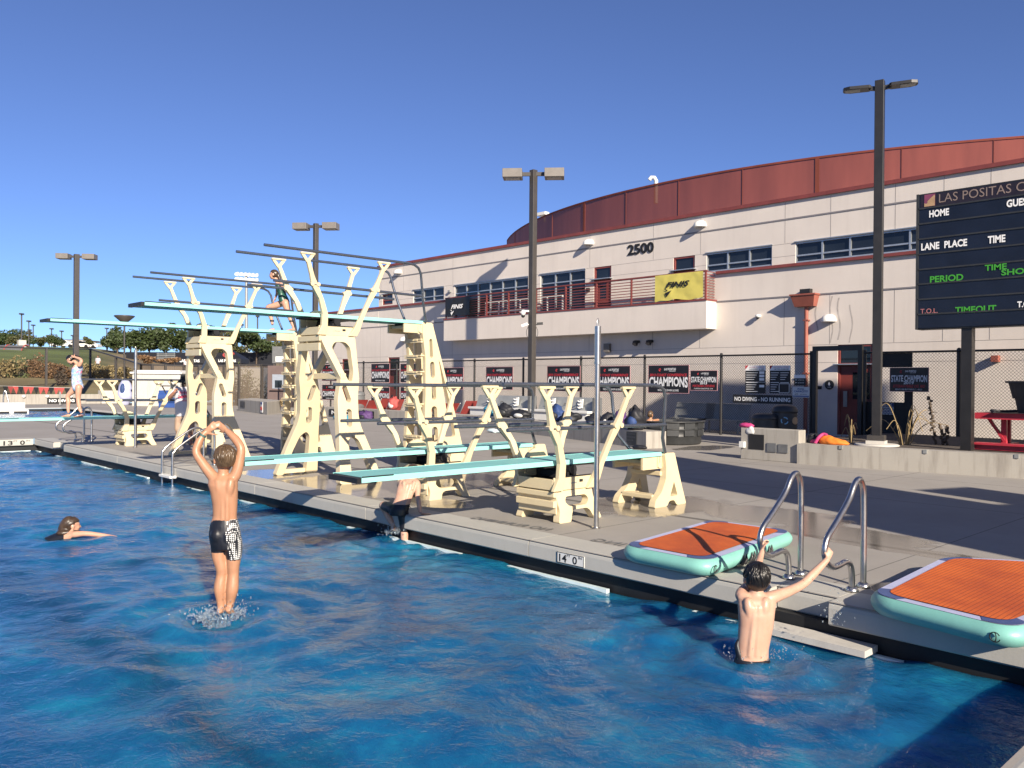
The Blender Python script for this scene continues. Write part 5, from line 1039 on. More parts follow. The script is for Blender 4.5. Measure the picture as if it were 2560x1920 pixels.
lump('backpack', 1392, 1035, 18.95, (.25,.27,.27), 'blue', 'navy blue backpack on the seat wall before the right sink unit', 'backpack', 4, .43, 'bagblack'); lump('backpack', 1425, 1042, 18.8, (.24,.32,.19), 'bagblack', 'dark backpack lying right of the navy blue one', 'backpack', 5, .43, 'blue'); lump('duffel_bag', 1487, 1047, 18.4, (.22,.33,.17), 'bagblack', 'black bag on the seat wall by the slim pole', 'bag', 6, .43, 'dkgrey')
lump('backpack', 1522, 1042, 18.1, (.22,.22,.20), 'bagblack', 'black and white backpack left of the purple one', 'backpack', 7, .43, 'white'); lump('backpack', 1552, 1044, 17.9, (.20,.20,.25), 'purple', 'purple backpack on the seat wall near its right end', 'backpack', 8, .43, 'bagblack'); lump('backpack', 1588, 1060, 17.25, (.26,.25,.32), 'bagblack', 'large black backpack on the right end of the seat wall', 'backpack', 9, .43, 'blue')
lump('backpack', 983, 1016, 21.6, (.22,.28,.33), 'sling', 'red backpack leaning on a red lounge chair', 'backpack', 10, .38, 'white'); lump('backpack', 1026, 1022, 20.6, (.2,.28,.26), 'bagblack', 'black backpack below the lounge chairs, right of the red backpack', 'backpack', 11, .43, 'dkgrey')
lump('towel', 860, 1052, 18.9, (.3,.75,.10), 'cyan', 'bright blue towel on the deck behind the high tower', 'towel', 12, 0); lump('towel', 1000, 1056, 18.6, (.22,.35,.12), 'purple', 'purple cloth on the deck before the seat wall', 'cloth', 13, 0); lump('backpack', 912, 1042, 19.4, (.3,.4,.22), 'purple', 'dark purple backpack leaning on the seat wall beside the blue towel', 'backpack', 16, 0, 'bagblack'); lump('cap_pile', 1237, 1075, 18.1, (.12,.32,.07), 'lip', 'pale aqua swim cap heap on the deck below the seat wall', 'cloth', 14, 0); lump('shoes', 1600, 1117, 16.6, (.12,.20,.06), 'bagblack', 'dark sandals at the right end of the seat wall', 'shoes', 15, 0)
lump('duffel_bag', 2040, 1104, 16.75, (.14,.20,.13), 'bagblack', 'small black bag on the planter wall left of the orange bag', 'bag', 21, .36, 'pink'); 
t = thing('beach_bag', 'orange bag with pink drawstring lying on the planter wall', 'bag', (16.65, 7.2, .42)); m = MB()
pa, pb_ = onp(2052, 1104, 'X', 16.62), onp(2118, 1116, 'X', 16.62); vs = []; m.ell(((16.62), (pa[1]+pb_[1])/2, .48), (.16, abs(pa[1]-pb_[1])/2+.04, .12), None, 28, 16)
for v in m.v:
    q = V(*v); fr_ = (q[1]-pb_[1])/(pa[1]-pb_[1]); sc2 = .55+.55*max(0, min(1, fr_)); k = 1+.22*mnoise.noise(Vector(v)*9); zc = .42+(q[2]-.42)*sc2*k; vs.append((16.62+(q[0]-16.62)*k, q[1], max(.415, zc)))
m.v = vs; m.build('bag_body', M['orange'], t); m = MB(); m.tube(smooth([(16.5, pa[1]+.06, .44), (16.52, pa[1]+.0, .55), (16.6, pa[1]-.06, .62), (16.62, pa[1]-.14, .60)]), .035, 8); m.build('drawstring', M['pink'], t)
lump('clothes', 1868, 1064, 16.42, (.12,.16,.06), 'pink', 'crumpled maroon shirt on top of the utility wall', 'clothes', 22, .68); lump('towel', 1876, 1073, 16.33, (.04,.11,.09), 'white', 'white cloth hanging over the front of the utility wall', 'cloth', 23, .56)
# dry stalks round the planter
def stalks(px, py, X, n, h, label, mat='dry', spread=.5, seed=3, droop=.6):
    p = onp(px, py, 'X', X); rr = random.Random(seed); m = MB()
    for i in range(n):
        a = rr.uniform(0, 6.28); L = h*rr.uniform(.5, 1.1); d = V(math.cos(a), math.sin(a), 0)*spread*rr.uniform(.3, 1.2); b = V(X, p[1], .34)+d*.2; m.tube(smooth([b, b+d*.3+V(0,0,L*.6), b+d*.8+V(0,0,L), b+d*1.5+V(0,0,L*(1-droop*rr.random()))], 4), [.012]*4+[.010]*4+[.007]*5, 5)
    return single('dry_plant', m, M[mat], label, 'plant')
stalks(2262, 1110, 18.9, 14, .85, 'dry tan grass clump in the planter, right of the lamp post', seed=5); stalks(2128, 1110, 18.6, 7, .6, 'dry tan grass clump at the left foot of the lamp post', seed=8, spread=.25)
p = onp(2338, 1112, 'X', 19.5); m = MB(); rr = random.Random(4)
for (dy, h, n) in ((0,1.05,26),(-.15,.45,14),(-.25,.42,12)):
    for i in range(n): z = .34+h*(i+1)/n; m.ell((19.5+rr.uniform(-.04,.04), p[1]+dy+.25*h*(z-.3)*.5+rr.uniform(-.04,.04), z), (.035,.035,.03), None, 6, 4)
    m.tube([(19.5, p[1]+dy, .34), (19.5, p[1]+dy+.12*h, .34+h)], .012, 5)
single('seed_head_plant', m, M['bark'], 'dark dried seed head stalk in the planter bed', 'plant')
# ------------------------------------------------------------------ far left: walls, fences, hill, trees
fw = thing('low_wall', 'low concrete wall across the far end of the lap pool', 'wall', (8, 58.5, 0)); m = MB(); m.box(-20, 17.9, 58.5, 58.8, 0, .62); m.build('wall_body', M['concrete'], fw)
m = MB(); m.box(17.9, 19.6, 58.2, 59.0, 0, .85); single('concrete_plinth', m, M['conc_light'], 'pale concrete plinth at the foot of the far left lamp post', 'plinth', None, .02)
for px in (59, 118, 177): q = onp(px, 993, 'Y', 58.5); m = MB(); m.ell((q[0], 58.45, q[2]+.05), (.12,.1,.1), None, 8, 6); m.build('skate_stop', M['white'], fw)
t = thing('no_diving_sign', 'black NO DIVING sign on the far low wall, partly behind the girl', 'sign', (11, 58.4, .1)); a, b = onp(118, 995, 'Y', 58.46), onp(190, 1008, 'Y', 58.46); m = MB(); m.box(a[0], b[0], 58.42, 58.48, b[2], a[2]); m.build('sign_panel', M['ink'], t); m = MB(); text(m, 'NO DIVING', (a[0]+.06*(b[0]-a[0]), 58.41, b[2]+.25*(a[2]-b[2])), XP, ZP, .88*(b[0]-a[0]), .5*(a[2]-b[2]), .03); m.build('lettering', M['whitep'], t)
# pool bulkhead and cover reel
bh = thing('pool_bulkhead', 'white pool bulkhead crossing the lap pool', 'bulkhead', (6, 48, 0)); m = MB(); m.box(-8, 10.9, 47.2, 48.3, .06, .40); m.build('walkway', M['white'], bh); m = MB(); m.box(-8, 11.0, 46.9, 47.2, -.3, .06); m.build('face', M['white'], bh)
m = MB()
for i in range(24): m.box(-7.6+.78*i, -7.6+.78*i+.58, 46.87, 46.905, -.16, -.02)
m.build('vent_slot', M['ink'], bh)
def tallrail(px0, px1, ytop, ybot, d, label):
    a, b = at(px0, ytop, d), at(px1, ybot, d); t = thing('stair_rail', label, 'handrail', tuple(b)); m = MB(); m.tube(smooth([at(px0-2, ybot-6, d), at(px0-1, ytop+14, d), at(px0+3, ytop, d), at(px0+7, ytop+12, d), b]), .04, 6); m.build('rail_loop', M['steel'], t)
tallrail(10, 26, 976, 1020, 44, 'thin steel stair rail at the lap pool, far left edge')
m = MB(); q = at(150, 1012, 50); m.tube([q, q+V(0,0,.78)], .05, 6); single('stanchion', m, M['galv'], 'thin grey flag stanchion before the far NO DIVING sign', 'post')
# backstroke flags
fl = thing('pennant_line', 'string of red and black backstroke flags over the far lawn', 'flag line', tuple(at(90, 968, 55))); m = MB(); a, b = at(-60, 963, 55), at(186, 970, 55); m.tube([a, b], .012, 4); m.build('line', M['white'], fl)
for i in range(13):
    u = .30+.052*i; p = a+(b-a)*u; w_ = unit(b-a)*.20; m = MB(); s = random.uniform(-.1,.1); m.add([p-w_, p+w_, p+w_*s*3+V(0,.05*s,-.52)], [(0,1,2)]); m.add([p-w_+V(0,.02,0), p+w_+V(0,.02,0), p+w_*s*3+V(0,.02+.05*s,-.52)], [(0,1,2)]); m.build('pennant', M['sling' if i % 3 else 'ink'], fl)
# perimeter fence at the left
lf = thing('mesh_fence', 'dark mesh fence stepping down the slope at the far left', 'fence', tuple(at(226, 950, 68)))
tops = [(-60,866,52),(116,871,58),(226,873,66),(290,892,61),(353,911,55)]; Pt = [at(*q) for q in tops]
for p in Pt: m = MB(); g_ = terr(p[0], p[1]) if p[1] > 58 else 0; m.box(p[0]-.07, p[0]+.07, p[1]-.07, p[1]+.07, g_-.3, p[2]+.05); m.build('post', M['bronze'], lf)
for a, b in zip(Pt, Pt[1:]): m = MB(); m.beam(a, b, .09, .09); m.build('top_rail', M['bronze'], lf); m = MB(); m.add([a, b, V(b[0],b[1],.3), V(a[0],a[1],.3)], [(0,1,2,3)]); m.build('mesh_panel', M['fog'] if 'fog' in M else screen_mat('left_fence_mesh', (.05,.045,.04), .22), lf, fix=False)
rf = thing('screened_fence', 'fence with grey brown wind screen behind the storage shed', 'fence', tuple(at(500, 960, 54))); tops = [(353,911,55),(381,912,54),(414,913,54),(460,914,54),(498,914,53),(560,914,53),(598,912,52.5),(655,912,52),(684,912,51)]; Pt = [at(*q) for q in tops]
for p in Pt: m = MB(); m.box(p[0]-.07, p[0]+.07, p[1]-.07, p[1]+.07, 0, p[2]+.05); m.build('post', M['bronze'], rf)
for a, b in zip(Pt, Pt[1:]): m = MB(); m.beam(a, b, .08, .08); m.build('top_rail', M['bronze'], rf); m = MB(); m.add([a, b, V(b[0],b[1],0), V(a[0],a[1],0)], [(0,1,2,3)]); m.build('wind_screen', screen_mat('wind_screen', (.17,.135,.105), .62), rf, fix=False)
# foliage
def leaves(mb, c, rad, n, size, rr, flat=1.0):
    """leaf quads scattered through lobes of an uneven crown"""
    lobes = [(V(rr.gauss(0,.42)*rad[0], rr.gauss(0,.42)*rad[1], rr.gauss(.05,.36)*rad[2]), rr.uniform(.34,.60)) for _ in range(9)]
    for i in range(n):
        o, s = lobes[rr.randrange(len(lobes))]; d = unit((rr.gauss(0,1), rr.gauss(0,1), rr.gauss(0,1)))*(rr.random()**.4)*s; p = V(*c)+o*.9+V(d[0]*rad[0], d[1]*rad[1], d[2]*rad[2])
        a = unit((rr.gauss(0,1), rr.gauss(0,1), rr.gauss(0,.6))); b = unit(np.cross(a, (rr.gauss(0,1), rr.gauss(0,1), rr.gauss(0,1)))); q = size*rr.uniform(.6,1.3); mb.add([p-a*q*.5-b*q*.28, p+a*q*.05-b*q*.36, p+a*q*.5, p+a*q*.05+b*q*.36], [(0,1,2,3)])
def tree(px, ytop, ybot, wpx, d, mat, label, seed, n=1500, trunk_px=None, name='tree'):
    rr = random.Random(seed); b = at(px, ybot, d); tp = at(px, ytop, d); g_ = terr(b[0], b[1]); zb = min(b[2], g_); h = tp[2]-b[2]; wr = wpx/FPX*d/2; t = thing(name, label, 'tree', (b[0], b[1], zb), 'trees on the far hill'); m = MB(); m.tube([(b[0],b[1],zb-.3),(b[0]+.1,b[1],b[2]+h*.25),(b[0]-.05,b[1],b[2]+h*.6)], [.16*h/5,.12*h/5,.05*h/5], 7)
    for k in range(5): a = k*1.3; m.tube([(b[0],b[1],b[2]+h*.25),(b[0]+math.cos(a)*wr*.5,b[1]+math.sin(a)*wr*.5,b[2]+h*(.5+.06*k))], [.07*h/5,.02], 5)
    m.build('trunk', M['bark'], t); m = MB(); tk = .12 if trunk_px is None else trunk_px; leaves(m, (b[0], b[1], b[2]+h*(tk+(1-tk)*.5)), (wr*1.05, wr*1.05, h*(1-tk)*.52), n, .055*h+.13, rr); m.build('crown', M[mat], t, fix=False)
TR_ = [(8,826,868,66,140,'leaf'),(38,840,868,40,135,'leaf2'),(66,836,868,34,140,'leaf2'),(95,839,870,40,135,'leaf'),(122,837,870,34,135,'leaf2'),(142,838,868,34,132,'leaf'),(222,844,866,20,125,'leaf2'),(292,828,893,44,115,'leaf'),(325,816,893,60,118,'leaf'),(372,815,892,66,120,'leaf'),(415,822,892,50,116,'leaf'),(452,820,892,60,118,'leaf'),(505,818,892,70,112,'leaf'),(560,822,895,60,112,'leaf2'),(640,829,903,92,100,'leaf'),(700,842,905,50,105,'leaf2'),(590,850,900,40,118,'leaf2')]
TLB = ['large dark tree at the far left edge of the hill', 'olive tree second from the left on the hill', 'olive tree behind the tall thin lamp on the left hill', 'dark tree in the middle of the left row', 'olive tree right of the middle of the left row', 'dark tree at the right end of the left row', 'small lone pine right of the big left lamp post', 'dark tree left of the post with a funnel shaped lamp', 'wide dark tree behind the funnel shaped lamp', 'wide dark tree above the bleachers', 'dark tree above the first black canopy', 'dark tree just left of the farther high tower', 'wide dark tree behind the farther high tower', 'olive tree right of the farther high tower', 'round dark tree right of the stadium light mast', 'olive tree behind the ladder of the farther high board', 'low olive tree behind the stadium light mast']
for i, (q, lb) in enumerate(zip(TR_, TLB)): tree(q[0], q[1], q[2], q[3]*1.22, q[4], q[5], lb, 20+i, 3000 if q[3] > 40 else 1500, .25 if q[0] in (222, 640) else None)
def shrub(px, py, w, hpx, d, mat, label, seed, n=1300, size=.16, name='shrub', grp='shrubs on the far slope', hold=None):
    rr = random.Random(seed); b = at(px, py, d); zb = terr(b[0], b[1]) if b[1] > 58.6 else 0; wr = w/FPX*d/2; h = hpx/FPX*d; t = thing(name, label, 'shrub', (b[0], b[1], zb), grp); m = MB(); leaves(m, (b[0], b[1], b[2]+h*.45), (wr, wr*.8, h*.55), n, size, rr); m.build('foliage', M[mat], t, fix=False); m = MB()
    for k in range(6): a = k; m.tube([(b[0],b[1],zb-.1),(b[0]+wr*.4*math.cos(a),b[1]+wr*.4*math.sin(a),b[2]+h*.6)], [.03,.01], 4)
    m.build('stem', M['bark'], t)
for i, (px, py, w, hp, d, mt, lb) in enumerate([(8,957,80,66,64,'tanshrub','tan grassy shrub at the far left edge'),(38,958,70,62,65,'shrub','greenish shrub second from the left on the slope'),(72,950,70,60,67,'brownshrub','russet shrub below the red cooler'),(105,952,70,60,66,'brownshrub','russet shrub left of the fence post'),(138,952,66,56,66,'brownshrub','russet shrub right of the fence post'),(170,955,60,50,66,'brownshrub','russet shrub behind the girl in the floral swimsuit'),(150,962,40,40,62,'bark','dark spiky plant below the russet shrubs'),(232,950,50,40,70,'tanshrub','tan shrub behind the left lamp post'),(268,945,56,36,70,'tanshrub','tan shrub on the bare slope'),(310,948,60,36,68,'tanshrub','tan shrub near the bend of the mesh fence'),(268,866,34,20,118,'tanshrub','pale dry shrub at the hill crest'),(370,908,60,16,60,'brownshrub','low russet hedge behind the fence bend'),(430,908,50,14,60,'brownshrub','low russet hedge below the first canopy')]): shrub(px, py, w, hp, d, mt, lb, 60+i, 900, .20)
def tallweed():
    rr = random.Random(9); t = thing('weed_bush', 'tall green weedy bush by the corrugated shed', 'bush', tuple(onp(605, 1012, 'Z', 0))); b = onp(605, 1012, 'Z', 0); m = MB(); s = MB()
    for k in range(34):
        dx = rr.gauss(0, .75); d = V(rgt[0], rgt[1], 0)*dx+V(fwd[0], fwd[1], 0)*rr.gauss(0,.5); H = max(.7, 2.35-abs(dx)*1.0+rr.gauss(0,.25)); tip = b+d*1.5+V(0,0,H); s.tube([b+d*.6, b+d*1.1+V(0,0,H*.5), tip], [.015,.012,.006], 4)
        for j in range(34):
            u = rr.uniform(.1, 1); p = b+d*(.6+.9*u)+V(0,0,H*u)+V(*[rr.gauss(0,.16) for _ in range(3)]); a = unit((rr.gauss(0,1), rr.gauss(0,1), rr.gauss(-.2,.7))); c_ = unit(np.cross(a, (rr.gauss(0,1), rr.gauss(0,1), 1))); m.add([p, p+a*.12-c_*.035, p+a*.26, p+a*.12+c_*.035], [(0,1,2,3)])
    m.build('foliage', M['shrub'], t, fix=False); s.build('stem', M['dry'], t)
tallweed()
shrub(712, 1018, 22, 28, 42, 'dry', 'small dry bush at the foot of the brown booth', 91, 300, .12)
# sheds, booth, block
def gbox(name, label, cat, px0, px1, ytop, ybot, depth, mat, d=None, grp=None):
    a = onp(px0, ybot, 'Z', 0) if d is None else at(px0, ybot, d); b = at(px1, ybot, (a-CAM)@fwd); zt = at(px0, ytop, (a-CAM)@fwd)[2]; u = b-a; u[2] = 0; L = np.linalg.norm(u); u = u/L; n = np.cross(V(0,0,1), u); t = thing(name, label, cat, tuple(a), grp); m = MB(); m.obox(a+u*L/2+n*depth/2+V(0,0,(zt-a[2])/2), u*L/2, n*depth/2, V(0,0,(zt-a[2])/2)); o = m.build('body', M[mat], t, .02); return t, a, u, n, L, zt
t, a, u, n, L, zt = gbox('storage_shed', 'white plastic storage shed beyond the diving stands', 'shed', 330, 450, 934, 1015, 1.8, 'conc_light')
m = MB(); c_ = a+u*L/2+n*.9+V(0,0,zt); m.obox(c_+V(0,0,.05), u*(L/2+.12), n*1.02, V(0,0,.06)); m.obox(c_+V(0,0,.16), u*(L/2-.05), n*.85, V(0,0,.06)); m.build('roof', M['white'], t, .04)
for k in range(3): m = MB(); m.obox(a+u*(L*(.2+.3*k))-n*.015+V(0,0,zt*.5), u*L*.13, n*.014, V(0,0,zt*.40)); m.build('door_panel', M['conc_light'], t, .01)
t, a, u, n, L, zt = gbox('cover_reel', 'blue rolled pool cover before the white shed', 'pool cover', 396, 446, 976, 1019, .8, 'bluebin'); m = MB(); m.tube([a+u*.0+n*.3+V(0,0,.55), a+u*L+n*.3+V(0,0,.55)], .42, 18); m.build('roll', M['bluebin'], t); m = MB(); m.beam(a+u*.1+V(0,0,1.25), a+u*L*.95+V(0,0,1.25), .08, .06); m.beam(a+u*.2+V(0,0,1.25), a+u*.5+V(0,0,.7), .05, .05); m.build('frame', M['blackm'], t)
t, a, u, n, L, zt = gbox('corrugated_shed', 'pale corrugated metal shed behind the weedy bush', 'shed', 587, 652, 918, 1010, 2.0, 'galv'); m = MB()
for k in range(26): m.obox(a+u*L*(k+.5)/26-n*.02+V(0,0,zt*.5), u*L/90, n*.02, V(0,0,zt*.46))
m.build('corrugation', M['conc_light'], t)
t, a, u, n, L, zt = gbox('ticket_booth', 'brown booth with a service window at the fence corner', 'booth', 668, 724, 914, 1018, 2.0, 'brownbooth'); m = MB(); m.obox(a+u*L*.52-n*.012+V(0,0,zt*.62), u*L*.30, n*.012, V(0,0,zt*.17)); m.build('window', M['winframe'], t); m = MB(); m.obox(a+u*L*.50-n*.03+V(0,0,zt*.56), u*L*.16, n*.01, V(0,0,zt*.09)); m.build('pane', M['glass'], t); m = MB(); m.obox(a+u*L*.5-n*.10+V(0,0,zt*.42), u*L*.36, n*.1, V(0,0,.03)); m.build('counter', M['brownbooth'], t)
t, a, u, n, L, zt = gbox('field_scoreboard', 'dark grey back of a field scoreboard beyond the brown booth', 'scoreboard', 680, 742, 866, 908, .8, 'grey', 70); m = MB(); m.obox(a+u*L*.3-n*.01+V(0,0,.35), u*L*.16, n*.01, V(0,0,.22)); m.build('frame', M['white'], t)
blk = thing('concrete_block', 'low pale concrete block with a small skate sign on it', 'block', (19.4, 39.2, 0)); a, b = onp(595, 1026.5, 'Z', 0), onp(668, 1037, 'Z', 0); c_ = onp(702, 1031, 'Z', 0); m = MB(); h = .62; e = a+(c_-b); H = V(0,0,h); m.add([a,b,c_,e,a+H,b+H,c_+H,e+H], [(0,1,5,4),(1,2,6,5),(2,3,7,6),(3,0,4,7),(4,5,6,7)]); m.build('body', M['concrete'], blk, .03)
u = (b-a); m = MB(); n_ = unit(np.cross(u, V(0,0,1))); n_ = n_ if n_@(CAM-a) > 0 else -n_; m.obox(a+u*.84+n_*.02+V(0,0,.33), unit(u)*.19, n_*.01, V(0,0,.25)); m.build('sign', M['white'], blk); m = MB(); m.obox(a+u*.84+n_*.034+V(0,0,.52), unit(u)*.17, n_*.004, V(0,0,.05)); m.build('sign_heading', M['bluebin'], blk)
for s in (-1, 1): m = MB(); cc = a+u*.84+n_*.034+unit(u)*.085*s+V(0,0,.27); m.tube([cc+unit(u)*.06*math.cos(q)+V(0,0,.085*math.sin(q)) for q in np.linspace(0,6.28,14)], .012, 5); m.tube([cc+unit(u)*.04+V(0,0,.06), cc-unit(u)*.04-V(0,0,.06)], .012, 5); m.build('skate_symbol', M['sling'], blk)
m = MB(); m.obox(a+u*.18+n_*.012+V(0,0,.36), unit(u)*.5, n_*.01, V(0,0,.16)); m.build('vent', M['dkgrey'], blk)
def whitebag():
    b = onp(313, 1012, 'Z', 0); t = thing('cloth_bundle', 'white and blue bundled tarp beside the white shed', 'tarp', tuple(b)); m = MB(); m.ell(b+V(0,0,.75), (.42,.42,.9), None, 22, 16); m.v = [tuple(b+(V(*v)-b)*V(*(1+.3*mnoise.noise(Vector(v)*2.3),)*2, 1)) for v in m.v]; m.build('bundle', M['matedge'], t); m = MB(); m.ell(b-V(fwd[0],fwd[1],0)*.35+V(0,0,.95), (.16,.16,.4)); m.build('blue_fold', M['blue'], t)
whitebag()
t, a, u, n, L, zt = gbox('water_barrel', 'blue upright barrel with a white lid behind the man', 'barrel', 466, 482, 938, 1012, .7, 'bluebin'); m = MB(); m.obox(a+u*L/2+n*.3+V(0,0,zt+.12), u*L*.5, n*.25, V(0,0,.14)); m.build('lid', M['white'], t)
# canopies
def canopy(px0, px1, yapex, yeave, d, label):
    a, b = at(px0, yeave, d), at(px1, yeave, d); u = b-a; u[2] = 0; L = np.linalg.norm(u); u /= L; n = np.cross(V(0,0,1), u); zt = at((px0+px1)/2, yapex, d)[2]; c_ = a+u*L/2+n*L/2; t = thing('canopy_tent', label, 'canopy', tuple(V(c_[0], c_[1], terr(c_[0], c_[1]))), 'black canopy tents on the field'); m = MB(); Q = [a, a+u*L, a+u*L+n*L, a+n*L]; ap = V(c_[0], c_[1], zt)
    for i in range(4): p, q = Q[i], Q[(i+1) % 4]; m.add([p, q, ap], [(0,1,2)]); m.add([p, q, q-V(0,0,.45), p-V(0,0,.45)], [(0,1,2,3)])
    m.build('roof', M['bagblack'], t); 
    for p in Q: m = MB(); m.tube([p-V(0,0,.2), V(p[0], p[1], terr(p[0], p[1])-.4)], .035, 5); m.build('leg', M['blackm'], t)
    m = MB(); text(m, 'LAS POSITAS', a+u*L*.18-n*.02-V(0,0,.34), u, ZP, L*.64, .26, .03); m.build('lettering', M['whitep'], t); m = MB(); cc = (a+a+u*L+ap)/3-n*.05+V(0,0,.06); up_ = unit(ap-(a+u*L/2)); m.tube([cc+u*.5*math.cos(q)+up_*.38*math.sin(q) for q in np.linspace(.4, 5.5, 14)], .10, 5); m.build('emblem', M['sling'], t)
canopy(436, 513, 866, 896, 78, 'black canopy tent with a red emblem, left one'); canopy(534, 602, 872, 896, 80, 'black canopy tent half behind the farther high tower, right one')
# dark screen behind the field, bleachers, shelter, cooler, cars
ds = thing('dark_screen_fence', 'long black screened fence behind the field', 'fence', tuple(at(400, 890, 100))); m = MB(); a, b = at(315, 880, 104), at(690, 882, 100); c_ = at(690, 905, 100); m.add([a, b, V(b[0],b[1],c_[2]-1), V(a[0],a[1],c_[2]-1)], [(0,1,2,3)]); m.build('screen', M['bagblack'], ds)
bl_ = thing('bleachers', 'small metal bleachers left of the first canopy', 'bleachers', tuple(at(416, 903, 85)))
for k in range(5): a, b = at(393, 901-4*k, 84+k*.6), at(438, 901-4*k, 84+k*.6); m = MB(); m.beam(a, b, .25, .06); m.build('plank', M['galv'], bl_)
for px in (395, 415, 436): m = MB(); m.beam(at(px, 905, 84), at(px, 882, 87), .06, .06); m.build('support', M['galv'], bl_)
sh = thing('team_shelter', 'dark curved team shelter with red ribs at the far left', 'shelter', tuple(at(20, 895, 100))); m = MB(); vs = []; K = 9; base = at(-70, 896, 100); u = unit(V(rgt[0], rgt[1], 0)); f_ = unit(V(fwd[0], fwd[1], 0)); L = 133/FPX*100; Hh = 34/FPX*100
prof = [(1.2*math.cos(q)-.2, Hh*math.sin(q)) for q in np.linspace(0, math.pi*.62, 9)]
for s in (0, L): vs += [base+u*s-f_*p[0]+V(0,0,p[1]) for p in prof]
m.add(vs, [(i, i+1, 9+i+1, 9+i) for i in range(8)], True); m.build('shell', M['grey'], sh)
for k in range(4): s = L*k/3; m = MB(); m.tube([base+u*s-f_*p[0]*1.02+V(0,0,p[1]*1.02) for p in prof], .07, 6); m.build('rib', M['sling'], sh)
for k in (1.95, 2.5): m = MB(); m.obox(base+u*(L*k/3)-f_*1.05+V(0,0,.28), u*.42, f_*.02, V(0,0,.09)); m.build('label_strip', M['white'], sh)
ck = at(79, 896, 95); t = thing('drink_cooler', 'red and white drink cooler beside the team shelter', 'cooler', tuple(ck)); m = MB(); m.lathe(ck, [(0,0),(.22,0),(.30,.55)], 12); m.build('barrel', M['sling'], t); m = MB(); m.lathe(ck+V(0,0,.55), [(.33,0),(.33,.1),(0,.12)], 12); m.build('lid', M['white'], t); m = MB(); m.tube([ck+V(0,0,.28)-f_*.26, ck+V(0,0,.28)-f_*.30], .14, 12); m.build('badge', M['white'], t)
def car(px, py, L, d, label, mat='white'):
    b = at(px, py, d); t = thing('parked_car', label, 'car', tuple(b), 'cars parked on the hill'); u_ = unit(V(rgt[0], rgt[1], .0)); n_ = unit(V(fwd[0], fwd[1], 0)); m = MB(); pr = [(-L/2,.3),(-L/2,.75),(-L*.40,.85),(-L*.26,1.32),(L*.14,1.36),(L*.28,.92),(L/2,.78),(L/2,.3)]; m.poly(pr, [], b, u_, ZP, n_*1.7); m.build('body', M[mat], t, .04); w_ = MB(); w_.poly([(-L*.34,.90),(-L*.24,1.26),(L*.12,1.29),(L*.22,.92)], [], b-n_*.02, u_, ZP, n_*.02); w_.build('window', M['glass'], t)
    for s in (-.31, .31): w_ = MB(); w_.tube([b+u_*L*s+V(0,0,.32)-n_*.03, b+u_*L*s+V(0,0,.32)+n_*.2], .32, 14); w_.build('wheel', M['black'], t)
car(155, 869, 4.5, 150, 'white car parked on the hill crest, left of the others'); car(176, 869.5, 4.2, 152, 'white car parked right of the first one on the hill'); car(196, 870, 4.4, 150, 'pale car half behind the far left lamp post'); car(214, 871, 4.3, 150, 'pale car just right of the far left lamp post')
t, a, u, n, L, zt = gbox('hill_house', 'small dark brown building on the hill crest', 'building', 171, 204, 853, 868, 6, 'brownbooth', 170); m = MB(); m.obox(a+u*L/2+n*3+V(0,0,zt-a[2]+.15), u*(L/2+.5), n*3.5, V(0,0,.18)); m.build('roof', M['bark'], t)
# hill lamps
def hill_lamp(px, ytop, ybot, d, label, funnel=False, w=3.0):
    b, tp = at(px, ybot, d), at(px, ytop, d); g_ = min(b[2], terr(b[0], b[1])) if b[1] > 58.6 else 0; r = w/FPX*d/2; t = thing('street_lamp', label, 'street lamp', (b[0], b[1], g_), 'thin lamps on the hill'); m = MB(); m.tube([(b[0], b[1], g_-.3), tuple(tp)], r, 7); m.build('pole', M['bronze'], t); m = MB(); u_ = V(rgt[0], rgt[1], 0)
    if funnel: m.lathe(tp-V(0,0,.75), [(.1,0),(.22,.25),(.75,.72),(.72,.78),(0,.78)], 18)
    else: m.obox(tp, u_*2.9/FPX*d, V(fwd[0],fwd[1],0)*.35, V(0,0,.10))
    m.build('lamp_head', M['bronze'], t); return t
for (px, yt, yb, d, lb) in ((54,785,857,110,'tallest thin lamp on the left hill, on a concrete footing'),(72,803,864,120,'thin lamp just right of the tallest one'),(74,825,868,150,'shorter lamp hidden behind its taller neighbour'),(83,813,868,140,'lamp third from the left on the hill'),(129,822,868,140,'lamp above the right half of the left tree row'),(154,828,868,140,'lamp at the right end of the left tree row'),(182,839,868,150,'short lamp above the brown hill building'),(267,821,868,140,'lamp above the pale crest shrub'),(295,829,880,140,'lamp peeping over the first right hand tree'),(605,812,900,120,'thin lamp just left of the stadium light mast'),(644,791,905,110,'very thin black lamp in front of the round tree')): hill_lamp(px, yt, yb, d, lb, w=3.4 if d < 120 else 2.6)
hill_lamp(311, 790, 955, 64, 'lamp with a funnel shaped head rising behind the mesh fence', True, 4.2)
m = MB(); b = at(54, 860, 110); m.box(b[0]-.45, b[0]+.45, b[1]-.45, b[1]+.45, terr(b[0], b[1])-.2, b[2]+.5); single('lamp_footing', m, M['conc_light'], 'pale concrete footing under the tallest left lamp', 'footing')
sl = thing('stadium_light', 'tall stadium light mast with two rows of lamps', 'floodlight', tuple(at(616, 905, 150))); d = 150; m = MB(); a = at(616, 905, d); m.tube([(a[0], a[1], terr(a[0], a[1])-.5), tuple(at(616, 682, d))], [.34,.22], 8); m.build('mast', M['galv'], sl)
m = MB()
for yr in (686, 700): m.beam(at(590, yr-1, d), at(646, yr+3, d), .15, .15)
m.build('crossarm', M['galv'], sl)
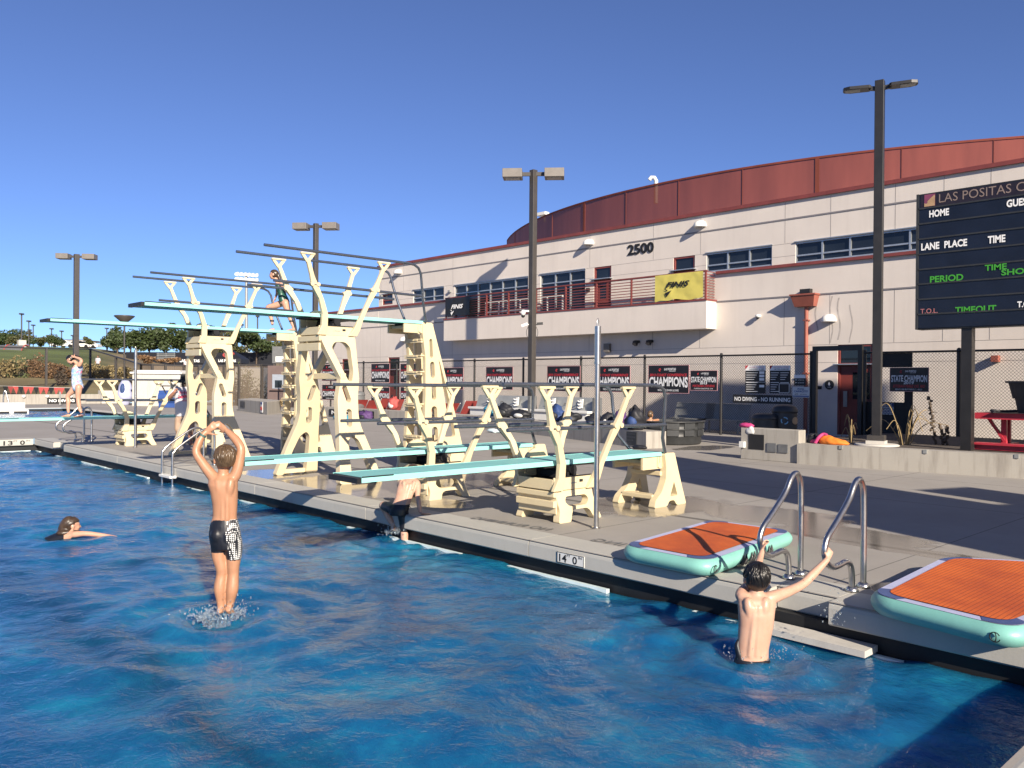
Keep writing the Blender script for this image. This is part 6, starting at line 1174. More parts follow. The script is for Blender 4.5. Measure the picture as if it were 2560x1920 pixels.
for k in range(6):
    for yr in (684, 696): c_ = at(594+9.7*k, yr+.7*k, d); m = MB(); m.loft([(c_+V(0,0,.10), u_ if False else V(rgt[0],rgt[1],0)*.30, V(0,0,.22)), (c_-V(fwd[0],fwd[1],0)*.5-V(0,0,.15), V(rgt[0],rgt[1],0)*.40, V(0,0,.30))], 10); m.build('floodlamp', M['white'], sl)
m = MB(); q = at(622, 905, 149); q2 = at(622, 880, 149); m.box(q[0]-.5, q[0]+.5, q[1]-.4, q[1]+.4, q[2]-1, q2[2]); m.build('mast_cabinet', M['galv'], sl)
# ------------------------------------------------------------------ people
RR = unit(V(rgt[0], rgt[1], 0)); FF = unit(V(fwd[0], fwd[1], 0)); UU = V(0,0,1)
def limb(mb, pts, n=12):
    """tapered limb through (point, radius) joints with round ends"""
    A = np.array([[*p, r] for p, r in pts]); P = np.vstack([2*A[0]-A[1], A, 2*A[-1]-A[-2]]); out = []
    for i in range(1, len(P)-2):
        for k in range(5):
            t = k/5; a, b, c, d = P[i-1:i+3]; out.append(.5*((2*b)+(-a+c)*t+(2*a-5*b+4*c-d)*t*t+(-a+3*b-3*c+d)*t**3))
    out.append(A[-1]); out = np.array(out); mb.tube([o[:3] for o in out], [max(.004, o[3]) for o in out], n)
    for p, r in (pts[0], pts[-1]): mb.ell(p, (r*.98,)*3, None, 10, 7)
def torso(mb, secs, ra=None, fa=None):
    """sections (centre, half width, half depth)"""
    ra = RR if ra is None else ra; fa = FF if fa is None else fa; mb.loft([(c, ra*w, fa*d) for c, w, d in secs], 24)
def hand(mb, w, d, n, side, s=.82, curl=(.3,.4,.3), thumb=1.0, spread=.10, tcurl=0.3):
    d, n = unit(d), unit(n); side = unit(V(*side)-d*(V(*side)@d)); n = unit(np.cross(d, side)*np.sign(np.cross(d, side)@n)); w = V(*w)
    mb.loft([(w, side*.022*s, n*.016*s), (w+d*.03*s, side*.032*s, n*.016*s), (w+d*.065*s, side*.038*s, n*.014*s), (w+d*.092*s, side*.036*s, n*.012*s)], 14)
    for k, (off, L) in enumerate(((.029,.074),(.010,.083),(-.010,.077),(-.028,.060))):
        p = w+d*(.088-.004*abs(k-1))*s+side*off*s; a = 0.0; dd = unit(d+side*spread*(1.2-k)*.6); pts = [(p-d*.012*s, .0095*s)]; q = p
        for j, fr_ in enumerate((.45,.32,.23)):
            a += curl[j]*(1+.10*k); v = dd*math.cos(a)+n*math.sin(a); q = q+v*L*fr_*s; pts.append((q, (.0090,.0082,.0070)[j]*s))
        limb(mb, pts, 8)
    p = w+d*.022*s+side*.026*s; v = unit(d*.55+side*.75*thumb+n*.25); q = p+v*.034*s; v2 = unit(v+d*.25+n*tcurl); q2 = q+v2*.030*s; q3 = q2+unit(v2+n*tcurl*.6)*.022*s; limb(mb, [(p, .0135*s), (q, .0115*s), (q2, .0100*s), (q3, .0080*s)], 8)
def foot(mb, ank, d, L=.20, r=.030, up=UU):
    d = unit(d); a = V(*ank); mb.loft([(a-d*L*.22-up*.012, np.cross(up, d)*r*.8, up*r*.9), (a-up*.012, np.cross(up, d)*r*.95, up*r*1.15), (a+d*L*.3-up*.022, np.cross(up, d)*r*1.15, up*r*.75), (a+d*L*.62-up*.034, np.cross(up, d)*r*1.25, up*r*.45), (a+d*L*.80-up*.036, np.cross(up, d)*r*1.0, up*r*.32)], 12)
def head(mb, c, f, u=UU, s=1.0, wide=.074, tall=.105):
    """skull, jaw, nose, ears; c is the middle of the head, eyes sit at its half height"""
    f, u = unit(f), unit(u); f = unit(f-u*(f@u)); r = np.cross(f, u); c = V(*c); ax = (r, f, u)
    mb.ell(c+u*.020*s-f*.012*s, (wide*s, .094*s, tall*.82*s), ax, 18, 12); mb.ell(c+f*.026*s-u*.030*s, (wide*.84*s, .062*s, .075*s), ax, 16, 10); mb.ell(c+f*.045*s-u*.082*s, (.030*s, .030*s, .022*s), ax, 12, 8)
    limb(mb, [(c+f*.084*s+u*.006*s, .009*s), (c+f*.102*s-u*.026*s, .013*s)], 8)
    mb.ell(c+f*.080*s-u*.056*s, (.024*s, .012*s, .011*s), ax, 10, 7); mb.ell(c+f*.075*s+u*.020*s, (.050*s, .014*s, .012*s), ax, 10, 7)
    for q in (-1, 1): mb.ell(c+r*q*(wide+.006)*s-f*.012*s-u*.008*s, (.010*s, .020*s, .031*s), (r*.9+f*.4*q*0, f, u), 10, 8); mb.ell(c+r*q*.032*s+f*.070*s-u*.020*s, (.022*s, .018*s, .020*s), ax, 10, 7)
def face_parts(c, f, parent, u=UU, s=1.0, eye=(.05,.035,.03)):
    f, u = unit(f), unit(u); f = unit(f-u*(f@u)); r = np.cross(f, u); c = V(*c)
    for q in (-1, 1): e = MB(); e.ell(c+r*q*.030*s+f*.081*s+u*.002*s, (.013*s, .007*s, .008*s), (r, f, u), 10, 7); e.build('eye', M['ink'], parent); e = MB(); limb(e, [(c+r*q*.016*s+f*.090*s+u*.020*s, .004*s), (c+r*q*.046*s+f*.080*s+u*.022*s, .003*s)], 6); e.build('eyebrow', M['hair_dark'], parent)
    e = MB(); limb(e, [(c-r*.020*s+f*.087*s-u*.055*s, .003*s), (c+f*.094*s-u*.055*s, .005*s), (c+r*.020*s+f*.087*s-u*.055*s, .003*s)], 6); e.build('mouth', plain('lips', (.38,.14,.11), .5), parent)
def hairdo(c, f, mat, parent, u=UU, s=1.0, wide=.074, tall=.105, low=-.62, front=.42, seed=1, thick=1.09, locks=0):
    f, u = unit(f), unit(u); f = unit(f-u*(f@u)); r = np.cross(f, u); c = V(*c)+u*.020*s-f*.012*s; mb = MB(); mb.ell((0,0,0), (1,1,1), None, 54, 36); out = []
    for v in mb.v:
        x, y, z = v; k = thick+.030*mnoise.noise(Vector((x*9+seed, y*9, z*2.2)))+.035*mnoise.noise(Vector((x*3.2+seed, y*3.2, z*1.5)))
        face = min(1, max(0, (y-.12)/.30))*min(1, max(0, (front-z)/.22)); nape = min(1, max(0, (low-z)/.16)); ear = min(1, max(0, (abs(x)-.86)/.08))*min(1, max(0, (.10-z)/.15))*min(1, max(0, (y+.35)/.2)); k *= 1-.26*max(face, nape, ear*.75)
        out.append(c+r*x*wide*s*k+f*y*.094*s*k+u*z*tall*.82*s*k*(1.02 if z > 0 else 1.10))
    mb.v = [tuple(o) for o in out]; rr = random.Random(seed)
    S3 = lambda x, y, z, k: c+r*x*wide*s*k+f*y*.094*s*k+u*z*tall*.82*s*k*(1.02 if z > 0 else 1.10)
    for _ in range(locks):
        a0 = rr.uniform(0, 6.28); t0 = rr.uniform(.05, 1.2); L = rr.uniform(.5, .95); sw = rr.gauss(0, .18); pts = []
        for q in range(5):
            th = t0+L*q/4; a = a0+sw*q/4; x, y, z = math.sin(th)*math.cos(a), math.sin(th)*math.sin(a), math.cos(th)
            if (y > .20 and z < front+.05) or z < low-.22 or (abs(x) > .84 and z < .0 and y > -.35): break
            pts.append((S3(x, y, z, thick*(1.0+.012*math.sin(q*2+a0))), (.0085,.010,.009,.007,.003)[q]*s))
        if len(pts) > 2: limb(mb, pts, 6)
    return mb.build('hair', M[mat], parent)
def drops(mb, c, n, spread, zr, rr, size=(.004,.014)):
    for _ in range(n):
        p = V(*c)+RR*rr.gauss(0, spread[0])+FF*rr.gauss(0, spread[1])+V(0,0,abs(rr.gauss(0, zr))); s = rr.uniform(*size)*(1 if rr.random() < .85 else 1.6); mb.ell(p, (s, s, s*rr.uniform(.8,1.8)), None, 6, 4)
def crown(mb, c, rad, h, rr, n=26):
    """ragged sheet of water thrown up round something"""
    c = V(*c)
    for i in range(n):
        a = 6.28*i/n+rr.uniform(-.1,.1); d = RR*math.cos(a)+FF*math.sin(a); hh = h*rr.uniform(.25,1.0); b = c+d*rad*rr.uniform(.8,1.1); limb(mb, [(b-V(0,0,.04), .022), (b+d*.02+V(0,0,hh*.5), .012), (b+d*rr.uniform(.02,.07)+V(0,0,hh), .006)], 6)
# ---- 1 leaping boy
def leaping_boy():
    D = (P1-CAM)@fwd; J = lambda px, py, dd=0.0: at(px, py, D+dd); root = thing('person', 'boy in black checked shorts leaping from the water, hands joined overhead', 'person', tuple(J(560,1545)), 'people in and around the pool'); m = MB(); S = D/FPX
    fc = unit(FF*.88-RR*.47)
    torso(m, [(J(556,1186),.040,.038),(J(557,1193),.080,.052),(J(558,1201),.120,.070),(J(557,1212),.123,.082),(J(560,1230),.113,.082),(J(562.5,1262),.102,.074),(J(562,1290),.097,.070),(J(560,1312),.112,.080),(J(562,1340),.120,.088),(J(566,1362),.110,.080)])
    for a, b in (((545,1205),(550,1236)),((577,1204),(572,1236))): limb(m, [(J(*a,-.046), .030), (J((a[0]+b[0])/2, (a[1]+b[1])/2, -.050), .036), (J(b[0],b[1]+5,-.040), .030)])   # shoulder blades
    for x0, x1, x2 in ((553,557,557),(567,568,568)): limb(m, [(J(x0,1215,-.058), .020), (J(x1,1255,-.056), .022), (J(x2,1300,-.055), .022)])                                  # muscles beside the spine
    limb(m, [(J(541,1200), .050), (J(529,1187,.01), .046), (J(508,1160,.02), .040), (J(490.5,1131,.03), .034), (J(497,1107,.05), .035), (J(504,1093,.06), .029), (J(512,1082,.07), .0235)])
    limb(m, [(J(577,1200), .050), (J(589,1187,.01), .047), (J(598,1156,.02), .041), (J(602.5,1122,.03), .035), (J(590,1100,.05), .036), (J(578,1087,.06), .030), (J(567,1077,.08), .0235)])
    hand(m, J(512,1082,.07), (J(549,1052,.08)-J(512,1082,.07)), FF*.8-UU*.2, RR*.6-UU*.8, .86, (.10,.18,.15), 1.0, .12, .1)
    hand(m, J(567,1077,.08), (J(536,1054,.115)-J(567,1077,.08)), FF*.9, -RR*.2-UU, .84, (.05,.15,.15), .5, .05, .1)
    for (hx, tx, kx, cx_, ax_, fx) in (((549,1350),(547.5,1388),(554,1438),(549.5,1470),(553,1521),(553,1540)), ((581,1352),(584.5,1390),(583.5,1437),(581,1474),(574,1518),(571,1541))):
        limb(m, [(J(*hx), .068), (J(*tx), .060), (J(kx[0],kx[1]-20), .050), (J(*kx,.005), .045), (J(*cx_,-.008), .049), (J(cx_[0]*.45+ax_[0]*.55, cx_[1]*.45+ax_[1]*.55), .037), (J(*ax_), .029)])
        foot(m, J(ax_[0],ax_[1]+4,0), V(0,0,-1)*.55+FF*.8, .19, .030, unit(V(0,0,.8)+FF*.55))
    limb(m, [(J(556,1196), .046), (J(558,1183,.005), .043), (J(560,1168,.01), .045)])
    hc = J(562,1149,.005); head(m, hc, fc, UU, 1.03, .076, .108); body = blob(m, 'body', M['skin_tan'], root, .0065, 9)
    hairdo(hc, fc, 'hair_brown', root, UU, 1.03, .077, .108, -.70, .30, 3, locks=150)
    s = MB(); torso(s, [(J(562,1296),.0985,.075),(J(561,1312),.117,.087),(J(562,1338),.130,.098),(J(565,1360),.128,.094),(J(566,1372),.118,.086)])
    s.ell(J(545,1338,-.045), (.062,.062,.070)); s.ell(J(575,1342,-.045), (.062,.062,.070))
    limb(s, [(J(549,1350), .075), (J(547.5,1372), .066), (J(547.5,1380), .062)]); limb(s, [(J(581,1352), .078), (J(583.5,1376), .070), (J(584.5,1391), .064)]); so = blob(s, 'shorts', M['shorts'], root, .0075, 3)
    me = so.data; q = MB(); org = ORG[root.name]
    for p in me.polygons:
        cc = V(*p.center)+org; u_, z_ = (cc-J(562,1340))@RR, (cc-J(562,1340))[2]; tt = max(0, min(1, (-z_+.01)/.13)); lim = .040+.022*tt
        if u_ > lim and V(*p.normal)@(RR*.85-FF*.5) > .12: q.add([V(*me.vertices[i].co)+org+V(*p.normal)*.0016 for i in p.vertices], [tuple(range(len(p.vertices)))], True)
    if q.f: q.build('side_panel', M['checks'], so)
    wt = thing('wrist_watch', 'black smart watch on the left wrist of the leaping boy', 'watch', tuple(J(508,1086,.06))); w = MB(); a, b = J(503,1094,.06), J(510,1083,.068); ax_ = unit(b-a); w.tube([a+ax_*.012, a+ax_*.030], .031, 16); w.build('strap', plain('green_strap', (.05,.10,.09), .6), wt); w = MB(); k_ = unit(-FF*.6-RR*.8); n2 = np.cross(ax_, k_); w.obox(a+ax_*.021+k_*.031, ax_*.019, n2*.016, k_*.006); w.build('case', M['black'], wt, .003)
    r = random.Random(2); sp = MB(); crown(sp, J(562,1541), .10, .06, r, 34); crown(sp, J(545,1545,-.04), .13, .045, r, 30); drops(sp, J(540,1542,-.05), 260, (.13,.08), .045, r, (.002,.008)); drops(sp, J(588,1535), 90, (.07,.05), .08, r, (.0015,.006)); props(sp.build('splash', M['splash'], None), 'splash of water thrown up round the feet of the leaping boy', 'splash', None, 'stuff')
leaping_boy()
# ---- 2 boy holding the grab rails
def ladder_boy():
    D = (P2-CAM)@fwd; J = lambda px, py, dd=0.0: at(px, py, D+dd); root = thing('person', 'dark haired bare backed boy standing waist deep, holding the two near grab rails', 'person', tuple(J(1882,1655)), 'people in and around the pool'); m = MB(); fc = unit(FF+RR*.05)
    torso(m, [(J(1891,1479,.03),.044,.044),(J(1892,1487,.03),.085,.055),(J(1893,1496,.02),.128,.070),(J(1892,1510,.01),.137,.080),(J(1891,1535,0),.130,.082),(J(1890,1565,0),.124,.078),(J(1886,1594,0),.118,.074),(J(1882,1623,0),.113,.072),(J(1880,1648,0),.117,.078),(J(1880,1690,0),.120,.085)])
    for a, b in (((1870,1505),(1874,1535)),((1913,1505),(1909,1535))): limb(m, [(J(*a,-.036), .034), (J((a[0]+b[0])/2, (a[1]+b[1])/2, -.044), .038), (J(b[0],b[1]+6,-.042), .030)])
    for x0, x1, x2 in ((1884,1882,1874),(1897,1896,1889)): limb(m, [(J(x0,1520,-.062), .018), (J(x1,1560,-.060), .021), (J(x2,1640,-.058), .022)])
    limb(m, [(J(1920,1497,.02), .050), (J(1937,1491,.04), .046), (J(1972,1478,.12), .038), (J(2006,1461,.20), .033), (J(2030,1438,.25), .033), (J(2050,1418,.29), .028), (J(2068,1399,.32), .0225)])
    limb(m, [(J(1864,1497,.02), .050), (J(1853,1486,.06), .044), (J(1872,1462,.22), .037), (J(1890,1440,.40), .033), (J(1895,1415,.50), .033), (J(1900,1396,.60), .027), (J(1905,1379,.66), .0215)])
    G = V(6.075, 2.965, .395); w = J(2070,1397,.325); hand(m, w, (G-w)+RR*.05+UU*.02, FF, -RR*.7+UU*.7, .80, (.75,.85,.7), .8, .04, .5)
    G2 = V(6.085, 3.52, .40); w2 = J(1905,1378,.665); hand(m, w2, UU*.8+FF*.45+RR*.15, RR, -FF*.8+UU*.3, .80, (.7,.8,.7), .8, .04, .5)
    limb(m, [(J(1891,1488,.03), .048), (J(1891,1470,.05), .048)]); hc = J(1891,1447,.06); head(m, hc, fc, unit(UU-FF*.10), 1.0, .083, .112); blob(m, 'body', M['skin_pale'], root, .0065, 9)
    hairdo(hc, fc, 'hair_black', root, unit(UU-FF*.10), 1.0, .084, .112, -.86, .30, 6, 1.10, locks=190)
    s = MB(); torso(s, [(J(1881,1645),.123,.088),(J(1879,1665),.135,.098),(J(1879,1700),.14,.10)]); limb(s, [(J(1849,1640,-.02), .028), (J(1843,1615,-.01), .020), (J(1846,1600), .012)]); blob(s, 'shorts', M['shorts'], root, .009, 2)
    sp = MB(); r = random.Random(5); drops(sp, J(1940,1640,.0), 90, (.10,.08), .03, r, (.002,.005)); drops(sp, J(1850,1640), 60, (.07,.06), .03, r, (.002,.005)); drops(sp, J(2085,1560,.05), 46, (.06,.05), .16, r, (.002,.0055)); props(sp.build('splash', M['splash'], None), 'drops and ripples round the boy at the grab rails', 'splash', None, 'stuff')
ladder_boy()
# ---- 3 boy climbing out
def climbing_boy():
    D = (P3-CAM)@fwd; J = lambda px, py, dd=0.0: at(px, py, D+dd); root = thing('person', 'boy in navy knee length shorts climbing out over the pool edge, bare back bent', 'person', tuple(J(1010,1355)), 'people in and around the pool'); m = MB(); ra = unit(RR+FF*.05)
    torso(m, [(J(1031,1193,.20),.042,.042),(J(1027,1198,.18),.085,.052),(J(1022,1206,.15),.122,.066),(J(1018,1217,.12),.122,.078),(J(1013,1232,.08),.112,.078),(J(1008,1248,.04),.106,.072),(J(1002,1262,.0),.108,.076),(J(997,1274,-.02),.112,.085),(J(996,1285,-.02),.09,.07)])
    for a, b in (((1010,1206),(1010,1222)),((1035,1206),(1031,1222))): limb(m, [(J(*a,.10), .026), (J(*b,.05), .020)])
    for x in (1015,1023): limb(m, [(J(x+3,1212,.07), .018), (J(x-4,1240,.01), .019), (J(x-10,1262,-.05), .018)])
    limb(m, [(J(1036,1206,.16), .046), (J(1043,1209,.14), .042), (J(1044.5,1226,.08), .036), (J(1044,1241,.02), .031), (J(1047,1258,-.03), .031), (J(1050,1280,-.06), .022)]); hp = onp(1052, 1284, 'Z', .02); hand(m, hp, RR*.9+FF*.35+V(0,0,-.05), V(0,0,-1), FF-RR*.3, .82, (.05,.05,.05), 1.0, .16)
    limb(m, [(J(1006,1206,.16), .046), (J(1000,1213,.22), .040), (J(1004,1238,.35), .032), (J(1012,1262,.42), .024)]); hand(m, J(1012,1262,.42), FF*.6+RR*.3-UU*.6, V(0,0,-1), RR, .82)
    limb(m, [(J(1006,1276), .068), (J(1010,1300), .062), (J(1011,1322), .050), (J(1011,1340,-.01), .048), (J(1011,1362,-.01), .042), (J(1012,1395), .030)])
    limb(m, [(J(985,1274), .068), (J(970,1268,.10), .062), (J(957,1264,.20), .050), (J(966,1282,.17), .043), (J(975,1299,.13), .042), (J(983,1313,.09), .030)]); foot(m, J(984,1318,.08), RR*.35+FF*.6-UU*.15, .18, .030)
    limb(m, [(J(1030,1198,.20), .044), (J(1033,1190,.24), .043)]); hc = J(1034,1181,.27); fc = unit(FF*.75+RR*.45-UU*.5); uu = unit(UU*.9+FF*.45); head(m, hc, fc, uu, .92, .078, .108); blob(m, 'body', M['skin_pale'], root, .0085, 4)
    hairdo(hc, fc, 'hair_dark', root, uu, .92, .079, .108, -.75, .30, 9)
    s = MB(); torso(s, [(J(1003,1260,.0),.112,.080),(J(998,1273,-.02),.122,.094),(J(996,1288,-.02),.112,.085)]); limb(s, [(J(1006,1276), .076), (J(1010,1300), .069), (J(1011.5,1325), .058)]); limb(s, [(J(985,1274), .076), (J(971,1268,.10), .069), (J(962,1265,.16), .060)]); blob(s, 'shorts', M['shorts'], root, .010, 2)
    sp = MB(); r = random.Random(8); drops(sp, J(985,1335), 150, (.07,.06), .06, r, (.003,.008)); props(sp.build('splash', M['splash'], None), 'small splash under the raised foot of the climbing boy', 'splash', None, 'stuff')
climbing_boy()
# ---- 4 swimmer
def swimmer():
    D = (P4-CAM)@fwd; J = lambda px, py, dd=0.0: at(px, py, D+dd); root = thing('person', 'long haired girl swimming with one arm stretched out to the right', 'person', tuple(J(175,1340)), 'people in and around the pool'); m = MB(); fc = unit(RR*.75+FF*.65)
    torso(m, [(J(186,1331),.05,.05),(J(178,1336,-.02),.13,.075),(J(160,1341,-.02),.13,.075),(J(135,1349,-.04),.11,.06),(J(110,1356,-.06),.09,.05)], unit(FF*.8-RR*.4), UU); limb(m, [(J(186,1336,-.10), .042), (J(212,1334,-.10), .034), (J(245,1337,-.08), .030), (J(280,1342,-.06), .024), (J(300,1346,-.05), .020)]); hand(m, J(300,1346,-.05), RR-UU*.10, -UU, -FF, .82, (.05,.1,.1))
    limb(m, [(J(180,1328), .045), (J(183,1320), .045)]); hc = J(181,1314); head(m, hc, fc, UU, .95); blob(m, 'body', M['skin_girl'], root, .010, 4)
    hairdo(hc, fc, 'hair_dark', root, UU, .95, .076, .108, -1.2, .40, 12, 1.12); h = MB(); limb(h, [(J(172,1306,-.02), .085), (J(163,1318,-.02), .080), (J(155,1328,-.02), .060), (J(148,1334,-.02), .030)]); h.ell(J(170,1330,-.03), (.14,.09,.05)); blob(h, 'long_hair', M['hair_dark'], root, .012, 3)
    s = MB(); torso(s, [(J(160,1340,-.02),.134,.080),(J(135,1347.5,-.04),.116,.066),(J(112,1355,-.06),.095,.055)], unit(FF*.8-RR*.4), UU); s.build('swimsuit', M['shorts'], root)
swimmer()
# ---- 5 girl in the floral swimsuit
def floral_girl():
    D = float((onp(185, 1044, 'Y', 21.6)-CAM)@fwd); J = lambda px, py, dd=0.0: at(px, py, D+dd); zb = .725; root = thing('person', 'girl in pale floral swimsuit on the far low springboard, hands at head', 'person', tuple(J(180,1044)), 'people in and around the pool'); m = MB(); sd_ = unit(FF*.9+RR*.35); fw_ = unit(-RR*.95+FF*.2)
    torso(m, [(J(196,908),.045,.045),(J(196,913),.11,.06),(J(194,920),.125,.085),(J(191.5,932),.112,.090),(J(191,944),.098,.080),(J(192.5,956),.115,.095),(J(194,965),.120,.098),(J(193,972),.10,.08)], sd_, fw_)
    for s, (hp, kn, an, ft, dr) in ((1, ((189,968),(169.5,991),(171,1030),(168,1039),-1)), (-1, ((197,968),(195.5,996),(203,1030),(203,1040),-1))):
        o = -.09 if s < 0 else .07; limb(m, [(J(*hp,o), .080), (J((hp[0]+kn[0])/2,(hp[1]+kn[1])/2,o), .069), (J(*kn,o), .052), (J(kn[0]+1.5,kn[1]+13,o), .050), (J((kn[0]+an[0])/2,kn[1]+26,o), .042), (J(*an,o), .032)]); foot(m, V(*(J(an[0],an[1]+6,o)[:2]), zb+.045), -RR+FF*.1, .22, .034)
    limb(m, [(J(198,913,-.12), .048), (J(203.5,903,-.13), .040), (J(199,897,-.10), .035), (J(188,893,-.08), .026)]); hand(m, J(188,893,-.08), -RR*.8+UU*.2, FF*.9, UU, .85, (.4,.5,.4))
    limb(m, [(J(192,913,.12), .046), (J(184,908,.14), .037), (J(178,908,.12), .034), (J(176,911,.05), .026)]); hand(m, J(176,911,.05), -RR*.2+UU*.9-FF*.2, RR, FF, .85, (.4,.5,.4))
    limb(m, [(J(194,910), .045), (J(187,904), .043)]); hc = J(176,899); fc = unit(-RR*.72-UU*.68); uu = unit(UU*.75-RR*.66); head(m, hc, fc, uu, .95); blob(m, 'body', M['skin_girl'], root, .011, 4); hairdo(hc, fc, 'hair_black', root, uu, .95, .076, .106, -.8, .35, 15); h = MB(); limb(h, [(J(184,892), .05), (J(196,895,.02), .05), (J(202,901,.02), .035)]); blob(h, 'hair_bun', M['hair_black'], root, .012, 2)
    s = MB(); torso(s, [(J(196,914.5),.100,.066),(J(194,921),.131,.091),(J(191.5,932),.118,.096),(J(191,944),.104,.086),(J(192.5,956),.121,.101),(J(194.5,965),.127,.106),(J(194,972),.112,.092),(J(192,977),.07,.06)], sd_, fw_); s.ell(J(199,966), (.10,.10,.08)); blob(s, 'swimsuit', M['floral'], root, .011, 3)
floral_girl()
# ---- 6 girl in green on the farther high board
def green_girl():
    D = float((onp(705, 822, 'Y', 17.1)-CAM)@fwd); J = lambda px, py, dd=0.0: at(px, py, D+dd); root = thing('person', 'girl in a green swimsuit striding along the farther high springboard', 'person', tuple(J(705,823)), 'people in and around the pool'); m = MB(); sd_ = unit(FF*.95+RR*.2); fw_ = unit(-RR+FF*.15); zb = 2.722+.02
    torso(m, [(J(694,702),.045,.045),(J(697,707),.12,.06),(J(699.5,714),.135,.085),(J(702.5,725),.118,.085),(J(705.5,736),.104,.080),(J(708.5,746),.125,.100),(J(711,754),.128,.102),(J(711,761),.10,.08)], sd_, fw_)
    limb(m, [(J(707,757,.07), .084), (J(688,764,.07), .072), (J(670,768,.07), .054), (J(674,784,.07), .052), (J(678,796,.07), .043), (J(681,810,.07), .032)]); foot(m, V(*J(681.5,816,.07)[:2], zb+.045), -RR+FF*.1, .22, .034)
    limb(m, [(J(714,758,-.08), .088), (J(717,770,-.08), .074), (J(721,783,-.08), .056), (J(726,797,-.08), .052), (J(731,810,-.08), .040), (J(734,818,-.08), .032)]); foot(m, V(*J(735,820,-.08)[:2], zb+.05), -RR+FF*.1, .22, .034)
    limb(m, [(J(702,710,-.13), .046), (J(713,722,-.15), .038), (J(724,736,-.15), .033), (J(730,744,-.14), .030), (J(735,752,-.13), .024)]); hand(m, J(735,752,-.13), RR*.5-UU*.8, FF, -RR*.2, .88, (.15,.2,.2))
    limb(m, [(J(697,710,.13), .044), (J(693,722,.16), .036), (J(692,735,.17), .030), (J(688,745,.17), .023)]); hand(m, J(688,745,.17), -RR*.4-UU*.8, RR, FF, .88)
    limb(m, [(J(695,705), .046), (J(689,697), .045)]); hc = J(684.5,687); fc = unit(-RR*.97+FF*.12-UU*.08); head(m, hc, fc, UU, 1.0, .074, .11); blob(m, 'body', M['skin_girl'], root, .011, 4); face_parts(hc, fc, root, UU, 1.0); hairdo(hc, fc, 'hair_dark', root, UU, 1.0, .076, .11, -.75, .45, 18); h = MB(); limb(h, [(J(692,682), .045), (J(697,692), .04), (J(701,702), .03)]); blob(h, 'hair_tail', M['hair_dark'], root, .012, 2)
    s = MB(); torso(s, [(J(698,709),.100,.066),(J(699.5,714),.140,.091),(J(702.5,725),.124,.091),(J(705.5,736),.110,.086),(J(708.5,746),.131,.106),(J(711,754),.134,.108),(J(711,762),.08,.07)], sd_, fw_); blob(s, 'swimsuit', M['greensuit'], root, .011, 3)
    for px, py, dd in ((680,802,.07),(728.5,803,-.08)): b = MB(); c_ = J(px,py,dd); b.tube([c_-V(0,0,.018), c_+V(0,0,.018)], .047 if dd > 0 else .052, 14); b.build('leg_band', M['ink'], root)
    b = MB(); c_ = J(733,749,-.135); d_ = unit(J(735,752,-.13)-J(730,744,-.14)); b.tube([c_-d_*.015, c_+d_*.015], .032, 12); b.build('wrist_band', M['white'], root)
green_girl()
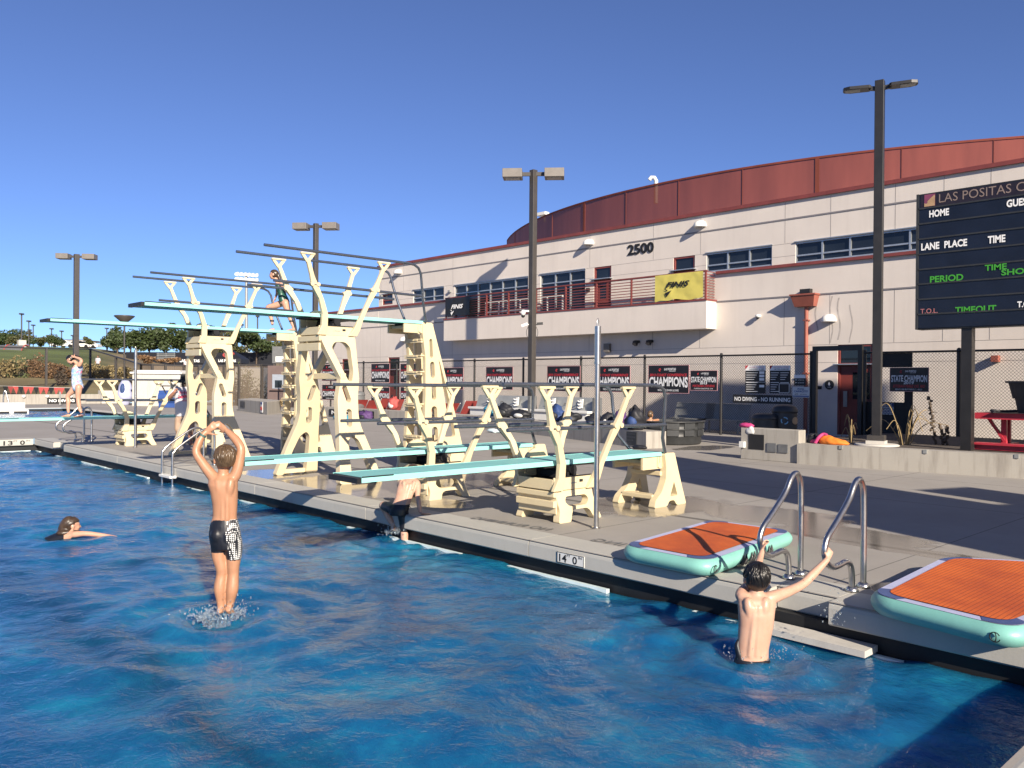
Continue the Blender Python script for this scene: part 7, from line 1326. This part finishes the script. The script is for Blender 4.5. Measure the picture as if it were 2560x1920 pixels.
# ---- 7 coach
def coach():
    D = 20.85; J = lambda px, py, dd=0.0: at(px, py, D+dd); root = thing('person', 'bearded man in a black bucket hat, white lettered T-shirt and khaki shorts', 'person', (*onp(462, 1113, 'Z', 0)[:2], 0), 'people in and around the pool'); m = MB(); fc = unit(-FF+RR*.02)
    head(m, J(462.5,953), fc, UU, 1.06, .080, .112); limb(m, [(J(462.5,962), .065), (J(462,970), .07)])
    torso(m, [(J(461,966),.08,.07),(J(460,972),.20,.10),(J(460,985),.21,.13),(J(461,1010),.20,.16),(J(461,1038),.19,.15),(J(461,1050),.17,.13)])
    for x, xf, dd in ((446,442,-.04),(477,479,.08)): limb(m, [(J(x+3 if x < 460 else x-3,1048,dd), .10), (J(x,1072,dd), .075), (J(x,1080,dd), .060), (J(x-1,1092,dd), .056), (J(xf,1107,dd), .038)]); foot(m, V(*J(xf,1107,dd)[:2], .06), -FF+RR*(.3 if x > 460 else -.5), .27, .042)
    limb(m, [(J(443,973), .065), (J(434,983,-.02), .058), (J(424,994,-.06), .050), (J(430,987,-.16), .046), (J(437,979,-.22), .034)]); hand(m, J(437,979,-.22), UU*.6+RR*.5, RR*.4-FF*.3, -FF*.4+UU, 1.0, (1.0,1.1,.9), .8, .02, .6)
    limb(m, [(J(477,973), .065), (J(488,990), .056), (J(490,1008), .048), (J(487,1026,-.05), .036)]); hand(m, J(487,1026,-.05), -UU, -RR, -FF, 1.0); blob(m, 'body', M['skin_man'], root, .014, 3)
    s = MB(); torso(s, [(J(462,966.5),.09,.085),(J(460,971),.205,.11),(J(460,985),.222,.15),(J(460,1003),.222,.20),(J(460,1020),.222,.205),(J(461,1036),.218,.185),(J(461,1041),.212,.18)]); limb(s, [(J(444,974), .085), (J(434,984,-.02), .082), (J(427,991,-.04), .075)]); limb(s, [(J(477,974), .085), (J(488,990), .078)]); ts = blob(s, 't_shirt', M['tshirt'], root, .014, 3)
    k = MB(); c0 = J(446.5,981,-.21); text(k, 'CONFERENCE', c0-UU*.030, RR, UU, .30, .055, .03); text(k, 'CHAMPIONS', J(444.5,990,-.232)-UU*.055, RR, UU, .335, .085, .04); text(k, '2022', J(455,998,-.24)-UU*.05, RR, UU, .12, .04, .02); k.build('lettering', plain('red_print', (.62,.03,.07), .7), ts)
    s = MB(); torso(s, [(J(461,1036),.195,.165),(J(461,1050),.205,.165),(J(461,1056),.19,.15)]); 
    for x, dd in ((447,-.04),(476,.06)): limb(s, [(J(x+2 if x < 460 else x-2,1048,dd), .115), (J(x,1064,dd), .105), (J(x,1073,dd), .102)])
    blob(s, 'shorts', M['khaki'], root, .014, 3)
    h = MB(); c_ = J(462.5,949); h.lathe(c_, [(.118,.0),(.112,.05),(.100,.105),(.085,.125),(0,.13)], 24); h.lathe(c_, [(.116,.012),(.150,-.025),(.195,-.075),(.192,-.080),(.112,.0)], 28); h.build('bucket_hat', M['hat'], root)
    g = MB()
    for q in (-1, 1): g.ell(J(462.5,953)+RR*q*.034-FF*.092+UU*.008, (.030,.010,.019), (RR, FF, UU), 12, 8)
    g.build('sunglasses', M['black'], root); b = MB(); b.ell(J(462.5,953)-FF*.055-UU*.085, (.066,.055,.065), (RR, FF, UU), 16, 12); b.build('beard', plain('grey_beard', (.10,.075,.06), .9, var=.4, sc=30), root)
    w = MB(); w.tube(smooth([J(456,967,-.11), J(460,975,-.19), J(461,983,-.235)]), .006, 6); w.ell(J(461,984.5,-.245), (.012,.012,.022)); w.build('whistle_cord', M['black'], root)
    sh_ = MB()
    for x, dd, q in ((442,-.04,-.5),(479,.08,.3)): p = V(*J(x,1107,dd)[:2], .0); d_ = unit(-FF+RR*q); n_ = np.cross(UU, d_); sh_ = MB(); sh_.loft([(p-d_*.09+UU*.025, n_*.045, UU*.025), (p+d_*.05+UU*.025, n_*.055, UU*.025), (p+d_*.19+UU*.022, n_*.05, UU*.02)], 14); sh_.build('shoe', plain('olive_shoe', (.16,.14,.09), .8), root)
coach()
# ---- 8 boy behind the high tower
def shaded_boy():
    D = 19.2; J = lambda px, py, dd=0.0: at(px, py, D+dd); root = thing('person', 'boy in dark trunks running behind the leg of the nearer high tower', 'person', (*onp(745, 1132, 'Z', 0)[:2], 0), 'people in and around the pool'); m = MB(); sd_ = unit(RR*.9+FF*.3); fc = unit(RR*.6+FF*.75)
    torso(m, [(J(748,1021),.04,.04),(J(747,1026),.10,.055),(J(746.5,1033),.125,.075),(J(746,1045),.115,.075),(J(745,1058),.102,.070),(J(744.5,1068),.112,.08),(J(745,1077),.10,.075)], sd_, unit(np.cross(UU, sd_)))
    limb(m, [(J(736,1029), .045), (J(728,1040), .037), (J(722,1050), .032), (J(717,1058), .030), (J(713,1066), .022)]); hand(m, J(713,1066), -RR*.3-UU, RR, FF, .85, (.2,.3,.3))
    limb(m, [(J(757,1029), .045), (J(765,1040,.05), .036), (J(770,1048,.1), .030), (J(776,1040,.15), .023)]); hand(m, J(776,1040,.15), RR*.4+UU, -RR, FF, .85)
    limb(m, [(J(742,1076), .075), (J(743,1090), .062), (J(745,1102), .048), (J(744.5,1114), .044), (J(743.5,1127), .030)]); foot(m, V(*J(743,1128)[:2], .045), RR*.8+FF*.4, .20, .032)
    limb(m, [(J(749,1076), .072), (J(756,1084), .060), (J(762,1090), .048), (J(771,1101), .044), (J(781,1110), .032)]); foot(m, J(784,1113), RR*.5-UU*.8, .19, .032, unit(RR*.8+UU*.4))
    limb(m, [(J(748,1025), .042), (J(749,1017), .042)]); hc = J(750,1007); head(m, hc, fc, UU, .93); blob(m, 'body', M['skin_shaded'], root, .012, 4); hairdo(hc, fc, 'hair_black', root, UU, .95, .078, .108, -.8, .35, 21)
    s = MB(); torso(s, [(J(745,1062),.110,.078),(J(744.5,1070),.122,.09),(J(745,1079),.112,.085)], sd_, unit(np.cross(UU, sd_))); limb(s, [(J(742,1076), .083), (J(743,1088), .075)]); limb(s, [(J(749,1076), .08), (J(755,1083), .072)]); blob(s, 'trunks', M['shorts'], root, .013, 2)
shaded_boy()
# ---- 9 child soaking in the tub
def tub_child():
    c = onp(1626, 1043, 'X', 18.55); root = thing('person', 'brown haired child soaking in the black plastic tub, only head and shoulder showing', 'person', (c[0], c[1], .4), 'people in and around the pool'); m = MB(); fc = unit(FF*.6+RR*.5); hc = V(c[0], c[1], .78); head(m, hc, fc, UU, .95); torso(m, [(hc-UU*.11,.045,.045),(hc-UU*.14,.10,.06),(hc-UU*.19,.15,.08),(hc-UU*.34,.14,.09)]); limb(m, [(hc-UU*.17+RR*.12, .045), (hc-UU*.14+RR*.20-FF*.08, .038), (hc-UU*.15+RR*.05-FF*.2, .032)]); limb(m, [(hc-UU*.10, .043), (hc-UU*.16, .045)]); blob(m, 'body', M['skin_tan'], root, .012, 4); hairdo(hc, fc, 'hair_brown', root, UU, .97, .078, .11, -.8, .35, 25)
tub_child()
# ---- small figures far away
def far_person(px, yt, yb, D, shirt, pants, label, hair_='hair_dark'):
    J = lambda x, y: at(x, y, D); h = (yb-yt)/FPX*D; b = J(px, yb); s = h/1.7; root = thing('person', label, 'person', tuple(b), 'people far away on the field'); m = MB(); P = lambda u, f, z: b+RR*u*s+FF*f*s+UU*z*s; head(m, P(0,0,1.58), -FF, UU, s)
    torso(m, [(P(0,0,1.44),.06*s,.06*s),(P(0,0,1.38),.19*s,.09*s),(P(0,0,1.1),.16*s,.10*s),(P(0,0,.85),.17*s,.11*s)])
    for q in (-1, 1): limb(m, [(P(q*.18,0,1.36), .05*s), (P(q*.24,.02,1.1), .042*s), (P(q*.22,-.10,.88), .03*s)], 8); limb(m, [(P(q*.09,0,.88), .085*s), (P(q*.10,0,.48), .055*s), (P(q*.10,0,.08), .035*s)], 8); foot(m, P(q*.10,0,.06), -FF, .24*s, .04*s); hand(m, P(q*.22,-.10,.88), -UU, RR*-q, -FF, s)
    blob(m, 'body', M['skin_man'], root, .02, 2); hairdo(P(0,0,1.58), -FF, hair_, root, UU, s); t_ = MB(); torso(t_, [(P(0,0,1.43),.08*s,.075*s),(P(0,0,1.38),.205*s,.105*s),(P(0,0,1.1),.18*s,.12*s),(P(0,0,.84),.185*s,.125*s)])
    for q in (-1, 1): limb(t_, [(P(q*.18,0,1.36), .065*s), (P(q*.23,.02,1.15), .055*s)], 8)
    blob(t_, 'shirt', M[shirt], root, .025, 1); t_ = MB(); torso(t_, [(P(0,0,.90),.18*s,.12*s),(P(0,0,.78),.18*s,.12*s)])
    for q in (-1, 1): limb(t_, [(P(q*.09,0,.82), .10*s), (P(q*.10,0,.5), .075*s), (P(q*.10,0,.15), .06*s)], 8)
    blob(t_, 'trousers', M[pants], root, .025, 1)
far_person(244.5, 888, 930, 72, 'tshirt', 'bagblack', 'tiny figure in a white shirt and dark trousers on the far slope'); far_person(464.5, 898, 935, 68, 'tshirt', 'grey', 'tiny grey haired figure in a white shirt before the first canopy', 'hair_brown')
